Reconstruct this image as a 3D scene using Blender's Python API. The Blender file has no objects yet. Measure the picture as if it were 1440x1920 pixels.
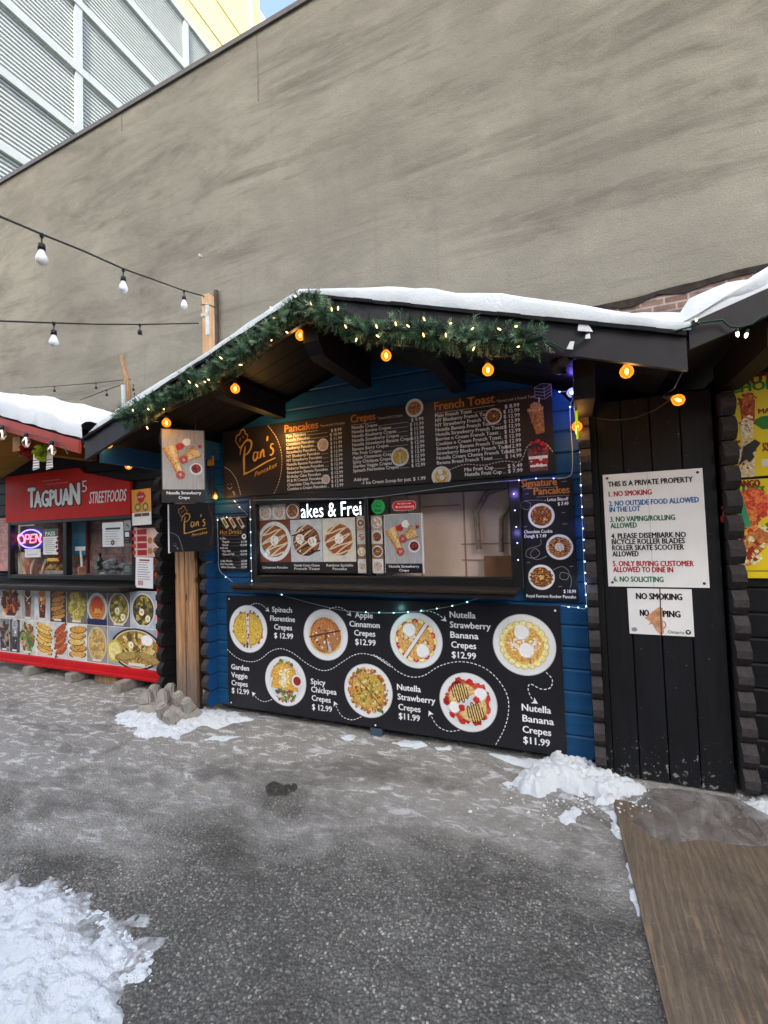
import bpy, bmesh, math, random
import numpy as np
from mathutils import Vector, Matrix, noise
from mathutils.geometry import tessellate_polygon
rnd = random.Random(7)
rad = math.radians
sc = bpy.context.scene
COL = sc.collection

# ------------------------------------------------------------------ camera
F = 846.0
YAW, PITCH, ROLL = rad(-22.80), rad(2.25), rad(1.92)
EYE = Vector((0, 0, 1.55))
_f = Vector((math.sin(YAW)*math.cos(PITCH), math.cos(YAW)*math.cos(PITCH), math.sin(PITCH)))
_r = Vector((math.cos(YAW), -math.sin(YAW), 0))
_d = -_r.cross(_f)
_r2 = math.cos(ROLL)*_r + math.sin(ROLL)*_d
_d2 = -math.sin(ROLL)*_r + math.cos(ROLL)*_d
cam = bpy.data.cameras.new('camera')
cam.sensor_fit = 'VERTICAL'; cam.sensor_height = 24; cam.sensor_width = 18
cam.lens = F/1920*24; cam.clip_end = 500; cam.clip_start = 0.02
co = bpy.data.objects.new('camera', cam); COL.objects.link(co)
co.matrix_world = Matrix(((_r2.x, -_d2.x, -_f.x, EYE.x), (_r2.y, -_d2.y, -_f.y, EYE.y), (_r2.z, -_d2.z, -_f.z, EYE.z), (0, 0, 0, 1)))
sc.camera = co
sc.render.resolution_x = 768; sc.render.resolution_y = 1024

# ------------------------------------------------------------------ light
SUN_EL, SUN_AZ = rad(35), rad(165)
w = bpy.data.worlds.new('World'); sc.world = w; w.use_nodes = True
nt = w.node_tree
sky = nt.nodes.new('ShaderNodeTexSky'); sky.sky_type = 'NISHITA'; sky.sun_disc = False
sky.sun_elevation = SUN_EL; sky.sun_rotation = SUN_AZ
sky.air_density = 1.0; sky.dust_density = 5.0; sky.ozone_density = 0.35
bg = nt.nodes['Background']; bg.inputs[1].default_value = 0.15
nt.links.new(sky.outputs[0], bg.inputs[0])
sl = bpy.data.lights.new('sun', 'SUN'); sl.energy = 2.6; sl.angle = rad(0.5); sl.color = (1, .93, .82)
so = bpy.data.objects.new('sun', sl); COL.objects.link(so)
sv = Vector((math.sin(SUN_AZ)*math.cos(SUN_EL), math.cos(SUN_AZ)*math.cos(SUN_EL), math.sin(SUN_EL)))
so.rotation_euler = sv.to_track_quat('Z', 'Y').to_euler()
sc.view_settings.view_transform = 'Standard'; sc.view_settings.look = 'None'
sc.view_settings.exposure = 2.15; sc.view_settings.gamma = 1

# ------------------------------------------------------------------ helpers
def ray(u, v):
    x, y = (u-720)/F, (v-960)/F
    return _r2*x + _d2*y + _f
def on_y(u, v, y):
    d = ray(u, v); return EYE + d*(y/d.y)
def on_x(u, v, x):
    d = ray(u, v); return EYE + d*(x/d.x)
def on_z(u, v, z=0.0):
    d = ray(u, v); return EYE + d*((z-EYE.z)/d.z)
def at_depth(u, v, s):
    return EYE + ray(u, v)*s

def lin(c):
    if isinstance(c, str):
        c = c.lstrip('#'); c = [int(c[i:i+2], 16) for i in (0, 2, 4)]
    o = []
    for x in c:
        x = x/255
        o.append(x/12.92 if x <= .04045 else ((x+.055)/1.055)**2.4)
    return (*o, 1)

_m = {}
def newmat(name):
    m = bpy.data.materials.new(name); m.use_nodes = True
    return m, m.node_tree, m.node_tree.nodes['Principled BSDF']
def nd(t, typ, **kw):
    n = t.nodes.new(typ)
    for k, v in kw.items():
        if k.startswith('i_'):
            key = k[2:]
            n.inputs[int(key) if key.isdigit() else key.replace('_', ' ')].default_value = v
        else: setattr(n, k, v)
    return n
def ramp(t, src, stops, interp='LINEAR'):
    n = t.nodes.new('ShaderNodeValToRGB'); n.color_ramp.interpolation = interp
    e = n.color_ramp.elements
    while len(e) < len(stops): e.new(.5)
    for k, (p, c) in enumerate(stops):
        e[k].position = p
        e[k].color = c if len(c) == 4 else (*c, 1)
    t.links.new(src, n.inputs[0]); return n.outputs[0]
def mix(t, a, b, f, blend='MIX'):
    n = t.nodes.new('ShaderNodeMix'); n.data_type = 'RGBA'; n.blend_type = blend
    for s, val in ((0, f), (6, a), (7, b)):
        if hasattr(val, 'is_linked'): t.links.new(val, n.inputs[s])
        else: n.inputs[s].default_value = val if s == 0 or len(val) == 4 else (*val, 1)
    return n.outputs[2]
def coords(t, scale=(1, 1, 1), rot=(0, 0, 0), loc=(0, 0, 0)):
    g = t.nodes.new('ShaderNodeNewGeometry'); mp = nd(t, 'ShaderNodeMapping')
    mp.inputs['Scale'].default_value = scale; mp.inputs['Rotation'].default_value = rot; mp.inputs['Location'].default_value = loc
    t.links.new(g.outputs['Position'], mp.inputs[0]); return mp.outputs[0]
def noi(t, vec, scale, detail=4, rough=.55, dist=0):
    n = nd(t, 'ShaderNodeTexNoise', i_Scale=scale, i_Detail=detail, i_Roughness=rough, i_Distortion=dist)
    t.links.new(vec, n.inputs['Vector']); return n.outputs[0]
def math_(t, op, a, b=0.0, clamp=False):
    n = t.nodes.new('ShaderNodeMath'); n.operation = op; n.use_clamp = clamp
    for i, v in enumerate((a, b)):
        if hasattr(v, 'is_linked'): t.links.new(v, n.inputs[i])
        else: n.inputs[i].default_value = v
    return n.outputs[0]
def bump(t, b, h, strength=.3, dist=.01):
    n = nd(t, 'ShaderNodeBump', i_Strength=strength, i_Distance=dist)
    t.links.new(h, n.inputs['Height']); t.links.new(n.outputs[0], b.inputs['Normal'])
K0 = (0, 0, 0, 1); K1 = (1, 1, 1, 1)

def paint(name, c, rough=.55, var=.18, scale=9, spec=.3, bmp=0.0, metal=0):
    """Painted or plain surface with slight uneven wear."""
    if name in _m: return _m[name]
    m, t, b = newmat(name); c = lin(c) if not (isinstance(c, tuple) and len(c) == 4) else c
    v = coords(t); n = noi(t, v, scale, 5)
    lo = tuple(x*(1-var) for x in c[:3]); hi = tuple(min(1, x*(1+var)) for x in c[:3])
    t.links.new(ramp(t, n, ((.3, lo), (.7, hi))), b.inputs['Base Color'])
    t.links.new(ramp(t, noi(t, v, scale*3, 3), ((.3, (rough*.85,)*3), (.7, (min(1, rough*1.15),)*3))), b.inputs['Roughness'])
    b.inputs['Specular IOR Level'].default_value = spec; b.inputs['Metallic'].default_value = metal
    if bmp: bump(t, b, noi(t, v, scale*8, 4), bmp, .004)
    _m[name] = m; return m
def ink(c, rough=.45):
    """Flat printing ink."""
    key = 'ink_%s' % str(c).strip('#')
    if key in _m: return _m[key]
    m, t, b = newmat(key); b.inputs['Base Color'].default_value = lin(c)
    b.inputs['Roughness'].default_value = rough; b.inputs['Specular IOR Level'].default_value = .25
    _m[key] = m; return m
def food(c, scale=70, amt=.45):
    """Printed food: mottled colour."""
    key = 'food_%s_%d' % (str(c).strip('#'), scale)
    if key in _m: return _m[key]
    m, t, b = newmat(key); c = lin(c); v = coords(t)
    n = noi(t, v, scale, 5, .65)
    lo = tuple(x*(1-amt) for x in c[:3]); hi = tuple(min(.95, x*(1+amt)+.02) for x in c[:3])
    t.links.new(ramp(t, n, ((.34, lo), (.64, hi))), b.inputs['Base Color'])
    b.inputs['Roughness'].default_value = .45; b.inputs['Specular IOR Level'].default_value = .25
    _m[key] = m; return m
def glow(name, c, s):
    if name in _m: return _m[name]
    m, t, b = newmat(name); b.inputs['Base Color'].default_value = (0, 0, 0, 1)
    b.inputs['Emission Color'].default_value = lin(c); b.inputs['Emission Strength'].default_value = s
    _m[name] = m; return m
def wood(name, c1, c2, axis=2, scale=1.0, rough=.7, bmp=.25, specks=False):
    if name in _m: return _m[name]
    m, t, b = newmat(name)
    s = [14*scale]*3; s[axis] = 1.1*scale
    v = coords(t, s); n = noi(t, v, 2.2, 7, .62, .6)
    k = noi(t, coords(t), 3.0, 3)
    c = ramp(t, n, ((.28, lin(c1)), (.5, tuple((a+b_)/2 for a, b_ in zip(lin(c1), lin(c2)))), (.72, lin(c2))))
    c = mix(t, c, lin(c1), ramp(t, k, ((.5, K0), (.75, (.7, .7, .7, 1)))))
    if specks:      # chips and dried salt splashes, thicker near the ground
        sx = t.nodes.new('ShaderNodeSeparateXYZ'); t.links.new(coords(t), sx.inputs[0])
        g = math_(t, 'ADD', noi(t, coords(t), 38, 4, .65), math_(t, 'MULTIPLY', math_(t, 'SUBTRACT', .35, sx.outputs[2], True), .42))
        c = mix(t, c, (.30, .30, .29, 1), ramp(t, g, ((.70, K0), (.76, (.75, .75, .75, 1)))))
        sc_ = noi(t, coords(t, (3, 3, 60)), 2.5, 3, .6); c = mix(t, c, (.10, .10, .105, 1), ramp(t, sc_, ((.70, K0), (.76, (.5, .5, .5, 1)))))
    t.links.new(c, b.inputs['Base Color']); b.inputs['Roughness'].default_value = rough
    b.inputs['Specular IOR Level'].default_value = .25
    bump(t, b, n, bmp, .004); _m[name] = m; return m

class MB:
    """Collects shapes, then links them as one mesh object."""
    def __init__(s): s.v = []; s.f = []; s.k = []; s.mats = []
    def mi(s, m):
        if m not in s.mats: s.mats.append(m)
        return s.mats.index(m)
    def add(s, vs, fs, m):
        o = len(s.v); s.v += [tuple(x) for x in vs]; k = s.mi(m)
        for f in fs: s.f.append(tuple(i+o for i in f)); s.k.append(k)
        return s
    def box(s, a, b, m, cham=0.0):
        (x0, y0, z0), (x1, y1, z1) = [tuple(map(min, zip(a, b))), tuple(map(max, zip(a, b)))]
        if cham <= 0:
            vs = [(x, y, z) for z in (z0, z1) for y in (y0, y1) for x in (x0, x1)]
            return s.add(vs, [(0, 2, 3, 1), (4, 5, 7, 6), (0, 1, 5, 4), (2, 6, 7, 3), (0, 4, 6, 2), (1, 3, 7, 5)], m)
        bm = bmesh.new(); bmesh.ops.create_cube(bm, size=1)
        for q in bm.verts: q.co = Vector((x0+(q.co.x+.5)*(x1-x0), y0+(q.co.y+.5)*(y1-y0), z0+(q.co.z+.5)*(z1-z0)))
        bmesh.ops.bevel(bm, geom=bm.edges[:], offset=min(cham, (x1-x0)*.45, (y1-y0)*.45, (z1-z0)*.45), segments=1, affect='EDGES')
        return s.bm(bm, m)
    def bm(s, bm, m, mat=None):
        bm.verts.index_update()
        vs = [(mat @ q.co if mat else q.co) for q in bm.verts]
        s.add(vs, [[q.index for q in f.verts] for f in bm.faces], m); bm.free(); return s
    def prism(s, prof, d, m):
        """profile: closed list of 3-D points, extruded along vector d"""
        n = len(prof); d = Vector(d); vs = [Vector(p) for p in prof]; vs = vs + [p+d for p in vs]
        fs = [(i, (i+1) % n, n+(i+1) % n, n+i) for i in range(n)] + [tuple(range(n-1, -1, -1)), tuple(range(n, 2*n))]
        bm = bmesh.new(); q = [bm.verts.new(p) for p in vs]
        for f in fs: bm.faces.new([q[i] for i in f])
        bmesh.ops.recalc_face_normals(bm, faces=bm.faces[:])
        return s.bm(bm, m)
    def tube(s, pts, r, m, n=6, cap=True):
        pts = [Vector(p) for p in pts]; L = len(pts); rs = r if isinstance(r, (list, tuple)) else [r]*L
        vs = []; fs = []; up = None
        for i, p in enumerate(pts):
            t = (pts[min(i+1, L-1)]-pts[max(i-1, 0)])
            t = t.normalized() if t.length > 1e-9 else Vector((0, 0, 1))
            if up is None: up = Vector((0, 0, 1)) if abs(t.z) < .9 else Vector((1, 0, 0))
            a = t.cross(up).normalized(); b = a.cross(t).normalized(); up = b
            for k in range(n):
                an = 2*math.pi*k/n; vs.append(p + (a*math.cos(an)+b*math.sin(an))*rs[i])
        for i in range(L-1):
            for k in range(n):
                fs.append((i*n+k, i*n+(k+1) % n, (i+1)*n+(k+1) % n, (i+1)*n+k))
        if cap: fs += [tuple(range(n-1, -1, -1)), tuple(range((L-1)*n, L*n))]
        return s.add(vs, fs, m)
    def lathe(s, c, prof, m, n=14, axis=(0, 0, 1)):
        """prof: (radius, along axis) pairs"""
        q = Vector((0, 0, 1)).rotation_difference(Vector(axis)); c = Vector(c); vs = []; fs = []
        for r, h in prof:
            for k in range(n):
                an = 2*math.pi*k/n; vs.append(c + q @ Vector((r*math.cos(an), r*math.sin(an), h)))
        for i in range(len(prof)-1):
            for k in range(n): fs.append((i*n+k, i*n+(k+1) % n, (i+1)*n+(k+1) % n, (i+1)*n+k))
        return s.add(vs, fs, m)
    def build(s, name, parent=None, smooth=False, kind=None):
        me = bpy.data.meshes.new(name); me.from_pydata(s.v, [], s.f)
        for m in s.mats: me.materials.append(m)
        me.polygons.foreach_set('material_index', s.k)
        if smooth: me.polygons.foreach_set('use_smooth', [True]*len(me.polygons))
        me.update(); o = bpy.data.objects.new(name, me); COL.objects.link(o)
        if parent is not None:
            o.parent = parent
            if parent.type == 'EMPTY': o.location = -Vector(parent.location)
        if kind: o['kind'] = kind
        return o
def tag(o, label, cat, group=None):
    o['label'] = label; o['category'] = cat
    if group: o['group'] = group
    return o
def thing(name, label, cat, loc=(0, 0, 0), group=None):
    o = bpy.data.objects.new(name, None); COL.objects.link(o); o.location = loc; o.empty_display_size = .1
    return tag(o, label, cat, group)

# ---- lettering
_tc = {}
def glyphs(s, bold):
    key = (s, bold)
    if key in _tc: return _tc[key]
    cu = bpy.data.curves.new('lettering', 'FONT'); cu.body = s; cu.size = 1; cu.offset = bold; cu.resolution_u = 2; cu.fill_mode = 'FRONT'
    ob = bpy.data.objects.new('lettering', cu); COL.objects.link(ob)
    dg = bpy.context.evaluated_depsgraph_get(); dg.update()
    me = ob.evaluated_get(dg).to_mesh()
    v = [(q.co.x, q.co.y) for q in me.vertices]; f = [tuple(p.vertices) for p in me.polygons]
    ob.evaluated_get(dg).to_mesh_clear(); bpy.data.objects.remove(ob); bpy.data.curves.remove(cu)
    _tc[key] = (v, f); return v, f
CAPH = max(p[1] for p in glyphs('H', 0.0)[0])

class Art:
    """Flat printing on a plane: origin O, right axis ex, up axis ez, facing n."""
    def __init__(s, O=(0, 0, 0), ex=(1, 0, 0), ez=(0, 0, 1), n=(0, -1, 0)):
        s.O = Vector(O); s.ex = Vector(ex); s.ez = Vector(ez); s.n = Vector(n); s.b = MB(); s.base = 0; s.c = 0
    def sub(s):
        a = Art(s.O, s.ex, s.ez, s.n); return a
    def px(s, u, v):
        d = ray(u, v); t = (s.O-EYE).dot(s.n)/d.dot(s.n); p = EYE+d*t-s.O
        return (p.dot(s.ex), p.dot(s.ez))
    def P(s, a, b, L): return s.O + s.ex*a + s.ez*b + s.n*((s.base+L)*.0005)
    def poly(s, pts, m, L=1):
        tri = tessellate_polygon([[Vector((p[0], p[1], 0)) for p in pts]]) if len(pts) > 4 else [tuple(range(len(pts)))]
        fs = []
        for t_ in tri:
            a, b_, c = [pts[i] for i in t_[:3]]
            cr = (b_[0]-a[0])*(c[1]-a[1])-(b_[1]-a[1])*(c[0]-a[0])
            fs.append(tuple(t_) if cr > 0 else tuple(reversed(t_)))
        s.c += 1; L += (s.c % 8)*.02
        s.b.add([s.P(*p, L) for p in pts], fs, m)
    def rect(s, x0, z0, x1, z1, m, L=1): s.poly([(x0, z0), (x1, z0), (x1, z1), (x0, z1)], m, L)
    def disc(s, c, r, m, L=1, n=28, wob=0, sx=1, rot=0, a0=0, a1=360):
        full = abs(a1-a0) >= 360; pts = []
        ph = rnd.random()*9
        for k in range(n + (0 if full else 1)):
            an = rad(a0 + (a1-a0)*k/n); q = r*(1+wob*(math.sin(3*an+ph)*.5+math.sin(7*an+2*ph)*.5))
            x, z = q*math.cos(an)*sx, q*math.sin(an); cr, sr = math.cos(rad(rot)), math.sin(rad(rot))
            pts.append((c[0]+x*cr-z*sr, c[1]+x*sr+z*cr))
        s.poly(pts, m, L)
    def half(s, c, r, m, L, ang, gap=0, wob=.02, n=20):
        """half-moon on the side ang (degrees) of the centre, moved out by gap"""
        cc = (c[0]+gap*math.cos(rad(ang)), c[1]+gap*math.sin(rad(ang)))
        s.disc(cc, r, m, L, n=n, wob=wob, a0=ang-90, a1=ang+90)
    def ribbon(s, pts, wd, m, L=1, taper=False):
        N = len(pts); lf = []; rt = []
        for i, p in enumerate(pts):
            a = pts[max(0, i-1)]; b_ = pts[min(N-1, i+1)]; dx, dz = b_[0]-a[0], b_[1]-a[1]; l = math.hypot(dx, dz) or 1
            k = wd/2*(1 if not taper else (.35+.65*math.sin(math.pi*(i+.5)/N)))
            lf.append((p[0]-dz/l*k, p[1]+dx/l*k)); rt.append((p[0]+dz/l*k, p[1]-dx/l*k))
        for i in range(N-1): s.poly([rt[i], rt[i+1], lf[i+1], lf[i]], m, L)
    def curve(s, pts, k=8):
        """Catmull-Rom through the points"""
        o = []; P = [pts[0]]+list(pts)+[pts[-1]]
        for i in range(1, len(P)-2):
            for j in range(k):
                t = j/k; a, b_, c, d = P[i-1], P[i], P[i+1], P[i+2]
                o.append(tuple(.5*((2*b_[q])+(-a[q]+c[q])*t+(2*a[q]-5*b_[q]+4*c[q]-d[q])*t*t+(-a[q]+3*b_[q]-3*c[q]+d[q])*t**3) for q in (0, 1)))
        o.append(pts[-1]); return o
    def dashes(s, pts, wd, on, off, m, L=1):
        d = 0; cur = [pts[0]]; pen = True; lim = on
        for i in range(len(pts)-1):
            a, b_ = pts[i], pts[i+1]; l = math.hypot(b_[0]-a[0], b_[1]-a[1]); pos = 0
            while l-pos > lim-d:
                pos += lim-d; q = (a[0]+(b_[0]-a[0])*pos/l, a[1]+(b_[1]-a[1])*pos/l)
                if pen: s.ribbon(cur+[q], wd, m, L)
                pen = not pen; cur = [q]; d = 0; lim = on if pen else off
            d += l-pos; cur.append(b_)
    def arrow(s, tip, frm, size, m, L=1):
        dx, dz = tip[0]-frm[0], tip[1]-frm[1]; l = math.hypot(dx, dz); dx /= l; dz /= l
        bx, bz = tip[0]-dx*size, tip[1]-dz*size
        s.poly([tip, (bx-dz*size*.62, bz+dx*size*.62), (bx+dx*size*.3, bz+dz*size*.3), (bx+dz*size*.62, bz-dx*size*.62)], m, L)
    def scatter(s, c, r, mats, n, size, L=3, sx=1, rmin=0, long=1, box=None):
        for _ in range(n):
            if box:
                p = (rnd.uniform(box[0], box[2]), rnd.uniform(box[1], box[3]))
            else:
                a = rnd.random()*6.283; q = r*math.sqrt(rnd.uniform((rmin/r)**2, 1)); p = (c[0]+q*math.cos(a)*sx, c[1]+q*math.sin(a))
            z = size*rnd.uniform(.55, 1.3)
            s.disc(p, z, rnd.choice(mats), L+rnd.random()*.8, n=6, wob=.25, sx=long, rot=rnd.random()*180)
    def text(s, t_, x, z, h, m, width=None, bold=.012, align='L', shear=0, L=2, rise=0):
        v, f = glyphs(t_, min(bold, 0))
        if not v: return x
        x0 = min(p[0] for p in v); x1 = max(p[0] for p in v); sy = h/CAPH
        sx = width/(x1-x0) if width else sy
        W = (x1-x0)*sx; ox = {'L': x, 'C': x-W/2, 'R': x-W}[align]
        k = max(0, bold)*sy*1.0
        for i, (dx, dz) in enumerate(((0, 0),) if k <= 0 else ((-k, 0), (k, 0), (0, k*.6), (0, -k*.6))):
            s.b.add([s.P(ox+dx+(p[0]-x0)*sx+shear*p[1]*sy, z+dz+p[1]*sy+rise*(p[0]-x0)*sx, L+i*.03) for p in v], f, m)
        return ox+W
    def tpx(s, t_, u0, v0, u1, h, m, **kw):
        """baseline from image point (u0,v0) to column u1"""
        a = s.px(u0, v0); b_ = s.px(u1, v0); return s.text(t_, a[0], a[1], h, m, width=b_[0]-a[0], **kw)
    def tc(s, t_, uc, v, wp, h, m, **kw):
        a = s.px(uc-wp/2, v); b_ = s.px(uc+wp/2, v); return s.text(t_, a[0], s.px(uc, v)[1], h, m, width=b_[0]-a[0], **kw)
    def build(s, name, parent): return s.b.build(name, parent)

def panel(name, label, cat, A, x0, z0, x1, z1, thick, m, group=None, edge=None):
    """a flat board in the plane of A (its face at layer 0); returns the thing"""
    c = A.O + A.ex*((x0+x1)/2) + A.ez*z0
    t = thing(name, label, cat, c, group)
    b = MB(); q = [A.O+A.ex*x+A.ez*z for x, z in ((x0, z0), (x1, z0), (x1, z1), (x0, z1))]
    b.prism(q, -A.n*thick, m); b.build('panel', t)
    return t

# ------------------------------------------------------------------ setting materials
D = 3.146          # front plane of the blue kiosk (boards lie on it)
VY = 2.35          # plane of its verge
def m_asphalt():
    m, t, b = newmat('asphalt')
    v = coords(t); L = t.links
    wob = nd(t, 'ShaderNodeVectorMath', operation='ADD'); wn = nd(t, 'ShaderNodeTexNoise', i_Scale=45.0, i_Detail=3.0); L.new(v, wn.inputs['Vector'])
    ws = nd(t, 'ShaderNodeVectorMath', operation='SCALE'); ws.inputs['Scale'].default_value = .018; L.new(wn.outputs['Color'], ws.inputs[0]); L.new(v, wob.inputs[0]); L.new(ws.outputs[0], wob.inputs[1])
    vo = nd(t, 'ShaderNodeTexVoronoi', i_Scale=88.0); L.new(wob.outputs[0], vo.inputs['Vector'])
    vd = nd(t, 'ShaderNodeTexVoronoi', i_Scale=190.0); L.new(v, vd.inputs['Vector'])
    sep = t.nodes.new('ShaderNodeSeparateColor'); L.new(vo.outputs['Color'], sep.inputs[0])
    sep2 = t.nodes.new('ShaderNodeSeparateColor'); L.new(vd.outputs['Color'], sep2.inputs[0])
    stone = ramp(t, sep.outputs[0], ((0, (.078, .079, .070)), (.40, (.128, .130, .115)), (.70, (.19, .187, .165)), (.9, (.31, .30, .26)), (1, (.46, .44, .38))))
    tint = mix(t, stone, (.15, .115, .08, 1), ramp(t, sep.outputs[1], ((.78, K0), (.95, (.45, .45, .45, 1)))))
    edge = ramp(t, vo.outputs['Distance'], ((.34, K0), (.62, K1)))
    c = mix(t, tint, (.076, .077, .069, 1), edge)
    fine = ramp(t, sep2.outputs[2], ((.55, K0), (.95, (.5, .5, .5, 1))))
    c = mix(t, c, (.19, .19, .175, 1), fine)
    sx = t.nodes.new('ShaderNodeSeparateXYZ'); L.new(v, sx.inputs[0])
    big = noi(t, v, .55, 5, .6, .3)
    mid = noi(t, coords(t, (.8, 1.6, 1), (0, 0, .25)), 1.7, 6, .62, .5)
    worn = ramp(t, noi(t, v, 2.2, 5, .6), ((.35, (.72, .72, .72, 1)), (.68, (1.2, 1.2, 1.2, 1))))
    c = mix(t, c, worn, 1.0, 'MULTIPLY')
    # road salt and dried slush towards the kiosks, ragged islands
    g = math_(t, 'MULTIPLY', math_(t, 'SUBTRACT', sx.outputs[1], 2.05), .30)
    gx = math_(t, 'MULTIPLY', math_(t, 'ADD', sx.outputs[0], .9), -.07)
    s = math_(t, 'ADD', math_(t, 'ADD', mid, g), math_(t, 'ADD', math_(t, 'MULTIPLY', big, .35), gx))
    sal = ramp(t, s, ((.58, K0), (.84, (.85, .85, .85, 1))))
    c = mix(t, c, mix(t, (.20, .198, .172, 1), (.40, .398, .365, 1), noi(t, v, 14, 6, .7)), sal)
    # white crust of salt
    cr = math_(t, 'MULTIPLY', ramp(t, noi(t, coords(t, (1, 2.2, 1), (0, 0, .2)), 7, 8, .72, .8), ((.52, K0), (.60, K1))), ramp(t, s, ((.70, K0), (.90, K1))))
    c = mix(t, c, (.58, .59, .585, 1), math_(t, 'MULTIPLY', cr, .95))
    fl = math_(t, 'MULTIPLY', ramp(t, noi(t, v, 55, 2, .5), ((.68, K0), (.72, K1))), ramp(t, s, ((.66, K0), (.9, K1))))
    c = mix(t, c, (.72, .73, .74, 1), fl)
    wet = ramp(t, noi(t, coords(t, (1, 1.9, 1), (0, 0, .3), (3.1, 1.7, 0)), 1.3, 6, .65, .4), ((.52, K0), (.62, (.50, .50, .50, 1))))
    c = mix(t, c, (.050, .047, .040, 1), math_(t, 'MULTIPLY', wet, ramp(t, sx.outputs[1], ((.0, K0), (1, K1)))))
    L.new(c, b.inputs['Base Color'])
    L.new(ramp(t, wet, ((0, (.88, .88, .88, 1)), (.6, (.5, .5, .5, 1)))), b.inputs['Roughness'])
    b.inputs['Specular IOR Level'].default_value = .3
    h = math_(t, 'ADD', math_(t, 'MULTIPLY', vo.outputs['Distance'], -1.0), math_(t, 'MULTIPLY', noi(t, v, 30, 6, .7), .6))
    bump(t, b, h, .8, .010); return m
def m_snow(name='snow', dirty=.25, bs=.9):
    m, t, b = newmat(name); v = coords(t)
    n = noi(t, v, 3.5, 6, .6); f = noi(t, v, 26, 6, .7)
    c = ramp(t, n, ((.3, (.64, .71, .74)), (.7, (.74, .80, .825))))
    d = ramp(t, math_(t, 'MULTIPLY', f, noi(t, v, 6, 4)), ((.34, K0), (.46, (dirty,)*3)))
    c = mix(t, c, (.33, .30, .25, 1), d)
    t.links.new(c, b.inputs['Base Color']); b.inputs['Roughness'].default_value = .75
    b.inputs['Specular IOR Level'].default_value = .3
    b.inputs['Subsurface Weight'].default_value = .0
    bump(t, b, math_(t, 'ADD', f, math_(t, 'MULTIPLY', noi(t, v, 70, 4), .5)), bs, .022); return m
def m_stucco():
    m, t, b = newmat('stucco'); L = t.links; v = coords(t)
    base = ramp(t, noi(t, v, .5, 6, .6), ((.3, (.192, .188, .157)), (.7, (.270, .264, .220))))
    # smudges lying along the wall, drifting up to the right
    st = noi(t, coords(t, (.50, 1, 1.5), (0, rad(-5), 0)), 1.25, 11, .72, .5)
    st2 = noi(t, coords(t, (.36, 1, 3.4), (0, rad(-3), 0), (2, 0, 1)), 1.1, 11, .74, .35)
    zone = ramp(t, noi(t, coords(t, (.16, 1, .22), loc=(1.3, 0, .55)), 1.0, 3, .5), ((.30, (.12, .12, .12, 1)), (.52, K1)))
    sm = math_(t, 'MAXIMUM', math_(t, 'MULTIPLY', ramp(t, st, ((.46, K0), (.68, K1))), zone), math_(t, 'MULTIPLY', ramp(t, st2, ((.49, K0), (.58, (.50, .50, .50, 1)), (.70, (.95, .95, .95, 1)))), ramp(t, noi(t, coords(t, (.3, 1, .4), loc=(4, 0, 2)), 1.2, 4), ((.38, (.15, .15, .15, 1)), (.58, K1)))))
    c = mix(t, base, (.105, .098, .082, 1), math_(t, 'MULTIPLY', sm, .88))
    light = ramp(t, noi(t, coords(t, (.9, 1, .9), loc=(5, 0, 2)), 1.6, 6, .6), ((.55, K0), (.78, (.3, .3, .3, 1))))
    c = mix(t, c, (.335, .33, .275, 1), light)
    dr = noi(t, coords(t, (5.0, 1, .16)), 1.5, 5, .6)
    c = mix(t, c, (.14, .13, .11, 1), ramp(t, dr, ((.58, K0), (.80, (.32, .32, .32, 1)))))
    sx = t.nodes.new('ShaderNodeSeparateXYZ'); L.new(v, sx.inputs[0])
    grain = noi(t, v, 60, 4, .7)
    c = mix(t, c, ramp(t, grain, ((.3, (.82, .82, .82, 1)), (.7, (1.14, 1.14, 1.14, 1)))), 1.0, 'MULTIPLY')
    L.new(c, b.inputs['Base Color']); b.inputs['Roughness'].default_value = .92; b.inputs['Specular IOR Level'].default_value = .15
    bump(t, b, math_(t, 'ADD', grain, math_(t, 'MULTIPLY', noi(t, v, 5, 5), 1.6)), .5, .02); return m
def m_brick(name, c1, c2, mortar, scale=1.0):
    m, t, b = newmat(name); g = t.nodes.new('ShaderNodeNewGeometry')
    sx = t.nodes.new('ShaderNodeSeparateXYZ'); t.links.new(g.outputs[0], sx.inputs[0])
    cb = t.nodes.new('ShaderNodeCombineXYZ'); t.links.new(sx.outputs[0], cb.inputs[0]); t.links.new(sx.outputs[2], cb.inputs[1])
    br = nd(t, 'ShaderNodeTexBrick', i_Scale=1.0*scale); br.inputs['Brick Width'].default_value = .21; br.inputs['Row Height'].default_value = .072
    br.inputs['Mortar Size'].default_value = .009; br.inputs['Color1'].default_value = c1; br.inputs['Color2'].default_value = c2; br.inputs['Mortar'].default_value = mortar
    t.links.new(cb.outputs[0], br.inputs[0])
    v = coords(t); c = mix(t, br.outputs[0], (.05, .045, .04, 1), ramp(t, noi(t, v, 7, 6, .7), ((.45, K0), (.7, (.85, .85, .85, 1)))))
    c = mix(t, c, (.42, .37, .33, 1), ramp(t, noi(t, v, 11, 5, .7), ((.60, K0), (.72, (.4, .4, .4, 1)))))
    t.links.new(c, b.inputs['Base Color']); b.inputs['Roughness'].default_value = .9
    bump(t, b, math_(t, 'ADD', math_(t, 'MULTIPLY', br.outputs[1], -1.0), noi(t, v, 40, 4)), .6, .01); return m
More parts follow.
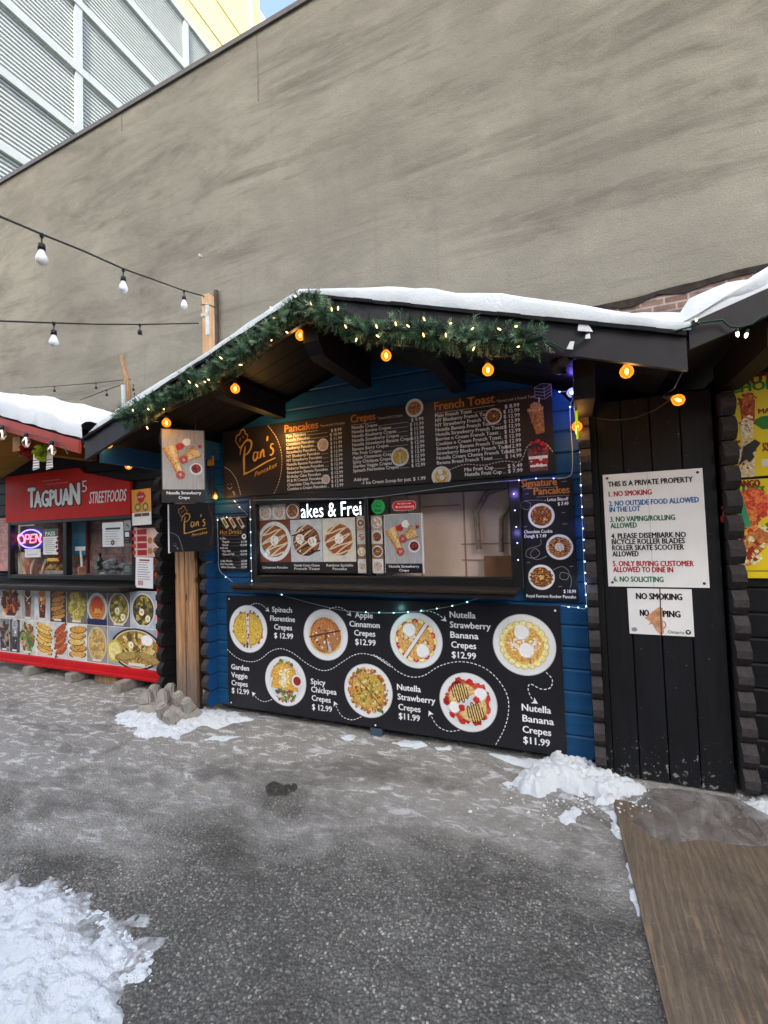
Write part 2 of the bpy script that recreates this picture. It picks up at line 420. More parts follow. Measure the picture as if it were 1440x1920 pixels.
def m_glass(name='pane_glass', tint=(.985, .99, .99, 1)):
    m, t, b = newmat(name); t.nodes.remove(b); out = t.nodes['Material Output']
    tr = nd(t, 'ShaderNodeBsdfTransparent'); tr.inputs[0].default_value = tint
    gl = nd(t, 'ShaderNodeBsdfGlossy'); gl.inputs['Roughness'].default_value = .02
    fr = nd(t, 'ShaderNodeLayerWeight', i_Blend=.5); mx = nd(t, 'ShaderNodeMixShader')
    t.links.new(math_(t, 'ADD', math_(t, 'MULTIPLY', math_(t, 'POWER', fr.outputs['Facing'], 5.0), .8), .03, True), mx.inputs[0]); t.links.new(tr.outputs[0], mx.inputs[1]); t.links.new(gl.outputs[0], mx.inputs[2])
    t.links.new(mx.outputs[0], out.inputs[0]); return m

SNOW = m_snow(); SNOWR = m_snow('roof_snow', .10, .28); GLASS = m_glass()
BLACKWOOD = wood('black_wood', '#0e1013', '#181b21', 2, 1, .6, .2, True)
BLACKWOOD_H = wood('black_wood_level', '#0c0e12', '#15181e', 0, 1, .55, .2, True)
TRIM = paint('dark_grey_trim', '#29292c', .55, .2, 6, .35, .15)
BLUE = wood('blue_log_paint', '#123f68', '#1a5380', 0, .8, .5, .12)
BLUE_D = wood('blue_wood_paint', '#123e6b', '#184b80', 1, .8, .5, .12)
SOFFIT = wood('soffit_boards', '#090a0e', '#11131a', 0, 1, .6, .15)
PLANK = wood('weathered_plank', '#6a5746', '#c29a70', 2, 1.2, .8, .35)
def m_post():
    m, t, b = newmat('weathered_post'); v = coords(t, (16, 16, 1.0)); n = noi(t, v, 2.2, 8, .65, .8)
    c = ramp(t, n, ((.28, lin('#6e553f')), (.5, lin('#a67c55')), (.72, lin('#cfa578'))))
    st = noi(t, coords(t, (20, 20, .55)), 1.6, 6, .7, .6); c = mix(t, c, lin('#3a332d'), ramp(t, st, ((.50, K0), (.66, (.9, .9, .9, 1)))))
    sx = t.nodes.new('ShaderNodeSeparateXYZ'); t.links.new(coords(t), sx.inputs[0])
    low = ramp(t, math_(t, 'ADD', sx.outputs[2], math_(t, 'MULTIPLY', n, .7)), ((.55, (.85, .85, .85, 1)), (1.15, K0))); c = mix(t, c, lin('#6d635a'), low)
    kn = nd(t, 'ShaderNodeTexVoronoi', i_Scale=2.6); t.links.new(coords(t, (2.6, 1, 1)), kn.inputs['Vector']); c = mix(t, c, lin('#4a3220'), ramp(t, kn.outputs['Distance'], ((.05, K1), (.11, K0))))
    t.links.new(c, b.inputs['Base Color']); b.inputs['Roughness'].default_value = .85; bump(t, b, n, .35, .005); return m
POSTW = m_post()
FRESHWOOD = wood('pale_softwood', '#b58b62', '#e2c096', 2, 1.0, .75, .25)
REDPAINT = paint('red_paint', '#b8141a', .5, .15, 5, .2, .1)
METALK = paint('black_metal', '#141415', .4, .2, 12, .5)
PLASTK = paint('black_plastic', '#1a1a1b', .5, .15, 30, .4)
BOARDK = paint('board_black', '#1c1c22', .38, .12, 2.5, .4)
BOARDB = paint('board_brown_black', '#292424', .38, .14, 2.5, .4)
WHITEP = paint('white_sheet', '#e4e7e8', .4, .04, 6, .35)
CONC = paint('concrete', '#8c8982', .9, .3, 14, .2, .5)
SHINGLE = paint('roof_felt', '#202022', .9, .25, 30, .2, .4)

# ------------------------------------------------------------------ ground
b = MB(); b.add([(-70, -60, 0), (70, -60, 0), (70, 60, 0), (-70, 60, 0)], [(0, 1, 2, 3)], m_asphalt()); b.build('ground', kind='structure')

# ------------------------------------------------------------------ large buildings
WY = 5.3
STUCCO = m_stucco()
def big_wall():
    t = thing('stucco_building', 'tall windowless grey stucco building with dark smudges behind the kiosks', 'building', (-4, WY, 0))
    b = MB(); z0, zl, zr = 0, 8.78, 9.35       # parapet rises slightly to the right
    b.prism([(-30, WY, 0), (26, WY, 0), (26, WY, zr+.38), (-3.1, WY, 9.06), (-10.5, WY, 8.88), (-30, WY, 8.5)], (0, 12, 0), STUCCO); b.build('wall', t)
    c = MB(); pm = paint('coping_metal', '#4b4640', .5, .2, 5, .4)
    for (xa, za, xb, zb) in ((-30, 8.5, -10.5, 8.88), (-10.5, 8.88, -3.1, 9.06), (-3.1, 9.06, 26, zr+.38)):
        c.prism([(xa, WY-.035, za-.02), (xb, WY-.035, zb-.02), (xb, WY-.035, zb+.06), (xa, WY-.035, za+.06)], (0, .5, 0), pm)
    c.build('coping', t)
    # where the render has broken away: brick under a ragged black band
    BR = m_brick('old_brick', (.12, .062, .05, 1), (.22, .135, .11, 1), (.30, .28, .255, 1))
    TAR = paint('tar_band', '#2a2623', .9, .6, 14, .2, .8)
    a = Art((0, WY-.012, 0)); xs = [(-.2 + i*.11) for i in range(56)]
    top = lambda x: 3.845+.052*x+.035*noise.noise(Vector((x*2.2, 3, 0)))+.02*noise.noise(Vector((x*9, 1, 0)))
    k = MB()
    up = [(x, WY, top(x)) for x in xs]
    k.prism([(xs[-1], WY-.016, 2.4), (xs[0], WY-.016, 2.4)] + [(x, WY-.016, top(x)-.04+.03*noise.noise(Vector((x*6, 7, 0)))) for x in xs], (0, .02, 0), BR); k.build('brickwork', t)
    k = MB(); n = len(xs)
    k.prism([(x, WY-.03, top(x)-.065-.045*noise.noise(Vector((x*4, 2, 5)))) for x in reversed(xs)] + [(x, WY-.03, top(x)) for x in xs], (0, .028, 0), TAR); k.build('tar_strip', t)
    # seams of the render, a capped stub pipe
    sm = paint('stucco_seam', '#6f6a5e', .9, .2, 9)
    for u, v0, v1 in ((482, 66, 190), (228, 215, 245)):
        p = on_y(u, v0, WY); q = on_y(u, v1, WY); s = MB(); s.box((p.x-.012, WY-.006, q.z), (p.x+.012, WY+.01, p.z), sm); s.build('render_joint', t)
    p = on_y(378, 481, WY); s = MB(); s.lathe((p.x, WY-.04, p.z), ((.0, -.01), (.018, -.01), (.018, .05), (0, .05)), paint('pale_plastic', '#cfd0cb', .5), 10, (0, 1, 0)); s.build('pipe_stub', t)
big_wall()

def clad():
    X = -20.0
    STEEL = paint('ribbed_steel', '#a3acad', .5, .06, 2, .3); FR = paint('frame_white', '#9ba5a6', .5, .06, 2, .4)
    DK = paint('recess_dark', '#3f474b', .6, .1, 2)
    t = thing('ribbed_steel_building', 'tall pale grey ribbed metal building with white framing above the stucco wall', 'building', (X, 14, 0))
    ztop = on_x(309, 0, X).z; y0, y1 = 6.0, 40
    ztop = (on_x(309, 0, X).z+on_x(397, 105, X).z)/2
    b = MB(); P = .19; n = int(ztop/P); vs = []; fs = []
    for i in range(n+1):
        z = i*P
        for dx, dz in ((0, 0), (-.05, .01), (-.05, .075), (.05, .095), (.05, .18)):
            vs += [(X+dx, y0, z+dz), (X+dx, y1, z+dz)]
    for i in range(len(vs)//2-1): fs.append((2*i, 2*i+1, 2*i+3, 2*i+2))
    b.add(vs, fs, STEEL); b.box((X-6, y0, 0), (X-.06, y1, ztop), DK); b.build('cladding', t)
    for u, v0 in ((145, 250), (347, 135)):
        p = on_x(u, v0, X); k = MB(); k.box((X+.0, p.y-.16, 0), (X+.17, p.y+.16, ztop), FR); k.build('mullion', t)
    p0 = on_x(145, 250, X); p1 = on_x(347, 135, X); dy = p1.y-p0.y
    for yy in (p0.y-dy, p1.y+dy, p1.y+2*dy): k = MB(); k.box((X, yy-.21, 0), (X+.17, yy+.21, ztop), FR); k.build('mullion', t)
    for q in ((0, 144, 142, 258), (0, 15, 139, 132), (150, 19.4, 292, 171), (227, 0, 348, 136), (309, 0, 397, 105), (0, 285, 50, 320)):
        z = (on_x(q[0], q[1], X).z + on_x(q[2], q[3], X).z)/2
        k = MB(); k.box((X+.0, y0, z), (X+.2, y1, z+.34), FR); k.build('girt', t)
    # upper wing set back behind it, sunlit yellow put into its cream cladding colour
    X2 = -20.9
    CR = paint('sunlit_cream_cladding', '#f3e3a6', .5, .05, 2, .3); CRS = paint('cream_seam', '#b9ad86', .6, .1, 2)
    t2 = thing('sunlit_clad_building', 'ribbed building with sunlight put into its cream colour above the left end of the stucco wall', 'building', (X2, 24, 0))
    ye = on_x(486, 8, X2).y; yc = on_x(471, 40, X2).y; zt = on_x(486, 8, X2).z+9
    b = MB(); vs = []; fs = []; n = int((zt-8)/.22)
    for i in range(n+1):
        z = 8+i*.22
        for dx, dz in ((0, 0), (0, .19), (.02, .20), (.02, .22)): vs += [(X2+dx, 9, z+dz), (X2+dx, ye, z+dz)]
    for i in range(len(vs)//2-1): fs.append((2*i, 2*i+1, 2*i+3, 2*i+2))
    b.add(vs, fs, CR); b.box((X2-6, 9, 0), (X2-.01, ye-.01, zt), CR); b.build('cladding', t2)
    k = MB(); k.box((X2, yc-.2, 8), (X2+.12, yc+.2, zt), FR); k.build('corner_post', t2)
    for q in ((405, 0, 455, 74), (355, 0, 418, 90)):
        z = (on_x(q[0], q[1], X2).z+on_x(q[2], q[3], X2).z)/2; k = MB(); k.box((X2, 9, z), (X2+.06, ye, z+.09), CRS); k.build('floor_seam', t2)
    zl = (on_x(486, 16, X2).z+on_x(503, 43, X2).z)/2
    k = MB(); k.box((X2-6, ye, 0), (X2-.02, 60, zl), CR); k.build('low_wing', t2)
clad()
# the brown brick row on the far side of the lot, behind the viewer: the panes mirror it
t = thing('brick_row_building', 'brown brick row across the lot that the kiosk panes mirror', 'building', (0, -9, 0))
BB = m_brick('row_brick', (.20, .12, .09, 1), (.25, .16, .12, 1), (.24, .22, .20, 1))
b = MB(); b.box((-26, -15, 0), (24, -9, 6.5), BB); b.build('wall', t)
for i in range(9):
    x = -22+i*5.2; b = MB(); b.box((x-.7, -9.02, 2.9), (x+.7, -8.96, 4.9), paint('row_frame', '#c9c2b4', .5)); f_ = b.build('window', t)
    b = MB(); b.box((x-.6, -8.965, 3.0), (x+.6, -8.95, 4.8), paint('row_pane', '#20262b', .1, .1, 3, .6)); b.build('pane', f_)
t = thing('added_shade_tower', 'plain grey tower added unseen behind the brick row to keep the lot in shade', 'building', (3, -30, 0))  # tower added out of view to block the sun from the lot
b = MB(); TW_ = paint('tower_concrete', '#a39c90', .8, .15, .3); b.box((-13, -44, 0), (19, -27, 36), TW_); b.build('wall', t)
for i in range(9):
    b = MB(); b.box((-12, -27.05, 4+i*3.6), (18, -26.9, 5.8+i*3.6), paint('tower_glass', '#39444c', .12, .1, 1, .6)); b.build('window_band', t)

# ------------------------------------------------------------------ log kiosks
CH = .14
def log_wall(b, y, spans, zs, m, thick=.045, groove=.011, out=-1):
    """level log boards facing -Y; spans(z) gives the x-intervals at a height, zs = (start, end, first joint)"""
    z0, z1, zj = zs; cuts = [z0]; z = zj
    while z < z1:
        if z > z0+.004: cuts.append(z)
        z += CH
    cuts.append(z1)
    for a, c in zip(cuts[:-1], cuts[1:]):
        for (xa0, xb0), (xa1, xb1) in zip(spans(a), spans(c)):
            if xb0-xa0 < .01 and xb1-xa1 < .01: continue
            h = c-a; g = min(groove, h*.3)
            def row(zz, yy):
                t = (zz-a)/h; return (xa0+(xa1-xa0)*t, yy, zz), (xb0+(xb1-xb0)*t, yy, zz)
            rows = [row(a, y+groove), row(a+g, y), row(c-g, y), row(c, y+groove)]
            back = [row(a, y+thick), row(c, y+thick)]
            vs = [p for r in rows for p in r] + [p for r in back for p in r]
            b.add(vs, [(0, 1, 3, 2), (2, 3, 5, 4), (4, 5, 7, 6), (9, 8, 10, 11), (0, 2, 4, 6, 10, 8), (1, 9, 11, 7, 5, 3), (6, 7, 11, 10), (1, 0, 8, 9)], m)
def log_ends(b, x0, x1, yw, yf, z0, z1, zj, m, cap=None):
    z = zj
    while z+CH > z0: z -= CH
    z += CH
    while z < z1-.05:
        c = .036
        b.prism([(x0, yw, z+.004), (x0, yf+c, z+.004), (x0, yf, z+c+.012), (x0, yf, z+CH-c-.014), (x0, yf+c, z+CH-.004), (x0, yw, z+CH-.004)], (x1-x0, 0, 0), m)
        if cap: b.prism([(x0-.001, yf+c-.002, z+.005), (x0-.001, yf-.003, z+c+.012), (x0-.001, yf-.003, z+CH-c-.014), (x0-.001, yf+c-.002, z+CH-.005), (x0-.001, yf+c, z+CH-.006), (x0-.001, yf+.003, z+CH-c-.016), (x0-.001, yf+.003, z+c+.014), (x0-.001, yf+c, z+.006)], (x1-x0+.002, 0, 0), cap)
        z += CH
ZJ = .193
XL, XR, XC = -2.985, .05, -1.455
AP, SL = 2.985, .325           # top of the verge at the ridge, roof pitch
zt = lambda x: AP-SL*abs(x-XC)
KL, KR = -3.49, .49            # eaves
YB = 4.75                      # back of the roof
WX0, WX1, WZ0, WZ1 = -2.50, -.40, 1.20, 1.80

kiosk = thing('log_kiosk', 'blue log pancake kiosk with black gable roof in the middle', 'kiosk', (XC, D, 0))
b = MB()
def spans_main(z):
    half = (AP-.10-z)/SL
    xa, xb = max(XL, XC-half), min(XR, XC+half)
    return [(xa, xb)] if xb > xa else [(XC, XC)]
YWALL = D+.014
log_wall(b, YWALL, spans_main, (.055, WZ0-.03, ZJ), BLUE)
log_wall(b, YWALL, lambda z: [(XL, WX0-.03), (WX1+.03, XR)], (WZ0-.03, WZ1+.03, ZJ), BLUE)
log_wall(b, YWALL, spans_main, (WZ1+.03, AP-.11, ZJ), BLUE)
b.build('front_wall', kiosk)
b = MB(); b.box((XR-.04, D+.06, .055), (XR+.0, YB-.3, 2.38), BLACKWOOD); b.build('side_wall', kiosk)
b = MB(); b.box((XL, D+.06, .055), (XL+.04, YB-.3, 2.38), BLACKWOOD); b.build('side_wall', kiosk)
b = MB(); b.box((XL+.04, YB-.34, .055), (XR-.04, YB-.3, 2.45), BLACKWOOD_H); b.build('back_wall', kiosk)
b = MB(); b.box((XL+.05, D+.07, .06), (XR-.05, YB-.35, .10), BLACKWOOD_H); b.build('floor', kiosk)
ENDG = wood('log_end_grey', '#2a2829', '#454243', 1, 1.6, .8, .3)
b = MB(); log_ends(b, XR+.002, XR+.062, D+.06, D-.115, .06, 2.3, ZJ, ENDG); b.build('log_ends', kiosk)
b = MB(); log_ends(b, XL-.062, XL-.002, D+.06, D-.115, .06, 2.3, ZJ, BLUE_D, ENDG)
b.build('log_ends', kiosk)
# roof: deck, felt, soffit boards, verge boards, purlins
for s, xe in ((-1, KL), (1, KR)):
    b = MB(); z0 = zt(xe)
    b.prism([(XC, VY+.0, AP-.004), (xe, VY, z0-.004), (xe, VY, z0+.022), (XC, VY, AP+.022)], (0, YB-VY, 0), SHINGLE)
    k = 17
    for i in range(k):      # uneven felt lip along the verge
        xa = XC+(xe-XC)*i/k; xb = XC+(xe-XC)*(i+1)/k; d = .012+.012*rnd.random()
        b.prism([(xa, VY-.03-d, zt(xa)+.001), (xb, VY-.03-d, zt(xb)+.001), (xb, VY-.03-d, zt(xb)+.02), (xa, VY-.03-d, zt(xa)+.02)], (0, .03+d, 0), SHINGLE)
    b.build('roof', kiosk)
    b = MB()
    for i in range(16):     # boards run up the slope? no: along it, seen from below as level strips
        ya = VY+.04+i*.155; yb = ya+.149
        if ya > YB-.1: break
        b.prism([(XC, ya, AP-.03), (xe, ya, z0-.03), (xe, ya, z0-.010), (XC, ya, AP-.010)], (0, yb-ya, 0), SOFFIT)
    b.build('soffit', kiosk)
    b = MB(); d = (xe-XC)
    b.prism([(XC, VY-.025, AP-.15), (xe, VY-.025, z0-.15), (xe, VY-.025, z0-.001), (XC, VY-.025, AP-.001)], (0, .027, 0), TRIM); b.build('verge_board', kiosk)
PUR = wood('purlin_black', '#0d0d10', '#17171c', 1, 1, .6, .2)
def purlin(x, zb, y0=VY+.03, hh=.17, wd=.09, m=PUR):
    b = MB(); z1 = min(zb+hh, zt(x)-.035-.02)
    b.prism([(x-wd/2, y0, z1), (x-wd/2, y0, zb+.075), (x-wd/2, y0+.035, zb+.045), (x-wd/2, y0+.06, zb+.012), (x-wd/2, y0+.10, zb), (x-wd/2, D+.05, zb), (x-wd/2, D+.05, z1)], (wd, 0, 0), m)
    b.build('purlin', kiosk)
for u, v in ((525, 785), (860, 735)):
    p = on_y(u, v, D); purlin(p.x, p.z)
purlin(XC, 2.655, hh=.25, wd=.11)
purlin(XL+.02, 2.22, VY+.25, .16, .1, BLUE_D); purlin(XR+.03, 2.2, VY+.12, .18, .1, PUR)
b = MB(); z0 = zt(KL); b.box((KL+.06, VY+.05, z0-.17), (KL+.09, YB-.1, z0-.02), BLUE_D); b.build('eave_board', kiosk)
# window: frame, panes, room behind
b = MB(); fy0, fy1 = D-.032, D+.05; fw = .075
for q in (((WX0-fw, fy0, WZ0-fw), (WX0, fy1, WZ1+fw)), ((WX1, fy0, WZ0-fw), (WX1+fw, fy1, WZ1+fw)),
          ((WX0, fy0+.002, WZ0-fw), (WX1, fy1, WZ0)), ((WX0, fy0+.002, WZ1), (WX1, fy1, WZ1+fw))): b.box(*q, METALK, .006)
mx = on_y(689, 1000, D).x
b.box((mx-.016, fy0+.02, WZ0), (mx+.016, fy1-.01, WZ1), METALK, .004)
win = b.build('window', kiosk)
for xa, xb, yy in ((WX0, mx-.016, D+.0), (mx+.016, WX1, D+.012)):
    b = MB(); b.add([(xa+.003, yy, WZ0+.003), (xb-.003, yy, WZ0+.003), (xb-.003, yy, WZ1-.003), (xa+.003, yy, WZ1-.003)], [(0, 1, 2, 3)], GLASS); b.build('pane', win)
# serving shelf with a lip below
a0 = on_y(429, 1093, D-.22); a1 = on_y(970, 1106, D-.22)
b = MB(); SHELF = wood('shelf_black', '#15120f', '#3b352e', 0, 1.2, .35, .2)
b.box((a0.x, D-.22, 1.115), (a1.x, D+.0, 1.14), SHELF, .006); b.box((a0.x+.02, D-.205, 1.085), (a1.x-.02, D-.01, 1.113), METALK, .004)
b.build('serving_shelf', kiosk)
for u in (705,):
    b = MB(); p = on_y(u, 1375, D); b.box((p.x-.045, D+.0, .0), (p.x+.045, D+.3, .07), paint('skid_blue_grey', '#3a4c5c', .8)); b.build('skid', kiosk)
for xx in (XL+.15, -2.2, -.8, XR-.12):
    b = MB(); b.box((xx-.06, D+.16, 0), (xx+.06, D+.4, .075), CONC); b.build('skid', kiosk)
b = MB(); b.box((XL+.02, D+.05, .075), (XR-.02, D+.12, .13), BLACKWOOD_H); b.build('sill_beam', kiosk)

# behind the right pane: taupe panels standing in for a reflected door, a shelf of cups
INT = paint('reflected_taupe', '#f2dac8', .5, .12, 3, .3); INTD = paint('taupe_gap', '#b39c89', .6)
t = thing('door_reflection', 'taupe panels with an outlet, modelled in place of the door reflected in the right pane of the kiosk window', 'reflection_panel', (-1.0, D+.26, 1.0))
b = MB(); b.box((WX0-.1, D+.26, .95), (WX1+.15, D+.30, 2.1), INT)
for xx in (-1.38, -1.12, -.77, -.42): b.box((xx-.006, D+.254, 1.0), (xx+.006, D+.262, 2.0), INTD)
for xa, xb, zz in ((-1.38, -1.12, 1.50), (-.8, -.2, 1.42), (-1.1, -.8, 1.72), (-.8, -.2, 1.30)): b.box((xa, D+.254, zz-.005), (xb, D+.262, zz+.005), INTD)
b.build('reflection_body', t)
b = MB(); b.box((-1.28, D+.235, 1.47), (-1.18, D+.262, 1.63), paint('socket_beige', '#b9a08e', .45), .008); b.box((-1.25, D+.228, 1.53), (-1.21, D+.236, 1.58), INTD); b.build('outlet', t)
b = MB(); b.tube([(-1.225, D+.245, 1.63), (-1.22, D+.245, 1.8), (-1.24, D+.245, 2.0)], .006, INTD); b.build('cable', t)
t = thing('steel_pipes', 'crumpled silvery duct and pipes modelled as the reflection at the right of the kiosk window', 'duct', (-.6, D+.4, 1.4))
DUCT = paint('duct_foil', '#93826f', .4, .35, 30, .5, .3)
b = MB(); b.tube([(-.66, D+.215, 1.38), (-.67, D+.215, 1.66), (-.58, D+.215, 1.80), (-.42, D+.215, 1.84)], .022, DUCT, 10); b.tube([(-.50, D+.22, 1.36), (-.49, D+.22, 1.6), (-.40, D+.22, 1.74)], .018, DUCT, 10)
b.build('duct', t)
b = MB(); b.box((-.62, D+.18, 1.12), (-.36, D+.25, 1.33), paint('carton_brown', '#8b6444', .7)); b.build('carton', t)
t = thing('cup_stack', 'stack of white paper lids behind the crepe poster in the kiosk window', 'cups', (-1.46, D+.2, 1.2))
for i in range(7):
    b = MB(); z = 1.20+i*.048; b.lathe((-1.36, D+.17, z), ((.03, 0), (.058, .004), (.064, .028), (.056, .038), (.0, .04)), paint('paper_cup', '#d9d2c6', .6), 14); b.build('lid', t, True)
t = thing('inside_partition', 'dark inner lining of the kiosk behind the window posters', 'partition', (-2, D+.3, 1.0))
b = MB(); b.box((WX0-.1, D+.14, 1.0), (mx-.02, D+.18, 1.98), paint('lining_dark', '#1e1b1a', .8)); b.build('panel', t)

# ------------------------------------------------------------------ printed food
WHITE = ink('#e9ecec'); GOLD = ink('#d8a350'); COPPER = ink('#b97a3e'); GREY = ink('#8f9091')
PLATE = paint('plate_print', '#dfe3e4', .4, .05, 8); RIMSH = ink('#b5bcc0')
CREPE = food('#d9b25a'); CREPE2 = food('#c9913f'); CAKE = food('#9a6136'); CAKED = food('#5d3119'); CHOC = ink('#3a1c10'); CREAMW = food('#f2f0ea', 60, .12)
STRAW = food('#b5271f', 90, .5); BAN = food('#ecdf9d', 60, .2); BANR = ink('#c8ab57'); GREEN = food('#55702a', 90, .6); YOLK = food('#e0bf3c', 60, .3); SAUCE = food('#8e1c16')
CHICK = food('#b4793a', 60, .4); SUGAR = food('#e6d9bf', 90, .25); PURPLE = food('#6b3d5c'); BERRY = food('#3c2a4a')
def plate(A, c, r, kind):
    A.disc(c, r, RIMSH, 1, 44); A.disc(c, r*.975, PLATE, 2, 44); A.disc((c[0], c[1]-r*.01), r*.80, paint('plate_well', '#d3d9dc', .4, .05, 8), 3, 40)
    X, Z = c
    def drizzle(cc, rr, ang, n, m, wd, L):
        dx, dz = math.cos(rad(ang)), math.sin(rad(ang)); pts = []
        for i in range(n):
            o = -1+2*(i+.5)/n; h = math.sqrt(max(0, 1-o*o))*.98; s_ = 1 if i % 2 else -1
            for q in (-s_, s_): pts.append((cc[0]+rr*(o*-dz+q*h*dx), cc[1]+rr*(o*dx+q*h*dz)))
        A.ribbon(A.curve(pts, 3), wd, m, L)
    def cream(cc, rr, L=9):
        A.disc(cc, rr, ink('#c9cdcf'), L, 16, .08); A.disc((cc[0]-rr*.04, cc[1]+rr*.05), rr*.92, CREAMW, L+.4, 16, .1)
        for k in range(5):
            a = k*72; A.disc((cc[0]+rr*.45*math.cos(rad(a)), cc[1]+rr*.45*math.sin(rad(a))), rr*.3, WHITE, L+.8, 8, .1)
        A.disc(cc, rr*.28, WHITE, L+1.2, 8, .1)
    if kind == 'spinach':
        A.scatter(c, r*.78, [GREEN, STRAW, CREPE2, CAKED], 70, r*.06, 4, rmin=r*.5)
        for ang in (0, 180):
            A.half(c, r*.70, CAKE, 5, ang, r*.07); A.half(c, r*.66, food('#cfae45', 90, .3), 6, ang, r*.08)
            A.scatter((X+math.copysign(r*.36, 90-ang), Z), r*.5, [GREEN, food('#efdb8d'), CREPE2, YOLK], 60, r*.028, 7, sx=.5)
        A.scatter(c, r*.6, [STRAW, WHITE, CAKED], 22, r*.035, 8, sx=.1)
    elif kind == 'apple':
        A.disc((X, Z-.04*r), r*.72, CREPE, 4, 36, .03); A.disc((X, Z-.02*r), r*.68, CAKE, 5, 36, .03)
        A.disc((X, Z), r*.64, food('#a8744a'), 6, 36, .05)
        A.scatter((X, Z+.0*r), r*.55, [SUGAR, CREPE2, CAKED], 60, r*.04, 7)
        for i in range(6):
            a = 40+i*22; A.disc((X-.05*r+r*.42*math.cos(rad(a)), Z+.05*r+r*.42*math.sin(rad(a))), r*.17, food('#c07a44'), 8+i*.2, 12, .08, sx=.62, rot=a)
        A.ribbon([(X-.72*r, Z-.12*r), (X+.68*r, Z+.2*r)], r*.07, CAKED, 10); A.poly([(X, Z), (X+.10*r, Z-.66*r), (X+.3*r, Z-.62*r)], RIMSH, 10.4); A.ribbon([(X+.02*r, Z), (X+.12*r, Z-.62*r)], r*.05, CAKED, 10.7)
    elif kind in ('strawban', 'banana'):
        A.disc(c, r*.70, CAKED, 4, 30, .05)
        N = 20
        for i in range(N):
            a = i*360/N; p = (X+r*.68*math.cos(rad(a)), Z+r*.68*math.sin(rad(a)))
            if kind == 'strawban' and i % 2: A.disc(p, r*.14, STRAW, 5+i*.03, 7, .15, sx=.75, rot=a); A.disc(p, r*.05, food('#d98a76'), 6, 6)
            else: A.disc(p, r*.125, BANR, 5+i*.03, 12); A.disc(p, r*.105, BAN, 6+i*.02, 12)
        if kind == 'strawban':
            for ang in (145, -35): A.half(c, r*.62, CREPE2, 7, ang, r*.08); A.half(c, r*.58, food('#cfa25e'), 7.5, ang, r*.09); A.ribbon([(X-.50*r, Z-.70*r), (X+.50*r, Z+.70*r)], r*.12, PLATE, 6.6); A.scatter((X+r*.34*math.cos(rad(ang)), Z+r*.34*math.sin(rad(ang))), r*.26, [SUGAR, CREPE, CAKE], 50, r*.04, 8)
            cream((X-.22*r, Z+.36*r), r*.25); cream((X+.26*r, Z-.36*r), r*.25)
        else:
            A.disc(c, r*.62, CREPE, 7, 30, .03); A.disc((X, Z+.02*r), r*.58, food('#d2a453'), 7.5, 30, .03)
            A.poly([(X, Z), (X-.2*r, Z+.6*r), (X+.2*r, Z+.6*r)], PLATE, 7.8); A.ribbon([(X, Z), (X+.2*r, Z-.6*r)], r*.06, CAKE, 7.9)
            A.scatter((X-.3*r, Z), r*.2, [SUGAR, WHITE], 40, r*.03, 8.2); A.scatter((X+.35*r, Z+.05*r), r*.2, [SUGAR, WHITE], 40, r*.03, 8.2); A.scatter((X, Z), r*.55, [CREPE2, CREPE], 40, r*.05, 8, rmin=r*.3)
            cream((X-.05*r, Z+.4*r), r*.25); cream((X+.08*r, Z-.18*r), r*.25)
    elif kind == 'veggie':
        for zz in (.5, -.5): A.scatter((X, Z+zz*r), r*.33, [GREEN, food('#7f9a3c'), STRAW, PURPLE, food('#d8c9d2')], 90, r*.075, 4, sx=1.5)
        for zz, ang in ((.12, 90), (-.28, 90)):
            A.disc((X-.05*r, Z+(zz-.05)*r), r*.66, CREPE2, 6.4, 22, .03, a0=0, a1=180, rot=-3); A.disc((X-.05*r, Z+(zz-.03)*r), r*.6, food('#d9a548'), 6.8, 22, .03, a0=0, a1=180, rot=-3)
            A.scatter((X-.02*r, Z+(zz+.22)*r), r*.24, [BAN, WHITE, YOLK], 45, r*.03, 7.6, long=2)
        A.disc((X+.58*r, Z+.06*r), r*.25, PLATE, 9, 20); A.disc((X+.58*r, Z+.06*r), r*.18, SAUCE, 9.5, 18)
    elif kind == 'chickpea':
        A.scatter(c, r*.82, [CHICK, CREPE2, CAKE, food('#8b5426')], 230, r*.055, 4, rmin=r*.58)
        A.disc(c, r*.66, food('#b98d33'), 6, 34, .02); A.disc((X, Z+.01*r), r*.63, food('#c2a04a'), 6.5, 34, .03)
        A.scatter(c, r*.52, [GREEN, food('#6f7d34'), CHICK, food('#e9dba0'), STRAW], 75, r*.045, 7.4)
        A.ribbon([(X-.42*r, Z+.46*r), (X+.52*r, Z-.52*r)], r*.035, CAKED, 9); A.scatter((X+.45*r, Z-.72*r), r*.14, [GREEN], 7, r*.06, 9); A.scatter((X-.38*r, Z+.66*r), r*.12, [GREEN], 6, r*.06, 9)
    elif kind == 'strawberry':
        A.scatter(c, r*.74, [STRAW, SAUCE, food('#c94a3a')], 90, r*.11, 4, rmin=r*.42)
        for cc, ang in (((X-.12*r, Z+.10*r), 122), ((X+.12*r, Z-.10*r), -58)):
            A.half(cc, r*.54, CREPE2, 7, ang, r*.0)
            A.half(cc, r*.49, food('#d8b97c'), 7.7, ang, r*.03); drizzle((cc[0]+r*.26*math.cos(rad(ang)), cc[1]+r*.26*math.sin(rad(ang))), r*.30, ang-18, 7, CHOC, r*.035, 9)
        for p in ((.3, .12), (-.2, -.2)): A.disc((X+p[0]*r, Z+p[1]*r), r*.12, STRAW, 9.5, 8, .2)
        cream((X+.46*r, Z+.32*r), r*.22); cream((X-.46*r, Z-.22*r), r*.2)
    elif kind == 'waffle':
        A.disc(c, r*.80, CAKE, 4, 30, .03); A.disc(c, r*.74, food('#a8622c'), 5, 30, .04); drizzle(c, r*.68, 35, 9, CHOC, r*.05, 6); drizzle(c, r*.68, -50, 8, CAKED, r*.04, 6.6)
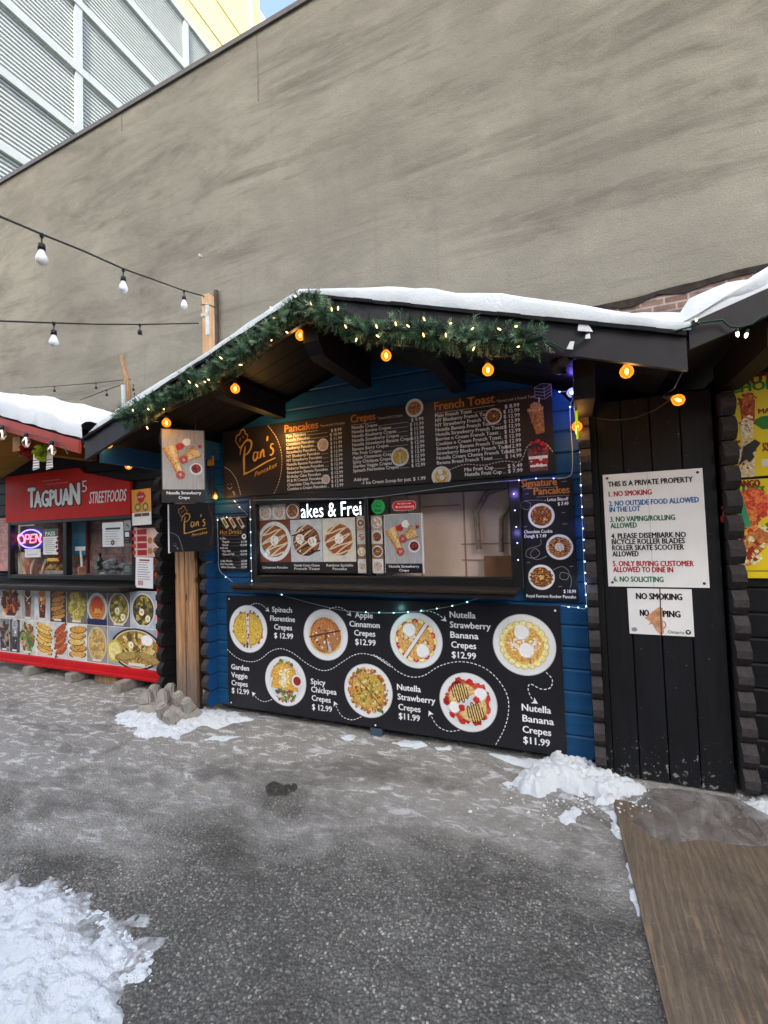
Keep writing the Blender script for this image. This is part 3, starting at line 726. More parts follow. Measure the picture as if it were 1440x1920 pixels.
        A.scatter(c, r*.7, [CREPE2, SUGAR, CAKED], 50, r*.05, 7.2)
    elif kind == 'choc':
        A.disc(c, r*.80, CAKED, 4, 30, .05); drizzle(c, r*.74, 10, 11, food('#c4894d'), r*.06, 6); A.scatter(c, r*.7, [CHOC, CAKED, CREPE2], 50, r*.06, 7.2)
        A.disc(c, r*.34, CREAMW, 9, 16, .08); drizzle(c, r*.3, 80, 6, CHOC, r*.035, 10)
    elif kind == 'nutball':
        A.disc(c, r*.80, CAKE, 4, 30, .04); drizzle(c, r*.74, 0, 10, CHOC, r*.06, 6); A.scatter(c, r*.72, [CREPE2, food('#d9a860'), CAKED], 80, r*.05, 7.2); A.disc(c, r*.17, food('#d8b26b'), 9, 12)
    else:
        A.disc(c, r*.78, CAKE, 4, 26, .04); drizzle(c, r*.72, 20, 9, CREAMW, r*.07, 6); A.scatter(c, r*.7, [CAKED, CREPE2, STRAW if kind == 'red' else CREPE], 26, r*.09, 5.4)
def crepe_photo(A, x0, z0, x1, z1, cap=True):
    """two rolled crepes, a strawberry, cream and a bowl of jam on pale grey boards, black caption"""
    W, H = x1-x0, z1-z0; zb = z0+(.16*H if cap else 0); h = z1-zb
    A.rect(x0, zb, x1, z1, wood('photo_boards', '#98989a', '#bfc2c2', 2, 4, .5, 0), 1)
    q = lambda a, c: (x0+a*W, zb+c*h)
    def roll(p, d, L_, w0=.17, w1=.115):
        (ax, az), (bx, bz) = q(*p), q(*d); l = math.hypot(bx-ax, bz-az); dx, dz = (bx-ax)/l, (bz-az)/l
        def body(k, m, L, off=0):
            lf = []; rt = []
            for i in range(9):
                f_ = i/8; wd = W*(w0+(w1-w0)*f_)*k*(.75+.25*math.sin(math.pi*min(1, f_*1.6+.25))); x = ax+dx*l*f_-dz*off*W; z_ = az+dz*l*f_+dx*off*W
                lf.append((x-dz*wd, z_+dx*wd)); rt.append((x+dz*wd, z_-dx*wd))
            A.poly(rt+lf[::-1], m, L)
        body(1.06, food('#8f5a26'), L_); body(1.0, food('#c08a45'), L_+.4); body(.72, food('#d9ae70'), L_+.8, .02); body(.34, food('#e6c794', 60, .2), L_+1.1, .035)
        A.scatter(((ax+bx)/2, (az+bz)/2), W*.12, [food('#b57a38'), food('#c9985a')], 14, W*.018, L_+1.4)
        A.disc((bx, bz), W*w1*1.0, food('#a86c30'), L_+2.6, 14, .08); A.disc((bx, bz), W*w1*.78, food('#a8434a'), L_+2.9, 12, .15); A.disc((bx, bz), W*w1*.4, food('#d08aa0'), L_+3.2, 8, .2)
    roll((.16, .72), (.42, .24), 3); roll((.84, .66), (.50, .50), 7)
    A.disc(q(.42, .72), W*.10, STRAW, 5, 9, .2); A.disc(q(.58, .80), W*.10, CREAMW, 5, 12, .15); A.disc(q(.90, .73), W*.05, STRAW, 10, 8, .2)
    A.disc(q(.80, .34), W*.175, RIMSH, 10, 22); A.disc(q(.80, .345), W*.155, PLATE, 10.5, 22); A.disc(q(.80, .35), W*.12, SAUCE, 11, 18); A.scatter(q(.80, .35), W*.1, [BERRY, STRAW, CHOC], 24, W*.025, 11.5)
    if cap:
        A.rect(x0, z0, x1, zb, BOARDK, 1)
        A.text('Nutella Strawberry', (x0+x1)/2, z0+.092*H, H*.040, WHITE, width=W*.82, align='C', bold=.02)
        A.text('Crepe', (x0+x1)/2, z0+.026*H, H*.040, WHITE, width=W*.26, align='C', bold=.02)
def chef_logo(A, x0, z0, W, m, L=3, rise=.26):
    """hand lettered name with a chef's hat: strokes in a unit box, baseline climbing"""
    def S(pts, wd=.03): A.ribbon(A.curve([(x0+W*p[0], z0+W*(p[1]+rise*p[0])) for p in pts], 6), W*wd, m, L, True)
    S([(.20, .66), (.165, .45), (.16, .26), (.155, .10)], .055)                         # P stem
    S([(.06, .52), (.10, .66), (.22, .76), (.34, .72), (.36, .60), (.28, .50), (.17, .47)], .045)
    S([(.50, .42), (.43, .44), (.40, .34), (.44, .27), (.50, .33), (.52, .43), (.51, .31), (.55, .28)], .04)
    S([(.58, .42), (.575, .28), (.61, .38), (.65, .42), (.665, .36), (.665, .28), (.70, .28)], .04)
    S([(.77, .66), (.765, .60), (.75, .56)], .045)
    S([(.92, .44), (.86, .46), (.84, .40), (.89, .35), (.90, .28), (.85, .24), (.81, .27)], .04)
    S([(.14, .08), (.40, .10), (.70, .14), (.95, .15)], .035); S([(.14, .08), (.20, .095), (.24, .07)], .05)
    S([(.03, .74), (-.04, .84), (-.02, .95), (.06, .96), (.10, 1.02), (.18, 1.01), (.21, .92), (.27, .86), (.24, .78)], .03)   # hat
    S([(.03, .74), (.06, .68), (.15, .72), (.24, .78)], .03); S([(.06, .80), (.08, .88)], .02); S([(.15, .84), (.15, .90)], .02)
    A.text('Pancakes', x0+W*.42, z0+W*(-.06+rise*.42), W*.10, m, width=W*.55, bold=0, shear=.25, L=L, rise=rise+.05)
def badge(A, c, r, m):
    A.dashes([(c[0]+r*math.cos(k*.2), c[1]+r*math.sin(k*.2)) for k in range(33)], r*.13, 9, .001, m, 3)
    A.ribbon(A.curve([(c[0]-r*.5, c[1]-r*.15), (c[0], c[1]-r*.5), (c[0]+r*.5, c[1]-r*.1)], 4), r*.14, m, 3)
    for s in (-.35, .3): A.ribbon([(c[0]+s*r-r*.1, c[1]+r*.25), (c[0]+s*r+r*.12, c[1]+r*.35)], r*.14, m, 3)
    A.ribbon([(c[0]+r*.6, c[1]-r*.85), (c[0]+r*1.0, c[1]-r*1.5)], r*.3, m, 3)

# ------------------------------------------------------------------ boards on the blue kiosk
def screws(t, A, pts, m, r=.006):
    for p in pts:
        b = MB(); c = A.O+A.ex*p[0]+A.ez*p[1]; b.lathe(c, ((r, 0), (r, .003), (r*.5, .005), (0, .005)), m, 8, tuple(A.n)); b.build('screw', t)
SCREW = paint('screw_dark', '#33333a', .4, .1, 9, .5)
# the big crepe board
A = Art((0, D, 0)); X0, X1, Z0, Z1 = -2.857, -.111, .060, 1.018
board = panel('crepe_board', 'long black board of seven crepe plates and prices below the serving shelf', 'menu board', A, X0, Z0, X1, Z1, .012, BOARDK)
for (u, v, k) in ((465, 1179, 'spinach'), (610, 1190, 'apple'), (779.5, 1200.5, 'strawban'), (982, 1209, 'banana'), (535, 1277, 'veggie'), (690, 1295, 'chickpea'), (877, 1316.6, 'strawberry')):
    a = A.sub(); plate(a, a.px(u, v), .203, k); a.build('plate_picture', board)
for cap in ((('Spinach', 529, 1148, 37), ('Florentine', 530, 1165, 46), ('Crepes', 531, 1181, 33), ('$ 12.99', 532, 1197, 35)),
    (('Apple', 682.5, 1158.7, 33), ('Cinnamon', 683.7, 1176, 56), ('Crepes', 684, 1192.5, 39), ('$12.99', 685.4, 1209.5, 38)),
    (('Nutella', 867.6, 1158.7, 48), ('Strawberry', 882, 1178.5, 76), ('Banana', 871, 1197, 52), ('Crepes', 869.6, 1215.5, 46), ('$12.99', 870, 1234.5, 45)),
    (('Nutella', 1006, 1335, 54), ('Banana', 1009.4, 1356, 58), ('Crepes', 1006.8, 1376.5, 52.6), ('$11.99', 1006.5, 1396.4, 49)),
    (('Garden', 450.4, 1256, 33), ('Veggie', 449, 1271, 30), ('Crepes', 449.5, 1286, 30), ('$ 12.99', 451, 1300.7, 32)),
    (('Spicy', 596.6, 1283.7, 27), ('Chickpea', 607.4, 1300, 47), ('Crepes', 602.5, 1315.5, 35), ('$ 12.99', 604, 1332.5, 37)),
    (('Nutella', 767, 1295.5, 44), ('Strawberry', 781, 1315.4, 70), ('Crepes', 768, 1333, 41), ('$11.99', 767.7, 1350, 39))):
    a = A.sub()
    for s, u, v, wp in cap: a.tc(s, u, v, wp, .043, WHITE, bold=.026)
    a.build('caption', board)
z7 = lambda x, y: A.px(400+x/4, 1100+y/4); z8 = lambda x, y: A.px(700+x/3.2727, 1100+y/3.2727)
def dl(a, pts): a.dashes(a.curve(pts, 10), .0055, .017, .011, WHITE, 2)
a = A.sub(); dl(a, [z7(*p) for p in ((105, 470), (180, 535), (275, 563), (350, 545), (430, 485), (510, 465), (600, 500), (700, 575), (800, 625), (880, 620), (960, 570), (1050, 515), (1130, 502), (1230, 530), (1330, 600))] +
   [z8(*p) for p in ((0, 418), (80, 460), (150, 520), (230, 553), (310, 545), (400, 490), (500, 462), (600, 468), (700, 510), (780, 590), (825, 680), (828, 780), (800, 880), (745, 980))]); a.build('dotted_line', board)
for f_, pts in ((z7, ((280, 140), (320, 125), (370, 140), (420, 188))), (z7, ((868, 168), (930, 152), (990, 175), (1035, 222))), (z7, ((440, 845), (385, 862), (330, 838), (290, 788))), (z7, ((1110, 975), (1040, 998), (960, 965), (905, 858))),
    (z8, ((280, 156), (340, 150), (400, 172), (450, 214))), (z8, ((530, 880), (460, 886), (390, 850), (340, 760))), (z8, ((1060, 525), (1098, 570), (1085, 620), (1030, 628), (965, 598), (950, 630), (975, 690), (1010, 718)))):
    a = A.sub(); q = [f_(*p) for p in pts]; dl(a, q); a.arrow(q[-1], a.curve(q, 10)[-5], .038, WHITE, 2); a.build('arrow', board)
screws(board, A, ((X0+.03, Z1-.03), (X1-.03, Z1-.03), (X0+.03, Z0+.03), (X1-.04, Z0+.03), (-1.45, Z0+.02)), WHITEP, .007)

# the wide menu above the window
A = Art((0, D, 0)); X0, X1, Z0, Z1 = -2.86, -.098, 1.882, 2.472
menu = panel('menu_board', 'wide dark menu board of pancakes, crepes and french toast above the window', 'menu board', A, X0, Z0, X1, Z1, .012, BOARDB)
a = A.sub(); p = a.px(452, 898); chef_logo(a, p[0]-.03, p[1]-.015, .42, GOLD, 3, .26); a.build('emblem', menu)
a = A.sub()
z = lambda x, y: a.px(420+x/4.5, 760+y/4.5)
a.dashes(a.curve([z(*p) for p in ((370, 172), (430, 250), (470, 340), (488, 430), (485, 540), (460, 660), (415, 758))]), .006, .016, .009, ink('#cfae7c'), 2)
a.dashes(a.curve([z(*p) for p in ((5, 520), (60, 560), (110, 640), (145, 775))]), .005, .012, .009, WHITE, 2); badge(a, z(50, 682), .055, GREY)
def menu_list(head, hu, sub, su, u0, v0, u1, v1, ur0, vr0, ur1, vr1, items, h=.0245):
    x0, zA = a.px(u0, v0); x1, zB = a.px(u1, v1); xr = (a.px(ur0, vr0)[0]+a.px(ur1, vr1)[0])/2; x0 = (x0+x1)/2
    n = len(items)
    for i, (nm, pr) in enumerate(items):
        zz = zA+(zB-zA)*i/(n-1); e = a.text(nm, x0, zz, h, WHITE, bold=.02); wv = .16
        s = a.text(pr, xr, zz, h, WHITE, align='R', bold=.02, width=.105 if len(pr) > 6 else .095)
        a.rect(e+.008, zz-.001, xr-.125, zz+.0015, ink('#c7c2bd'), 2)
    a.tpx(head, hu[0], hu[1], hu[2], .060, COPPER, bold=.03); q = a.px(hu[0], hu[1]); q2 = a.px(hu[2], hu[1]); a.rect(q[0], q[1]-.022, q2[0], q[1]-.0185, ink('#b9b1a6'), 2)
    a.tpx(sub, su[0], su[1], su[2], .019, ink('#c3b6a4'), bold=.006)
P12 = '$ 12.99'
menu_list('Pancakes', (534, 811, 597), '*Served with 2 Pancakes', (600, 801, 647), 536, 821, 540, 919.5, 640, 810, 644.4, 913,
    list(zip(['Plain Pancakes', 'Nutella Pancakes', 'Cinnamon Pancakes', 'Blueberry Pancakes', 'Strawberry Pancakes', 'NY Blueberry Pancakes', 'NY Strawberry Pancakes', 'Nutella Banana Pancakes', 'Bluberry Banana Pancakes', 'Strawberry Banana Pancakes', 'Birthday Cake Pancakes', 'M & M Crunch Pancakes', 'Chocolate Chip Pancakes', 'Cookies n Cream Pancakes'],
             ['$ 8.99', '$ 10.99', '$ 11.99', '$ 11.99', '$ 11.99']+[P12]*9)), .023)
menu_list('Crepes', (658, 793, 704), '*Served with 2 Crepes', (708, 787, 755), 658.8, 805.3, 663.5, 885.5, 793.5, 787, 797.8, 875,
    list(zip(['Nutella Crepes', 'Nutella Banana Crepes', 'Nutella Blueberry Crepes', 'Nutella Strawberry Crepes', 'Nutella Strawberry Banana Crepes', 'Banana Berry Crepes', 'Mix Fruit Crepes', 'Apple Cinnamon Crepes', 'Spicy Chickpea Crepes', 'Garden Veggie Crepes', 'Spinach Florentine Crepes'],
             ['$ 9.99', '$ 11.99', '$ 11.99', '$ 11.99']+[P12]*7)))
menu_list('French Toast', (815, 770, 928), '*Served with 2 French Toast', (931, 755, 1005), 815.9, 783, 819.5, 871, 973, 765, 978.7, 857.7,
    list(zip(['Plain French Toast', 'NY Blueberry French Toast', 'NY Strawberry French Toast', 'Nutella Banana French Toast', 'Nutella Strawberry French Toast', 'Berries n Cream French Toast', 'Cookies n Cream French Toast', 'Strawberry Banana French Toast', 'Strawberry Blueberry French Toast', 'Nutella Cream Cheese French Toast', 'Banana Bread French Toast'],
             ['$ 8.99']+[P12]*9+['$ 14.99'])))
for s, u, v, pr, ur, vr in (('Mix Fruit Cup', 871, 884, '$ 5.49', 979.5, 876.5), ('Nutella Fruit Cup', 872, 893, '$ 7.99', 980, 885.5), ('-1 Ice Cream Scoop for just', 678, 908.5, '$ 1.99', 798, 899)):
    q = a.px(u, v); r_ = a.px(ur, vr); e = a.text(s, q[0], q[1], .0245, WHITE, bold=.02); a.text(pr, r_[0], q[1], .0245, WHITE, align='R', bold=.02, width=.095); a.rect(e+.008, q[1], r_[0]-.11, q[1]+.0025, ink('#c7c2bd'), 2)
q = a.px(663.8, 902.5); a.text('Add-ons', q[0], q[1], .0245, WHITE, bold=.02)
z3 = lambda x, y: a.px(640+x/2.769, 520+y/2.769)
a.dashes(a.curve([z3(*p) for p in ((560, 1000), (640, 972), (740, 975), (840, 955), (920, 958), (945, 930), (965, 880), (1010, 855), (1060, 862), (1105, 915))]), .005, .014, .008, ink('#d8d2c8'), 2)
for c_, r_ in (((1045, 590), .045),):       # little line drawing of a layered cake
    q = z3(*c_)
    for k in range(4): a.ribbon([(q[0]-.05, q[1]-.04+k*.022), (q[0]+.01, q[1]-.055+k*.022), (q[0]+.055, q[1]-.03+k*.022)], .005, GREY, 2)
    for s in (-.05, .01, .055): a.ribbon([(q[0]+s, q[1]-.045), (q[0]+s, q[1]+.03)], .004, GREY, 2)
    a.ribbon([(q[0]-.05, q[1]+.03), (q[0]+.0, q[1]+.05), (q[0]+.055, q[1]+.036)], .004, GREY, 2)
q = a.px(618, 791); a.dashes([(q[0]+.05*math.cos(k*.3), q[1]+.022*math.sin(k*.3)) for k in range(22)], .004, 9, .01, GREY, 2); a.dashes([(q[0]+.034*math.cos(k*.3), q[1]+.01+.016*math.sin(k*.3)) for k in range(22)], .004, 9, .01, GREY, 2)
a.build('lettering', menu)
for u, v, r_, k in ((605.5, 834, .052, 'cake'), (611, 899, .038, 'cake'), (750, 856.5, .072, 'spinach'), (777, 765, .07, 'apple'), (925.5, 780.5, .056, 'nutball'), (827.5, 893, .073, 'banana')):
    a = A.sub(); plate(a, a.px(u, v), r_, k); a.build('plate_picture', menu)
a = A.sub()       # iced drink and fruit cup
q = z3(1012, 742); M1 = food('#a9743f'); a.poly([(q[0]-.050, q[1]+.07), (q[0]+.046, q[1]+.07), (q[0]+.050, q[1]-.085), (q[0]-.004, q[1]-.095)], M1, 2); a.poly([(q[0]-.056, q[1]+.082), (q[0]+.050, q[1]+.086), (q[0]+.046, q[1]+.066), (q[0]-.052, q[1]+.062)], food('#c79b62'), 3)
a.disc((q[0], q[1]+.088), .036, food('#b98a55'), 2.5, 14, .15); a.scatter((q[0], q[1]), .04, [food('#8a5a2c'), food('#c8935a')], 24, .006, 4, sx=.7); a.ribbon([(q[0]+.022, q[1]+.09), (q[0]+.024, q[1]+.15)], .008, ink('#d8d0c4'), 2.2)
q = z3(1022, 940); W3 = lambda x, y: (q[0]+x*.70, q[1]+y*.70)
a.poly([W3(-.10, .10), W3(.10, .10), W3(.08, -.12), W3(-.075, -.12)], food('#6e4a48'), 2); a.scatter(W3(0, -.03), .045, [STRAW, CREAMW, BERRY, food('#5a3038')], 50, .009, 3)
a.ribbon([W3(-.085, .01), W3(.085, .01)], .02, CREAMW, 4.2); a.ribbon([W3(-.08, -.04), W3(.08, -.035)], .015, STRAW, 4.5); a.ribbon([W3(-.075, -.07), W3(.075, -.07)], .014, CREAMW, 4.4)
a.scatter(W3(0, .115), .04, [BERRY, food('#4a2325'), STRAW], 40, .012, 5, sx=1.4); a.dashes([(W3(0, .1)[0]+.073*math.cos(k*.3), W3(0, .1)[1]+.013*math.sin(k*.3)) for k in range(22)], .004, 9, .01, ink('#cfc9c2'), 6)
a.build('drink_picture', menu)

# signature pancakes column
A = Art((0, D, 0)); X0, X1, Z0, Z1 = -.325, .004, 1.051, 1.848
sig = panel('signature_board', 'narrow black signature pancakes board with three plates right of the window', 'menu board', A, X0, Z0, X1, Z1, .012, BOARDK)
a = A.sub(); z6 = lambda x, y: a.px(680+x/3.13, 880+y/3.13)
def t6(s, x0, y, x1, h, m, **k): p = z6(x0, y); q = z6(x1, y); a.text(s, p[0], p[1], h, m, width=q[0]-p[0], **k)
t6('Signature', 932, 105, 1140, .048, COPPER, bold=.03); t6('Pancakes', 1005, 150, 1215, .048, COPPER, bold=.03)
for x0, x1, y in ((940, 1140, 110), (1020, 1215, 157)): p = z6(x0, y); q = z6(x1, y); a.rect(p[0], p[1]-.008, q[0], p[1]-.005, GREY, 2)
t6('- Lotus Biscoff', 1070, 188, 1208, .021, WHITE, bold=.02); t6('$ 7.49', 1146, 212, 1208, .021, WHITE, bold=.02); t6('Chocolate Cookie', 948, 376, 1114, .021, WHITE, bold=.02); t6('Dough $ 7.49', 950, 402, 1078, .021, WHITE, bold=.02)
t6('$ 10.99', 1180, 725, 1252, .021, WHITE, bold=.02); t6('Royal Ferrero Rocher Pancake', 962, 750, 1252, .019, WHITE, bold=.018)
for pts in (((1075, 185), (1010, 180), (940, 190), (935, 225), (975, 235), (985, 200), (950, 185)), ((1045, 412), (1040, 445), (970, 470), (960, 510), (1010, 520), (1040, 490), (1010, 465), (985, 500), (1020, 530), (1080, 510)), ((1120, 590), (1170, 570), (1210, 600), (1200, 645), (1160, 640), (1165, 605), (1215, 620), (1225, 660), (1218, 695))):
    a.ribbon(a.curve([z6(*p) for p in pts], 5), .003, GREY, 2)
for c_, r_ in (((1182, 72), .03), ((955, 338), .022), ((1178, 255), .018), ((1186, 322), .028), ((972, 548), .02), ((1225, 570), .02), ((1160, 688), .022), ((965, 145), .02)):
    q = z6(*c_); a.dashes([(q[0]+r_*math.cos(k*.45), q[1]+r_*.65*math.sin(k*.45)) for k in range(15)], .0035, 9, .01, GREY, 2); a.ribbon([(q[0]-r_*.5, q[1]), (q[0]+r_*.5, q[1]+r_*.1)], .0035, GREY, 2)
a.build('lettering', sig)
for u, v, k in ((1048, 272, 'waffle'), (1155, 456, 'choc'), (1049, 633, 'nutball')):
    a = A.sub(); plate(a, z6(u, v), .083, k); a.build('plate_picture', sig)

# hot drinks board
A = Art((0, D, 0)); p0 = A.px(408, 968); p1 = A.px(465, 1071)
hot = panel('drinks_board', 'small black hot drinks price board left of the window', 'menu board', A, p0[0], p1[1], p1[0], p0[1]+.0, .012, BOARDK)
a = A.sub(); zh = lambda x, y: a.px(400+x/11.3, 940+y/11.3)
for i, x in enumerate((245, 405, 575)):
    q = zh(x, 450); a.poly([(q[0]-.048, q[1]+.035), (q[0]-.015, q[1]+.055), (q[0]+.048, q[1]-.035), (q[0]+.015, q[1]-.055)], ink('#cfcabb'), 2); a.poly([(q[0]-.028, q[1]+.022), (q[0]-.008, q[1]+.034), (q[0]+.028, q[1]-.022), (q[0]+.008, q[1]-.034)], (GREEN, CAKE, CAKED)[i], 3)
def th(s, x0, y, x1, h, m, **k): p = zh(x0, y); q = zh(x1, y); a.text(s, p[0], p[1], h, m, width=q[0]-p[0], **k)
th('Hot Drinks', 145, 705, 600, .042, GOLD, bold=.0); th('Coffee', 140, 808, 270, .018, WHITE, bold=.02); th('Add-ons', 145, 1010, 310, .018, WHITE, bold=.02)
for s, x, y, x1, pr, xp in (('*Regular', 185, 878, 350, '$ 1.99', 595), ('*Decaf', 185, 948, 320, '+$ 0.49', 565), ('*Oat Milk', 185, 1078, 370, '+$ 0.99', 570), ('*Almond Milk', 185, 1145, 450, '+$ 0.99', 570), ('Caffe Mocha', 155, 1285, 405, '$ 2.99', 600), ('Hot Chocolate', 155, 1350, 425, '$ 2.99', 600), ('White Chocolate', 165, 1415, 470, '$ 2.99', 600)):
    th(s, x, y, x1, .018, WHITE, bold=.02); th(pr, xp, y, 712, .018, WHITE, bold=.02); p = zh(x1+14, y); q = zh(xp-12, y); a.rect(p[0], p[1], q[0], p[1]+.0025, GREY, 2)
p = zh(275, 808); q = zh(575, 808); a.rect(p[0], p[1], q[0], p[1]+.0025, GREY, 2); p = zh(180, 735); q = zh(540, 735); a.rect(p[0], p[1], q[0], p[1]+.003, GREY, 2)
a.disc(zh(650, 745), .024, CREAMW, 2, 14, .05); a.disc(zh(650, 738), .012, CAKED, 3, 10)
for y in (560, 1190): a.ribbon(a.curve([zh(*p) for p in ((105, y-40), (180, y-45), (260, y+20), (330, y+30), (420, y-20), (520, y-25), (600, y+25), (720, y-50))], 4), .004, ink('#5c5a55'), 2)
a.build('lettering', hot)

# inside the window: scrolling sign, food posters, stickers
yp = D+.026
A = Art((0, yp, 0)); zw = lambda x, y: A.px(400+x/4, 900+y/4)
def poster(name, label, cat, pts, art, m=WHITEP, part='print', grp=None):
    p0 = zw(*pts[0]); p1 = zw(*pts[1]); t = panel(name, label, cat, A, p0[0], p1[1], p1[0], p0[1], .004, m, grp)
    a = A.sub(); art(a, p0[0], p1[1], p1[0], p0[1]); a.build(part, t); return t
def drizzled(a, x0, z0, x1, z1, kind, cap):
    W, H = x1-x0, z1-z0; zb = z0+.20*H; c = ((x0+x1)/2, (zb+z1)/2); r = W*.5
    a.rect(x0, zb, x1, z1, food({'cinnamon': '#7b3f2c', 'toast': '#c2c8cc', 'rainbow': '#d6d3c8'}[kind], 20, .1), 1)
    if kind == 'cinnamon': a.disc(c, r*1.05, PLATE, 1.6, 30); a.rect(x0-.0, zb, x0+.001, zb, WHITEP, 1)
    a.disc(c, r*.84, CAKED, 2, 30, .03)
    a.disc(c, r*.80, food({'cinnamon': '#96562c', 'toast': '#8b5a36', 'rainbow': '#93502d'}[kind]), 3, 30, .04)
    if kind == 'rainbow': a.disc(c, r*.82, CREPE, 2.6, 30)
    if kind == 'cinnamon':
        for q in (.68, .52, .36): a.dashes([(c[0]+r*q*math.cos(k*.25), c[1]+r*q*math.sin(k*.25)) for k in range(27)], r*.07, 9, .01, CAKED, 3.5)
    for k in range(8):
        o = -.72+k*.205; h = math.sqrt(1-o*o)*.84; sg = 1 if k % 2 else -1; rt_ = .42
        pts = [(c[0]+r*(h*f_*math.cos(rt_)-(o+.10*f_*sg)*math.sin(rt_)), c[1]+r*(h*f_*math.sin(rt_)+(o+.10*f_*sg+.02*math.sin(f_*5+k))*math.cos(rt_))) for f_ in [q/8*2-1 for q in range(9)]]
        a.ribbon(pts, r*.075, ink('#e6d2b0') if kind != 'toast' or k % 2 else CHOC, 5)
    if kind == 'toast': a.scatter(c, r*.7, [CHOC, CAKED, SUGAR], 40, r*.07, 4)
    for cc in ([(c[0]-.38*r, c[1]+.1*r), (c[0]+.4*r, c[1]-.06*r)] if kind == 'toast' else [(c[0]+.02*r, c[1]+.05*r)]): a.disc(cc, r*.27, CREAMW, 7, 16, .08); a.scatter(cc, r*.2, [SUGAR, CAKE, CREPE2], 16, r*.035, 8)
    a.rect(x0, z0, x1, zb, BOARDB, 1)
    for i, s in enumerate(cap): a.text(s, (x0+x1)/2, z0+H*(.115-.065*i if len(cap) > 1 else .075), H*.042, WHITE, width=W*(.8 if len(s) > 11 else .42), align='C', bold=.02)
def three(a, x0, z0, x1, z1):
    f_ = [zw(x, 400)[0] for x in (340, 577, 817, 1068)]; zt_ = zw(600, 300)[1]
    for i, (k, cap) in enumerate((('cinnamon', ['Cinnamon Pancake']), ('toast', ['Nutella Cream Cheese', 'French Toast']), ('rainbow', ['Rainbow Sprinkle', 'Pancake']))): drizzled(a, f_[i]+.002, z0+.004, f_[i+1]-.002, zt_, k, cap)
poster('food_poster', 'three photo poster of drizzled pancakes and french toast in the left pane', 'poster', ((338, 295), (1068, 700)), three, BOARDB)
def tiles(kinds, cols):
    def f(a, x0, z0, x1, z1):
        n = len(kinds)
        for i, k in enumerate(kinds):
            if cols == 'row': q = (x0+(x1-x0)*i/n, z0, x0+(x1-x0)*(i+1)/n, z1)
            else: q = (x0, z1-(z1-z0)*(i+1)/n, x1, z1-(z1-z0)*i/n)
            a.rect(q[0]+.001, q[1]+.001, q[2]-.001, q[3]-.001, food(('#b9a091', '#c9c4bb', '#8e6a52', '#d5d2cc')[i % 4], 20, .12), 1); plate(a, ((q[0]+q[2])/2, (q[1]+q[3])/2), min(q[2]-q[0], q[3]-q[1])*.47, k)
    return f
poster('food_poster', 'strip of three small food photos at the top left of the left pane', 'poster', ((340, 190), (648, 292)), tiles(['cake', 'red', 'waffle'], 'row'), BOARDB)
poster('food_poster', 'column of four small food photos at the right edge of the left pane', 'poster', ((1072, 270), (1150, 700)), tiles(['choc', 'strawberry', 'banana', 'cake'], 'col'), BOARDB)
poster('food_poster', 'column of four small food photos at the left edge of the right pane', 'poster', ((1180, 265), (1280, 700)), tiles(['strawban', 'waffle', 'nutball', 'red'], 'col'), BOARDB)
p0 = zw(650, 170); p1 = zw(1140, 275)
t = panel('message_sign', 'black scrolling sign with white pixel letters in the left pane', 'led sign', A, p0[0], p1[1], p1[0], p0[1], .02, paint('led_sign_black', '#0b0b0c', .5), None)
LEDW = glow('led_white', '#e6f2ff', 1.0); a = A.sub()
h_ = (p0[1]-p1[1])
a.text('akes & Frei', p0[0]+.008, p1[1]+h_*.10, h_*.80, LEDW, width=(p1[0]-p0[0])*.93, bold=-.004)
a.build('lettering', t)
x0 = zw(1282, 400)[0]; x1 = A.px(680+355/3.13, 880+400/3.13)[0]; z1 = A.px(680+200/3.13, 880+262/3.13)[1]; z0 = A.px(680+200/3.13, 880+608/3.13)[1]
t = panel('crepe_poster', 'white edged strawberry crepe poster in the right pane of the window', 'poster', A, x0-.0, z0-.0, x1, z1, .006, WHITEP)
a = A.sub(); crepe_photo(a, x0+.004, z0, x1-.012, z1-.004); a.build('print', t)
# stickers on the glass
A = Art((0, D-.001, 0)); GR = ink('#2fae57'); RD = ink('#d11f2a')
q = A.px(680+91/3.13, 880+220/3.13); t = thing('round_sticker', 'round green delivery sticker on the right pane', 'sticker', (q[0], D, q[1]))
a = A.sub(); a.disc(q, .056, GR, 1, 32); a.text('Order with', q[0], q[1]+.028, .009, ink('#0d4a22'), align='C', bold=.01); a.text('Uber', q[0], q[1]-.003, .022, ink('#0b2b17'), align='C', bold=.012); a.text('Eats', q[0], q[1]-.037, .022, ink('#0b2b17'), align='C', bold=.03); a.build('print', t)
q = A.px(680+243/3.13, 880+213/3.13); t = thing('pill_sticker', 'red oval delivery sticker beside the round green one', 'sticker', (q[0], D, q[1]))
a = A.sub(); W_ = .093; pts = [(q[0]+s*(W_-.035)+.036*math.cos(rad(k)), q[1]+.036*math.sin(rad(k))) for s, ks in ((1, range(-90, 91, 15)), (-1, range(90, 271, 15))) for k in ks]; a.poly(pts, ink('#f0d9d6'), 1); a.poly([(q[0]+(p[0]-q[0])*.96, q[1]+(p[1]-q[1])*.92) for p in pts], RD, 2)
a.text('We deliver with', q[0], q[1]+.010, .012, WHITE, align='C', bold=.014, L=3, width=.11); a.text('DOORDASH', q[0]+.018, q[1]-.017, .015, WHITE, align='C', bold=.02, L=3, width=.115)
a.poly([(q[0]-.072, q[1]-.002), (q[0]-.056, q[1]-.002), (q[0]-.045, q[1]-.010), (q[0]-.056, q[1]-.018), (q[0]-.062, q[1]-.018), (q[0]-.056, q[1]-.010), (q[0]-.066, q[1]-.010)], WHITE, 3); a.build('print', t)

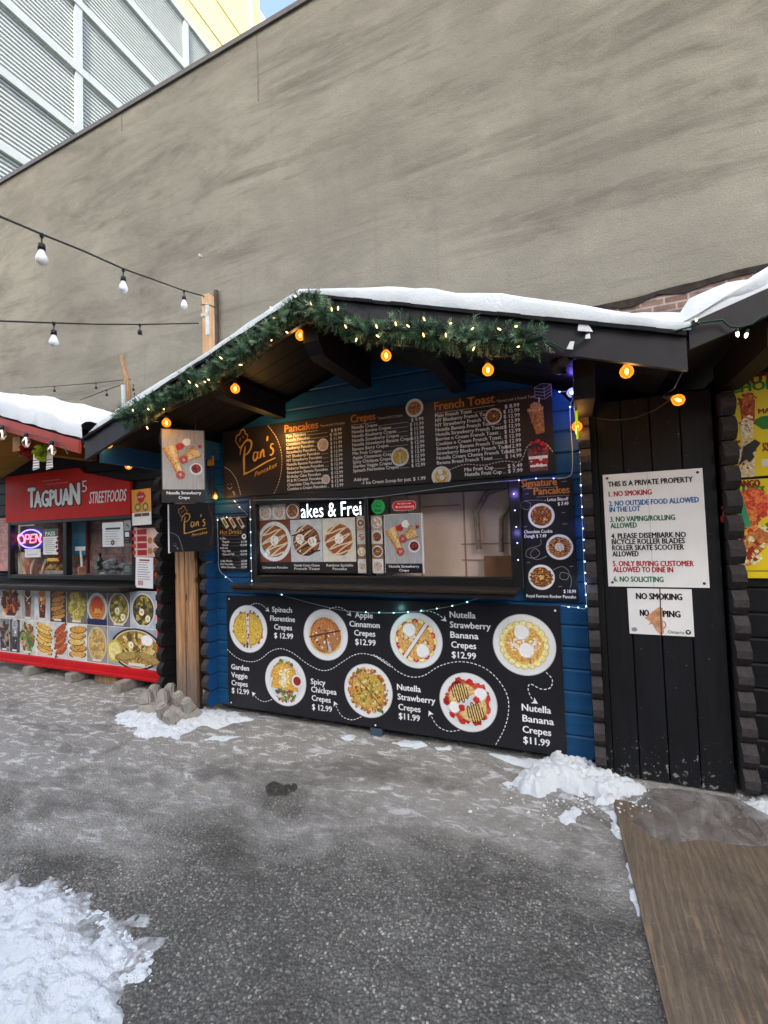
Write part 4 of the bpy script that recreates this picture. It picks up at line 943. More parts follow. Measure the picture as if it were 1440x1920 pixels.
# hanging photo box, name sign and yellow acrylic sign
def plane_at(u, v, y, yaw):
    c = on_y(u, v, y); ex = Vector((math.cos(yaw), math.sin(yaw), 0)); return Art(c, ex, (0, 0, 1), ex.cross(Vector((0, 0, 1))))
A = plane_at(345, 870, 2.58, rad(45)); q = [A.px(*p) for p in ((305, 805), (385, 808), (304, 938), (381, 940))]
x0, x1, z0, z1 = (q[0][0]+q[2][0])/2, (q[1][0]+q[3][0])/2, (q[2][1]+q[3][1])/2, (q[0][1]+q[1][1])/2
t = panel('photo_lightbox', 'hanging black framed strawberry crepe photo box under the left eave', 'sign', A, x0-.008, z0-.01, x1+.008, z1+.008, .06, METALK)
a = A.sub(); crepe_photo(a, x0, z0, x1, z1); a.build('print', t)
b = MB(); ctr = A.O+A.n*-.03
for s in (.2, .8):
    p = ctr+A.ex*(x0+(x1-x0)*s); zt2 = min(zt(p.x)-.06, z1+A.O.z+.35); b.tube([(p.x, p.y, A.O.z+z1), (p.x, p.y, max(zt2, A.O.z+z1+.03))], .004, METALK)
b.build('hanger', t)
A = plane_at(360, 990, 2.90, rad(17)); q = [A.px(*p) for p in ((316, 944), (402, 944), (319, 1037), (401, 1031))]
x0, x1, z0, z1 = (q[0][0]+q[2][0])/2, (q[1][0]+q[3][0])/2, (q[2][1]+q[3][1])/2, (q[0][1]+q[1][1])/2
t = panel('name_sign', 'black name sign with gold chef hat script on the wooden post', 'sign', A, x0, z0, x1, z1, .02, BOARDK)
b = MB(); o = A.O; b.prism([o+A.ex*x+A.ez*z+A.n*.002 for x, z in ((x0-.012, z0-.01), (x0, z0-.01), (x0, z1), (x0-.012, z1))], -A.n*.022, WHITEP); b.build('edge', t)
a = A.sub(); W_ = x1-x0; chef_logo(a, x0+W_*.24, z0+W_*.32, W_*.62, GOLD, 3, .12); a.ribbon(a.curve([(x0+W_*.02, z0+W_*.42), (x0+W_*.2, z0+W_*.32), (x0+W_*.3, z0+W_*.02)]), .004, GREY, 2); badge(a, (x0+W_*.12, z0+W_*.16), W_*.07, GREY); a.ribbon(a.curve([(x1-W_*.12, z1-W_*.03), (x1-W_*.02, z0+W_*.55), (x1-W_*.10, z0+W_*.1)]), .003, ink('#6b5a3a'), 2); a.build('lettering', t)
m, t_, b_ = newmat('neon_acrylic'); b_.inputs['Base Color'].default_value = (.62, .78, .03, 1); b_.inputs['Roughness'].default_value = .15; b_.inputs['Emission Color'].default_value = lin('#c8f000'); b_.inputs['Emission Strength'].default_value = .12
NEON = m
zt1, zb1 = on_y(1098, 717, 2.86).z, on_y(1097, 822, 2.86).z
t = thing('acrylic_sign', 'edge-on fluorescent yellow acrylic sign at the right corner of the kiosk', 'sign', (.035, 2.86, zb1))
b = MB(); zm = zb1+.11; b.prism([(.034, 2.86, zb1), (.034, 2.98, zm), (.034, 3.0, zt1-.18), (.034, 2.92, zt1), (.034, 2.80, zt1-.2), (.034, 2.74, zm)], (.012, 0, 0), NEON); b.build('panel', t)
b = MB(); b.tube([(.04, 2.92, zt1), (.04, 2.94, zt1+.15)], .004, METALK); b.build('hanger', t)

# ------------------------------------------------------------------ red food stall on the left
TY = 3.35
stall = thing('food_stall', 'red and black street food stall with snowy roof on the left', 'food stall', (-5.35, TY, 0))
TXC, TAP, TSL, TVY = -5.35, 2.845, .30, 2.55
tz = lambda x: TAP-TSL*abs(x-TXC)
TKR = on_y(152, 827, TVY).x; TKL = 2*TXC-TKR
b = MB(); TW = [(-6.95, -3.80)]
log_wall(b, TY+.014, lambda z: TW, (.13, 1.13, ZJ), BLACKWOOD_H); log_wall(b, TY+.014, lambda z: [(-6.95, -6.40), (-4.245, -3.80)], (1.13, 1.785, ZJ), BLACKWOOD_H)
def tsp(z):
    h = (TAP-.1-z)/TSL; return [(max(-6.95, TXC-h), min(-3.80, TXC+h))]
log_wall(b, TY+.014, tsp, (1.785, TAP-.11, ZJ), BLACKWOOD_H); b.build('front_wall', stall)
b = MB(); b.box((-3.84, TY+.06, .13), (-3.80, 5.0, 2.3), BLACKWOOD_H); b.build('side_wall', stall)
b = MB(); b.box((-6.95, 4.9, .13), (-3.84, 4.94, 2.4), BLACKWOOD_H); b.build('back_wall', stall)
b = MB(); log_ends(b, -3.80, -3.73, TY+.06, TY-.14, .14, 2.2, ZJ, wood('log_end_black', '#18181a', '#2d2c2d', 1, 1.6, .7, .3)); b.build('log_ends', stall)
b = MB(); b.box((-6.97, TY-.03, .13), (-3.80, TY+.012, .205), REDPAINT, .006); b.box((-6.97, TY-.05, .10), (-3.74, TY+.0, .135), REDPAINT, .004); b.box((-3.935, TY-.012, .205), (-3.88, TY+.012, 1.05), REDPAINT); b.build('red_rail', stall)
for s, xe in ((-1, TKL), (1, TKR)):
    b = MB(); b.prism([(TXC, TVY, TAP-.03), (xe, TVY, tz(xe)-.03), (xe, TVY, tz(xe)+.02), (TXC, TVY, TAP+.02)], (0, 2.4, 0), SHINGLE); b.build('roof', stall)
    b = MB(); YEL = paint('ochre_soffit', '#a5762c', .6, .2, 5)
    b.prism([(TXC, TVY+.03, TAP-.055), (xe, TVY+.03, tz(xe)-.055), (xe, TVY+.03, tz(xe)-.032), (TXC, TVY+.03, TAP-.032)], (0, .85, 0), YEL); b.build('soffit', stall)
    b = MB(); b.prism([(TXC, TVY-.025, TAP-.112), (xe, TVY-.025, tz(xe)-.112), (xe, TVY-.025, tz(xe)), (TXC, TVY-.025, TAP)], (0, .027, 0), paint('red_verge', '#9c3a2c', .5, .2, 5)); b.build('verge_board', stall)
b = MB(); b.box((-4.95, TVY+.05, 2.42), (-4.83, TY, 2.56), paint('ochre_beam', '#8a6224', .6, .2, 5)); b.build('purlin', stall)
b = MB(); FX0, FX1, FZ0, FZ1 = -6.375, -4.268, 1.155, 1.757
for q in (((FX0-.05, TY-.03, FZ0-.05), (FX0, TY+.06, FZ1+.04)), ((FX1, TY-.03, FZ0-.05), (FX1+.05, TY+.06, FZ1+.04)), ((FX0, TY-.028, FZ0-.05), (FX1, TY+.06, FZ0)), ((FX0, TY-.028, FZ1), (FX1, TY+.06, FZ1+.04)), ((-5.392, TY-.02, FZ0), (-5.33, TY+.05, FZ1))): b.box(*q, METALK, .005)
wn = b.build('window', stall)
for xa, xb, yy in ((FX0, -5.392, TY+.0), (-5.33, FX1, TY+.008)):
    b = MB(); b.add([(xa+.003, yy, FZ0+.003), (xb-.003, yy, FZ0+.003), (xb-.003, yy, FZ1-.003), (xa+.003, yy, FZ1-.003)], [(0, 1, 2, 3)], GLASS); b.build('pane', wn)
b = MB(); b.box((-6.95, TY-.24, 1.035), (-4.18, TY, 1.065), SHELF, .006); b.box((-6.95, TY-.2, 1.0), (-4.2, TY, 1.033), METALK); b.build('serving_shelf', stall)
for u, v, h in ((47, 1268, .1), (127, 1281, .1), (219, 1299, .1)):
    p = on_z(u, v); k = MB(); k.box((p.x-.055, p.y, 0), (p.x+.055, p.y+.4, .10), CONC, .008); k.build('support_block', stall)
k = MB(); k.box((-4.9, TY+.0, 0), (-4.55, TY+.35, .085), PLANK, .006); k.build('support_block', stall)
b = MB(); b.box((-6.9, TY+.5, 0), (-3.9, TY+.55, .13), BLACKWOOD_H); b.build('skirt', stall)
# interior behind the panes
b = MB(); b.box((FX0-.1, TY+.30, 1.0), (FX1+.1, TY+.34, 1.9), m_brick('stall_inside', (.40, .20, .17, 1), (.52, .32, .27, 1), (.30, .26, .24, 1))); b.build('inner_wall', stall)
b = MB(); b.box((FX0-.05, TY+.08, 1.10), (FX1+.05, TY+.295, 1.15), paint('counter_steel', '#777571', .4, .2, 8, .5)); b.build('counter', stall)

# stall name board
A = Art((0, TY, 0)); t = thing('stall_sign', 'red street food name board with white cut corner lettering above the stall window', 'sign', (-5.4, TY, 1.785))
pts = [(-6.485, 1.79), (-4.29, 1.783), (-4.288, 2.145), (-5.02, 2.30), (-5.11, 2.364), (-6.485, 2.36)]
SG = paint('sign_red', '#c41c17', .5, .1, 2.5, .15); b = MB(); b.prism([(x, TY-.02, z) for x, z in pts], (0, .03, 0), SG); b.build('panel', t)
A = Art((0, TY-.021, 0)); a = A.sub(); g1 = lambda x, y: a.px(x/3.4286, 700+y/3.4286)
def tg(s, x0, y0, x1, h, m, **k): p = g1(x0, y0); q = g1(x1, y0); a.text(s, p[0], p[1], h, m, width=q[0]-p[0], **k)
SB = ink('#1a1716'); p = g1(183, 868); q = g1(515, 868); ww = q[0]-p[0]
for dx, dz, m_, L_ in ((.018, -.018, SB, 2), (-.010, -.010, SB, 2), (.012, .012, SB, 2), (-.012, .012, SB, 2), (0, 0, WHITE, 4)):
    a.text('T', p[0]+dx, p[1]+dz+.012, .225, m_, width=ww*.135, bold=.045, L=L_); a.text('AGPUA', p[0]+ww*.125+dx, p[1]+dz+.006, .185, m_, width=ww*.69, bold=.045, L=L_); a.text('N', p[0]+ww*.825+dx, p[1]+dz+.005, .235, m_, width=ww*.165, bold=.045, L=L_)
p = g1(527, 765); a.text('5', p[0], p[1], .13, WHITE, width=.085, bold=-.012)
p = g1(570, 838); q = g1(805, 838); a.text('STREETFOODS', p[0]+.01, p[1], .125, WHITE, width=q[0]-p[0], bold=.012, shear=.12)
for s, x0, y0, x1 in (('Today is our Nature', 270, 695, 385), ('..... our Today Romance', 300, 715, 440)):
    p = g1(x0, y0); q = g1(x1, y0); a.ribbon([(p[0]+(q[0]-p[0])*k/14, p[1]+.006*math.sin(k*2.1)) for k in range(15)], .007, ink('#d8928a'), 2)
a.build('lettering', t)

# food picture panel below the shelf
A = Art((0, TY-.008, 0)); t = panel('food_banner', 'colourful photo banner of noodles, skewers and rolls under the stall shelf', 'menu panel', A, -6.95, .207, -3.937, 1.0, .008, WHITEP)
a = A.sub(); ux = lambda x: a.px(x/4.364, 1180)[0]
zm_ = .615
def tile(x0, z0, x1, z1, bgc, fn, cap=True):
    W, H = x1-x0, z1-z0; a.rect(x0+.003, z0+.003, x1-.003, z1-.003, food(bgc, 8, .25), 1); fn((x0+x1)/2, (z0+z1)/2, W, H)
    if cap: a.rect(x0+W*.3, z0+.018, x0+W*.72, z0+.040, ink('#d9d6ce'), 14)
def bowl(pal, rim='#d9dad6', egg=2, rr=.47):
    def f(x, z, W, H):
        r = min(W, H)*rr; sx = min(1.0, W/H) if W < H else 1
        a.disc((x, z), H*.46, ink(rim), 2, 30, sx=sx*.98); a.disc((x, z), H*.42, food(pal[0]), 3, 30, sx=sx*.97)
        a.scatter((x, z), H*.36, [food(c) for c in pal], 70, H*.05, 4, sx=sx*.92, long=1.8)
        for i in range(egg): q = (x+W*(-.05+.24*(i % 2) if egg > 1 else .15), z-H*(.05+.17*i)*(1 if W < H*1.2 else -.2)); a.disc(q, H*.095, CREAMW, 8+i, 14); a.disc(q, H*.05, YOLK, 9+i, 10)
    return f
def stackf(pal, n, ang, lng=2.6, s=.15):
    def f(x, z, W, H):
        for i in range(n):
            q = (x+W*.06*math.sin(i*2.1), z+H*(-.34+.68*i/max(1, n-1))); r_ = H*.40/n*1.15; sx_ = W*.42/r_; m_ = food(pal[i % len(pal)])
            a.disc(q, r_*1.12, food('#5a3418'), 3+i*.4, 16, .05, sx=sx_, rot=ang*.5); a.disc((q[0], q[1]+r_*.1), r_, m_, 3.2+i*.4, 16, .06, sx=sx_*.97, rot=ang*.5)
        a.scatter((x, z), H*.4, [food(pal[0]), CAKED], 26, H*.02, 9, sx=W/H)
    return f
def glass(c1, c2):
    def f(x, z, W, H):
        a.poly([(x-W*.26, z+H*.36), (x+W*.26, z+H*.36), (x+W*.18, z-H*.40), (x-W*.18, z-H*.40)], food(c2), 2); a.poly([(x-W*.27, z+H*.36), (x+W*.27, z+H*.36), (x+W*.23, z-H*.02), (x-W*.23, z-H*.02)], food(c1), 3); a.disc((x, z+H*.36), W*.27, ink('#cfcac0'), 4, 16, sx=1)
        a.disc((x, z+H*.36), W*.22, food(c1), 4.5, 14); a.scatter((x, z), H*.3, [food(c1), food(c2), CREAMW], 18, W*.05, 5, sx=.4*W/H)
    return f
def heap(pal, n=80, s=.06):
    def f(x, z, W, H): a.scatter((x, z), H*.40, [food(c) for c in pal], n, H*s, 3, sx=W/H*.95, long=1.9)
    return f
def flan(x, z, W, H):
    a.disc((x, z), W*.5, ink('#c9ced4'), 2, 26, sx=1, rot=0); a.disc((x, z-.01), W*.40, food('#c07a35'), 3, 24); a.disc((x, z+H*.08), W*.30, food('#c24a1d', 60, .25), 4, 22); a.poly([(x-W*.15, z-H*.16), (x+W*.2, z-H*.14), (x+W*.16, z-H*.02), (x-W*.12, z-H*.02)], food('#dfa04a'), 5); a.rect(x-W*.49, z-H*.49, x+W*.49, z-H*.32, ink('#1f2a52'), 6)
row1 = ((-260, 0, '#8d8a86', heap(['#6b4a2a', '#b98a3e', '#3f5a2a'])), (0, 175, '#b7b4b0', heap(['#5a1a16', '#7a2a1e', '#3a100e', '#c8701e'], 90, .08)), (175, 285, '#a9aca8', glass('#5a2a1a', '#7a4a3a')), (285, 410, '#c9ccd0', glass('#c97a1e', '#4a1410')), (410, 545, '#3a3236', stackf(['#b98a45', '#a8702e'], 6, 25, 1.7, .2)), (545, 715, '#6a6258', heap(['#b9a848', '#c9bc6a', '#9a8a34'], 120, .05)),
    (715, 880, '#5a5658', flan), (880, 1070, '#6e6468', bowl(['#8a7a2e', '#a89a4a', '#5a4a24', '#c9bd7a'])), (1070, 1300, '#a8b4c0', bowl(['#3a3a2a', '#6a5a24', '#8a7a34', '#2a2a24', '#b9a44a'])))
row2 = ((-260, 0, '#6a6a68', bowl(['#7a5a2a', '#b98a45', '#4a3018'])), (0, 80, '#6f7276', heap(['#1e1a1a', '#3a2a24', '#9a8a78'], 40, .07)), (80, 165, '#3c3e42', glass('#8a8d90', '#2a2224')), (165, 295, '#b9bcb4', heap(['#3f6a2a', '#6a8a3a', '#8a4a2e', '#4a2a1e', '#b99a7a'], 90, .06)), (295, 435, '#c9c4b4', stackf(['#d9a848', '#c9963a', '#e0b860'], 7, -28, 2.0, .17)), (435, 560, '#c4c6c8', stackf(['#a8481e', '#c0632e'], 7, 60, 2.0, .16)), (560, 710, '#cfd2ca', stackf(['#d0a050', '#c8923c', '#dcb468'], 5, 5, 2.3, .2)), (710, 880, '#8f8a80', bowl(['#b89a5a', '#c9ad6a', '#a08048'], '#c9bfa8', 0)))
for i, (xa, xb, bg_, fn) in enumerate(row1): tile(ux(xa) if xa > -100 else -6.95, zm_, ux(xb) if xb < 1290 else -3.945, .995, bg_, fn, i not in (6,))
for xa, xb, bg_, fn in row2: tile(ux(xa) if xa > -100 else -6.95, .212, ux(xb), zm_, bg_, fn)
x0, x1 = ux(880), -3.945; a.rect(x0+.003, .212, x1, zm_-.003, food('#9aa2aa', 8, .2), 1); c_ = ((x0+x1)/2+.06, .40)
a.disc(c_, .215, ink('#1c1a18'), 2, 36, sx=1.75); a.disc(c_, .197, ink('#cfc8b4'), 2.5, 36, sx=1.75); a.disc(c_, .185, food('#9a7a30'), 3, 36, sx=1.75); a.scatter(c_, .15, [food(c) for c in ('#b9923e', '#8a6a2a', '#c8ad62', '#d9c68a', '#5a4a20')], 110, .022, 4, sx=1.7, long=2.2)
a.disc((x0+.11, .36), .12, food('#c3b04a', 40, .2), 7, 22); a.disc((x0+.11, .36), .095, food('#ddd08a', 40, .2), 7.5, 20)
a.disc((c_[0]+.17, .50), .055, CREAMW, 8, 18, sx=1.5); a.disc((c_[0]-.06, .44), .035, CREAMW, 8, 14); a.disc((c_[0]-.06, .44), .018, YOLK, 8.4, 10)
for s, dx in ((8, -.13), (-14, .2)): a.disc((c_[0]+dx, .315), .048, food('#8a7238'), 9, 20, .05, sx=3.9, rot=s); a.disc((c_[0]+dx, .322), .036, food('#a58c4c'), 9.5, 20, .05, sx=3.9, rot=s)
a.rect(c_[0]-.1, .228, c_[0]+.14, .258, ink('#d9d6ce'), 14); a.build('print', t)

# things on and behind the stall glass
g4 = lambda x, y, yy: on_y(x/5.538, 960+y/5.538, yy)
def notice(name, label, cat, y, x0, y0, x1, y1, art, m=WHITEP, yaw=0):
    p = g4(x0, y0, y); q = g4(x1, y1, y); A = Art((0, y, 0)); t = panel(name, label, cat, A, p.x, q.z, q.x, p.z, .003, m); a = A.sub(); art(a, p.x, q.z, q.x, p.z); a.build('print', t); return t
def lines(n, col='#6a6a6a', top=.72):
    def f(a, x0, z0, x1, z1):
        W, H = x1-x0, z1-z0
        for i in range(n): z = z0+H*(top-.62*i/n); a.rect(x0+W*.14, z, x0+W*rnd.uniform(.62, .88), z+H*.018, ink(col), 2)
    return f
def passart(a, x0, z0, x1, z1):
    W, H = x1-x0, z1-z0; a.rect(x0, z0+.7*H, x1, z1, ink('#3f6a55'), 1); a.text('PASS', x0+W*.16, z0+.74*H, H*.15, WHITE, width=W*.66, bold=.03); lines(8, '#777777', .6)(a, x0, z0, x1, z1)
notice('pass_notice', 'black framed notice headed PASS beside the neon sign', 'notice', TY+.03, 448, 178, 600, 440, passart)
def lic(a, x0, z0, x1, z1):
    W, H = x1-x0, z1-z0; a.rect(x0+W*.16, z0+H*.70, x0+W*.86, z0+H*.78, ink('#4a4a4a'), 1); lines(6, '#8a8a8a', .62)(a, x0, z0, x1, z1); a.disc((x0+W*.5, z0+H*.17), W*.09, ink('#3a3220'), 3, 14); a.disc((x0+W*.5, z0+H*.17), W*.05, ink('#a8935a'), 4, 12)
notice('licence_notice', 'white licence sheet on the right pane of the stall', 'notice', TY-.002, 1062, 112, 1282, 358, lic)
def nosmoke(a, x0, z0, x1, z1):
    W, H = x1-x0, z1-z0; c = (x0+W*.5, z0+H*.52); a.dashes([(c[0]+W*.36*math.cos(k*.25), c[1]+W*.36*math.sin(k*.25)) for k in range(27)], W*.1, 9, .01, ink('#2a2a2a'), 2); a.ribbon([(c[0]-W*.25, c[1]+W*.25), (c[0]+W*.25, c[1]-W*.25)], W*.09, ink('#2a2a2a'), 2); a.rect(c[0]-W*.22, c[1]-W*.03, c[0]+W*.2, c[1]+W*.04, ink('#444444'), 1)
notice('smoking_sticker', 'grey no smoking sticker beside the licence sheet', 'sticker', TY-.002, 1290, 90, 1356, 192, nosmoke, paint('sticker_grey', '#a9a6a2', .5))
notice('card_sticker', 'small black card payment sticker under the no smoking sticker', 'sticker', TY-.002, 1288, 200, 1352, 325, lambda a, x0, z0, x1, z1: (a.rect(x0+.015, z0+.07*1, x1-.015, z1-.01, WHITE, 1), lines(3, '#dddddd', .35)(a, x0, z0, x1, z1)), METALK)
notice('price_slip', 'small lined price slip at the lower right of the stall glass', 'notice', TY-.002, 1278, 545, 1380, 648, lines(5, '#d9dcd8', .8), paint('slip_green', '#40504a', .5))
notice('blue_sheet', 'blue hanging sheet inside the right pane of the stall', 'sheet', TY+.25, 702, 112, 890, 448, lambda a, x0, z0, x1, z1: [a.rect(x0, z0+(z1-z0)*k, x1, z0+(z1-z0)*k+.004, ink('#2a6a80'), 1) for k in (.3, .46, .7)], paint('sheet_blue', '#3b8aa6', .5, .15, 6))
notice('white_card', 'blank white card hanging under the neon sign', 'card', TY+.03, 258, 385, 420, 470, lambda a, x0, z0, x1, z1: a.rect(x0+.04, z0+.03, x1-.05, z0+.036, GREY, 1))
notice('brick_poster', 'pinkish menu sheet taped left of the stall window', 'poster', TY-.012, -150, 78, 100, 345, lines(7, '#8a5a52', .9), paint('sheet_pink', '#b98a84', .6, .3, 22))
notice('brick_poster', 'lower pinkish menu sheet taped left of the stall shelf', 'poster', TY-.012, -150, 348, 95, 612, lines(7, '#8a5a52', .9), paint('sheet_pink', '#b98a84', .6, .3, 22))
# neon sign
A = Art((0, TY+.05, 0)); t = thing('neon_sign', 'glowing pink and blue neon OPEN sign in the left stall pane', 'neon sign', g4(310, 280, TY+.05))
NP = glow('neon_pink', '#ff5a78', 1.5); NB = glow('neon_blue', '#6a5cff', 1.6)
def tubes(pts3, m): b.tube(pts3, .0075, m, 6)
G = lambda x, y: g4(x, y, TY+.045)
b = MB(); 
for a0, a1 in ((18, 162), (198, 342)):
    c0 = G(315, 278); rx = G(435, 278).x-c0.x; rz = c0.z-G(315, 372).z
    tubes([(c0.x+rx*math.cos(rad(a0+(a1-a0)*k/16)), c0.y, c0.z+rz*math.sin(rad(a0+(a1-a0)*k/16))) for k in range(17)], NB)
b.build('border_tube', t)
b = MB()
tubes([G(220+32*math.cos(k*.35)+8*math.sin(-k*.35), 280-46*math.sin(k*.35)) for k in range(19)], NP)
tubes([G(*p) for p in ((255, 322), (268, 236), (300, 236), (308, 258), (296, 280), (262, 282))], NP)
tubes([G(*p) for p in ((365, 232), (325, 236), (316, 278), (356, 276), (316, 278), (312, 318), (352, 316))], NP)
tubes([G(*p) for p in ((368, 312), (378, 232), (412, 306), (424, 226))], NP); b.build('letter_tube', t)
b = MB(); c0 = G(315, 280); b.box((c0.x-.23, TY+.062, c0.z-.16), (c0.x+.23, TY+.07, c0.z+.16), paint('neon_back', '#191722', .4)); b.build('backing', t)
# counter clutter
def bits(name, label, cat, fn): t = thing(name, label, cat, g4(300, 640, TY+.15)); b = MB(); fn(b); b.build('body', t)
bits('wooden_stick', 'pale wooden pole leaning inside the left stall pane', 'pole', lambda b: b.tube([g4(140, 240, TY+.12), g4(270, 655, TY+.10)], .017, FRESHWOOD, 8))
bits('straw_basket', 'rust coloured basket standing on the stall counter', 'basket', lambda b: (b.lathe(g4(385, 640, TY+.2), ((.0, 0), (.10, 0), (.13, .12), (.12, .26), (.0, .28)), food('#9a5a42', 30), 16), b.tube([g4(320, 650, TY+.08), g4(330, 560, TY+.09), g4(360, 490, TY+.1)], .014, paint('cream_band', '#cbb49c', .6)), b.tube([g4(430, 650, TY+.08), g4(452, 560, TY+.09), g4(478, 490, TY+.1)], .014, paint('cream_band', '#cbb49c', .6))))
bits('food_tray', 'tray of wrapped food with a yellow tag in the stall window', 'food tray', lambda b: (b.box(g4(490, 600, TY+.2), g4(660, 655, TY+.1), paint('tray_steel', '#8a8580', .4), .01), [b.lathe(g4(500+i*28, 600-(i % 2)*25, TY+.14), ((0, -.03), (.035, -.01), (.035, .02), (0, .04)), food(('#a8642e', '#b98a4a', '#6a7a3a')[i % 3]), 10) for i in range(6)], b.box(g4(490, 512, TY+.02), g4(615, 478, TY+.03), paint('tag_yellow', '#d9a81e', .5))))
bits('wrapped_packs', 'heap of clear plastic packs at the right of the stall counter', 'packages', lambda b: [b.lathe(g4(1010+rnd.random()*330, 650-rnd.random()*150*(.3+i/16), TY+.12+rnd.random()*.2), ((0, -.03), (.05, -.01), (.06, .02), (.02, .045), (0, .05)), paint('clear_pack', '#8f9498', .25, .3, 20, .6), 9) for i in range(18)])
bits('dark_bottle', 'dark green bottle standing on the stall counter', 'bottle', lambda b: b.lathe(g4(1040, 600, TY+.15), ((0, 0), (.034, 0), (.034, .10), (.012, .15), (.012, .19), (0, .19)), paint('bottle_green', '#1d2a22', .2, .1, 9, .6), 12))
bits('table_scraper', 'white T shaped scraper standing in a box behind the stall glass', 'scraper', lambda b: (b.box(g4(790, 360, TY+.1), g4(882, 400, TY+.09), WHITEP), b.tube([g4(838, 400, TY+.1), g4(850, 570, TY+.1)], .012, WHITEP), b.box(g4(805, 570, TY+.06), g4(888, 655, TY+.14), food('#b9866a', 30))))
bits('red_garland', 'thin red ornament strand hanging in the left stall pane', 'ornament', lambda b: [b.lathe(g4(600+12*math.sin(k), 150+k*42, TY+.03), ((0, -.02), (.018, 0), (0, .02)), paint('ornament_red', '#a81f26', .4), 8) for k in range(10)])
bits('red_post', 'dark red post inside the right stall pane', 'post', lambda b: b.box(g4(895, 100, TY+.25), g4(935, 650, TY+.28), paint('post_red', '#6e1a1e', .5)))
# papers right of the stall window
g1w = lambda x, y, yy: on_y(x/3.4286, 700+y/3.4286, yy)
def paper(name, label, x0, y0, x1, y1, art, m, yy=TY-.03, tilt=0):
    p = g1w(x0, y0, yy); q = g1w(x1, y1, yy); A = Art(((p.x+q.x)/2, yy, (p.z+q.z)/2), (math.cos(rad(tilt)), 0, math.sin(rad(tilt))), (-math.sin(rad(tilt)), 0, math.cos(rad(tilt)))); W, H = q.x-p.x, p.z-q.z
    t = panel(name, label, 'poster', A, -W/2, -H/2, W/2, H/2, .003, m); a = A.sub(); art(a, -W/2, -H/2, W/2, H/2); a.build('print', t)
def sunny(a, x0, z0, x1, z1):
    W, H = x1-x0, z1-z0; a.rect(x0, z0+H*.35, x1, z1, ink('#d9973a'), 1); a.disc((x0+W*.5, z0+H*.78), W*.22, ink('#b3241f'), 3, 18, .25); a.text('NOW!', x0+W*.5, z0+H*.76, H*.05, WHITE, align='C', L=4)
    for s in (.32, .72): a.disc((x0+W*s, z0+H*.5), W*.16, food('#5a6a3a'), 3, 16); a.disc((x0+W*s, z0+H*.5), W*.09, food('#c9b46a'), 4, 12); a.rect(x0+W*(s-.19), z0+H*.24, x0+W*(s+.19), z0+H*.33, ink('#5a4a34'), 3)
def redmenu(a, x0, z0, x1, z1):
    W, H = x1-x0, z1-z0
    for i in range(4): a.rect(x0+W*.2, z0+H*(.06+.23*i), x0+W*.56, z0+H*(.24+.23*i), ink('#a8262a'), 1); a.disc((x0+W*.08, z0+H*(.15+.23*i)), W*.07, food('#b3302a'), 2, 10)
    for i in range(4): a.disc((x0+W*(.68+.2*(i % 2)), z0+H*(.2+.35*(i//2))), W*.09, food(('#a8743e', '#8a5a34')[i % 2]), 2, 12)
    a.rect(x0+W*.2, z0+H*.96, x1, z1, ink('#a8262a'), 1)
def bill(a, x0, z0, x1, z1):
    W, H = x1-x0, z1-z0; a.rect(x0+W*.2, z0+H*.88, x0+W*.8, z0+H*.93, ink('#8a2a34'), 1); lines(8, '#7a6a6e', .82)(a, x0, z0, x1, z1); a.rect(x0+W*.15, z0+H*.08, x0+W*.45, z0+H*.24, ink('#b9929a'), 1)
paper('promo_poster', 'orange and white promotion sheet with red starburst right of the stall sign', 847, 750, 972, 972, sunny, WHITEP, TY-.10, 1)
paper('menu_poster', 'red and cream menu sheet beside the stall window', 848, 992, 1022, 1180, redmenu, paint('sheet_cream', '#d9b9ae', .5))
paper('bill_poster', 'white curled price sheet below the red menu sheet', 870, 1183, 985, 1382, bill, WHITEP, TY-.05, -2)
paper('food_sheet', 'brown photo sheet behind the white price sheet', 975, 1190, 1026, 1355, lambda a, x0, z0, x1, z1: a.scatter(((x0+x1)/2, (z0+z1)/2), .06, [CAKE, CREPE2, SAUCE], 30, .02, 1, sx=.6), paint('sheet_brown', '#6a4a38', .5))
# pompom flowers and pennants under the red verge
for u, v, c, nm in ((52, 846, '#8e1420', 'dark red'), (80, 850, '#93a82e', 'lime green')):
    p = on_y(u, v, 2.62); t = thing('paper_flower', nm+' paper flower hanging under the red verge of the stall', 'decoration', p)
    b = MB()
    for k in range(90):
        d = Vector((rnd.gauss(0, 1), rnd.gauss(0, 1), rnd.gauss(0, 1))).normalized(); e = d.orthogonal().normalized()*.026; r_ = .075*rnd.uniform(.6, 1.1)
        b.add([p+d*r_*.3, p+d*r_+e, p+d*r_*1.08, p+d*r_-e], [(0, 1, 2, 3)], food(c, 60, .3))
    b.build('petals', t); b = MB(); b.tube([p+Vector((0, 0, .03)), p+Vector((0, 0, .18))], .003, METALK); b.build('hanger', t)
for u, v in ((67, 869), (92, 868)):
    p = on_y(u, v, 2.63); t = thing('pennant', 'small white pennant with red stripes hanging '+('below the dark red' if u < 80 else 'right of the lime green')+' flower', 'pennant', p); a = Art(p, (1, 0, 0), (0, 0, 1)); b = MB()
    b.prism([p+Vector((-.035, 0, .09)), p+Vector((.045, 0, .10)), p+Vector((.05, 0, -.05)), p+Vector((-.045, 0, -.06))], (0, .003, 0), WHITEP); b.build('cloth', t)
    for k in range(4): a.rect(-.04, -.05+k*.025, .045, -.042+k*.025, ink('#a83030' if k % 2 else '#3a4a7a'), 2)
    a.build('print', t)

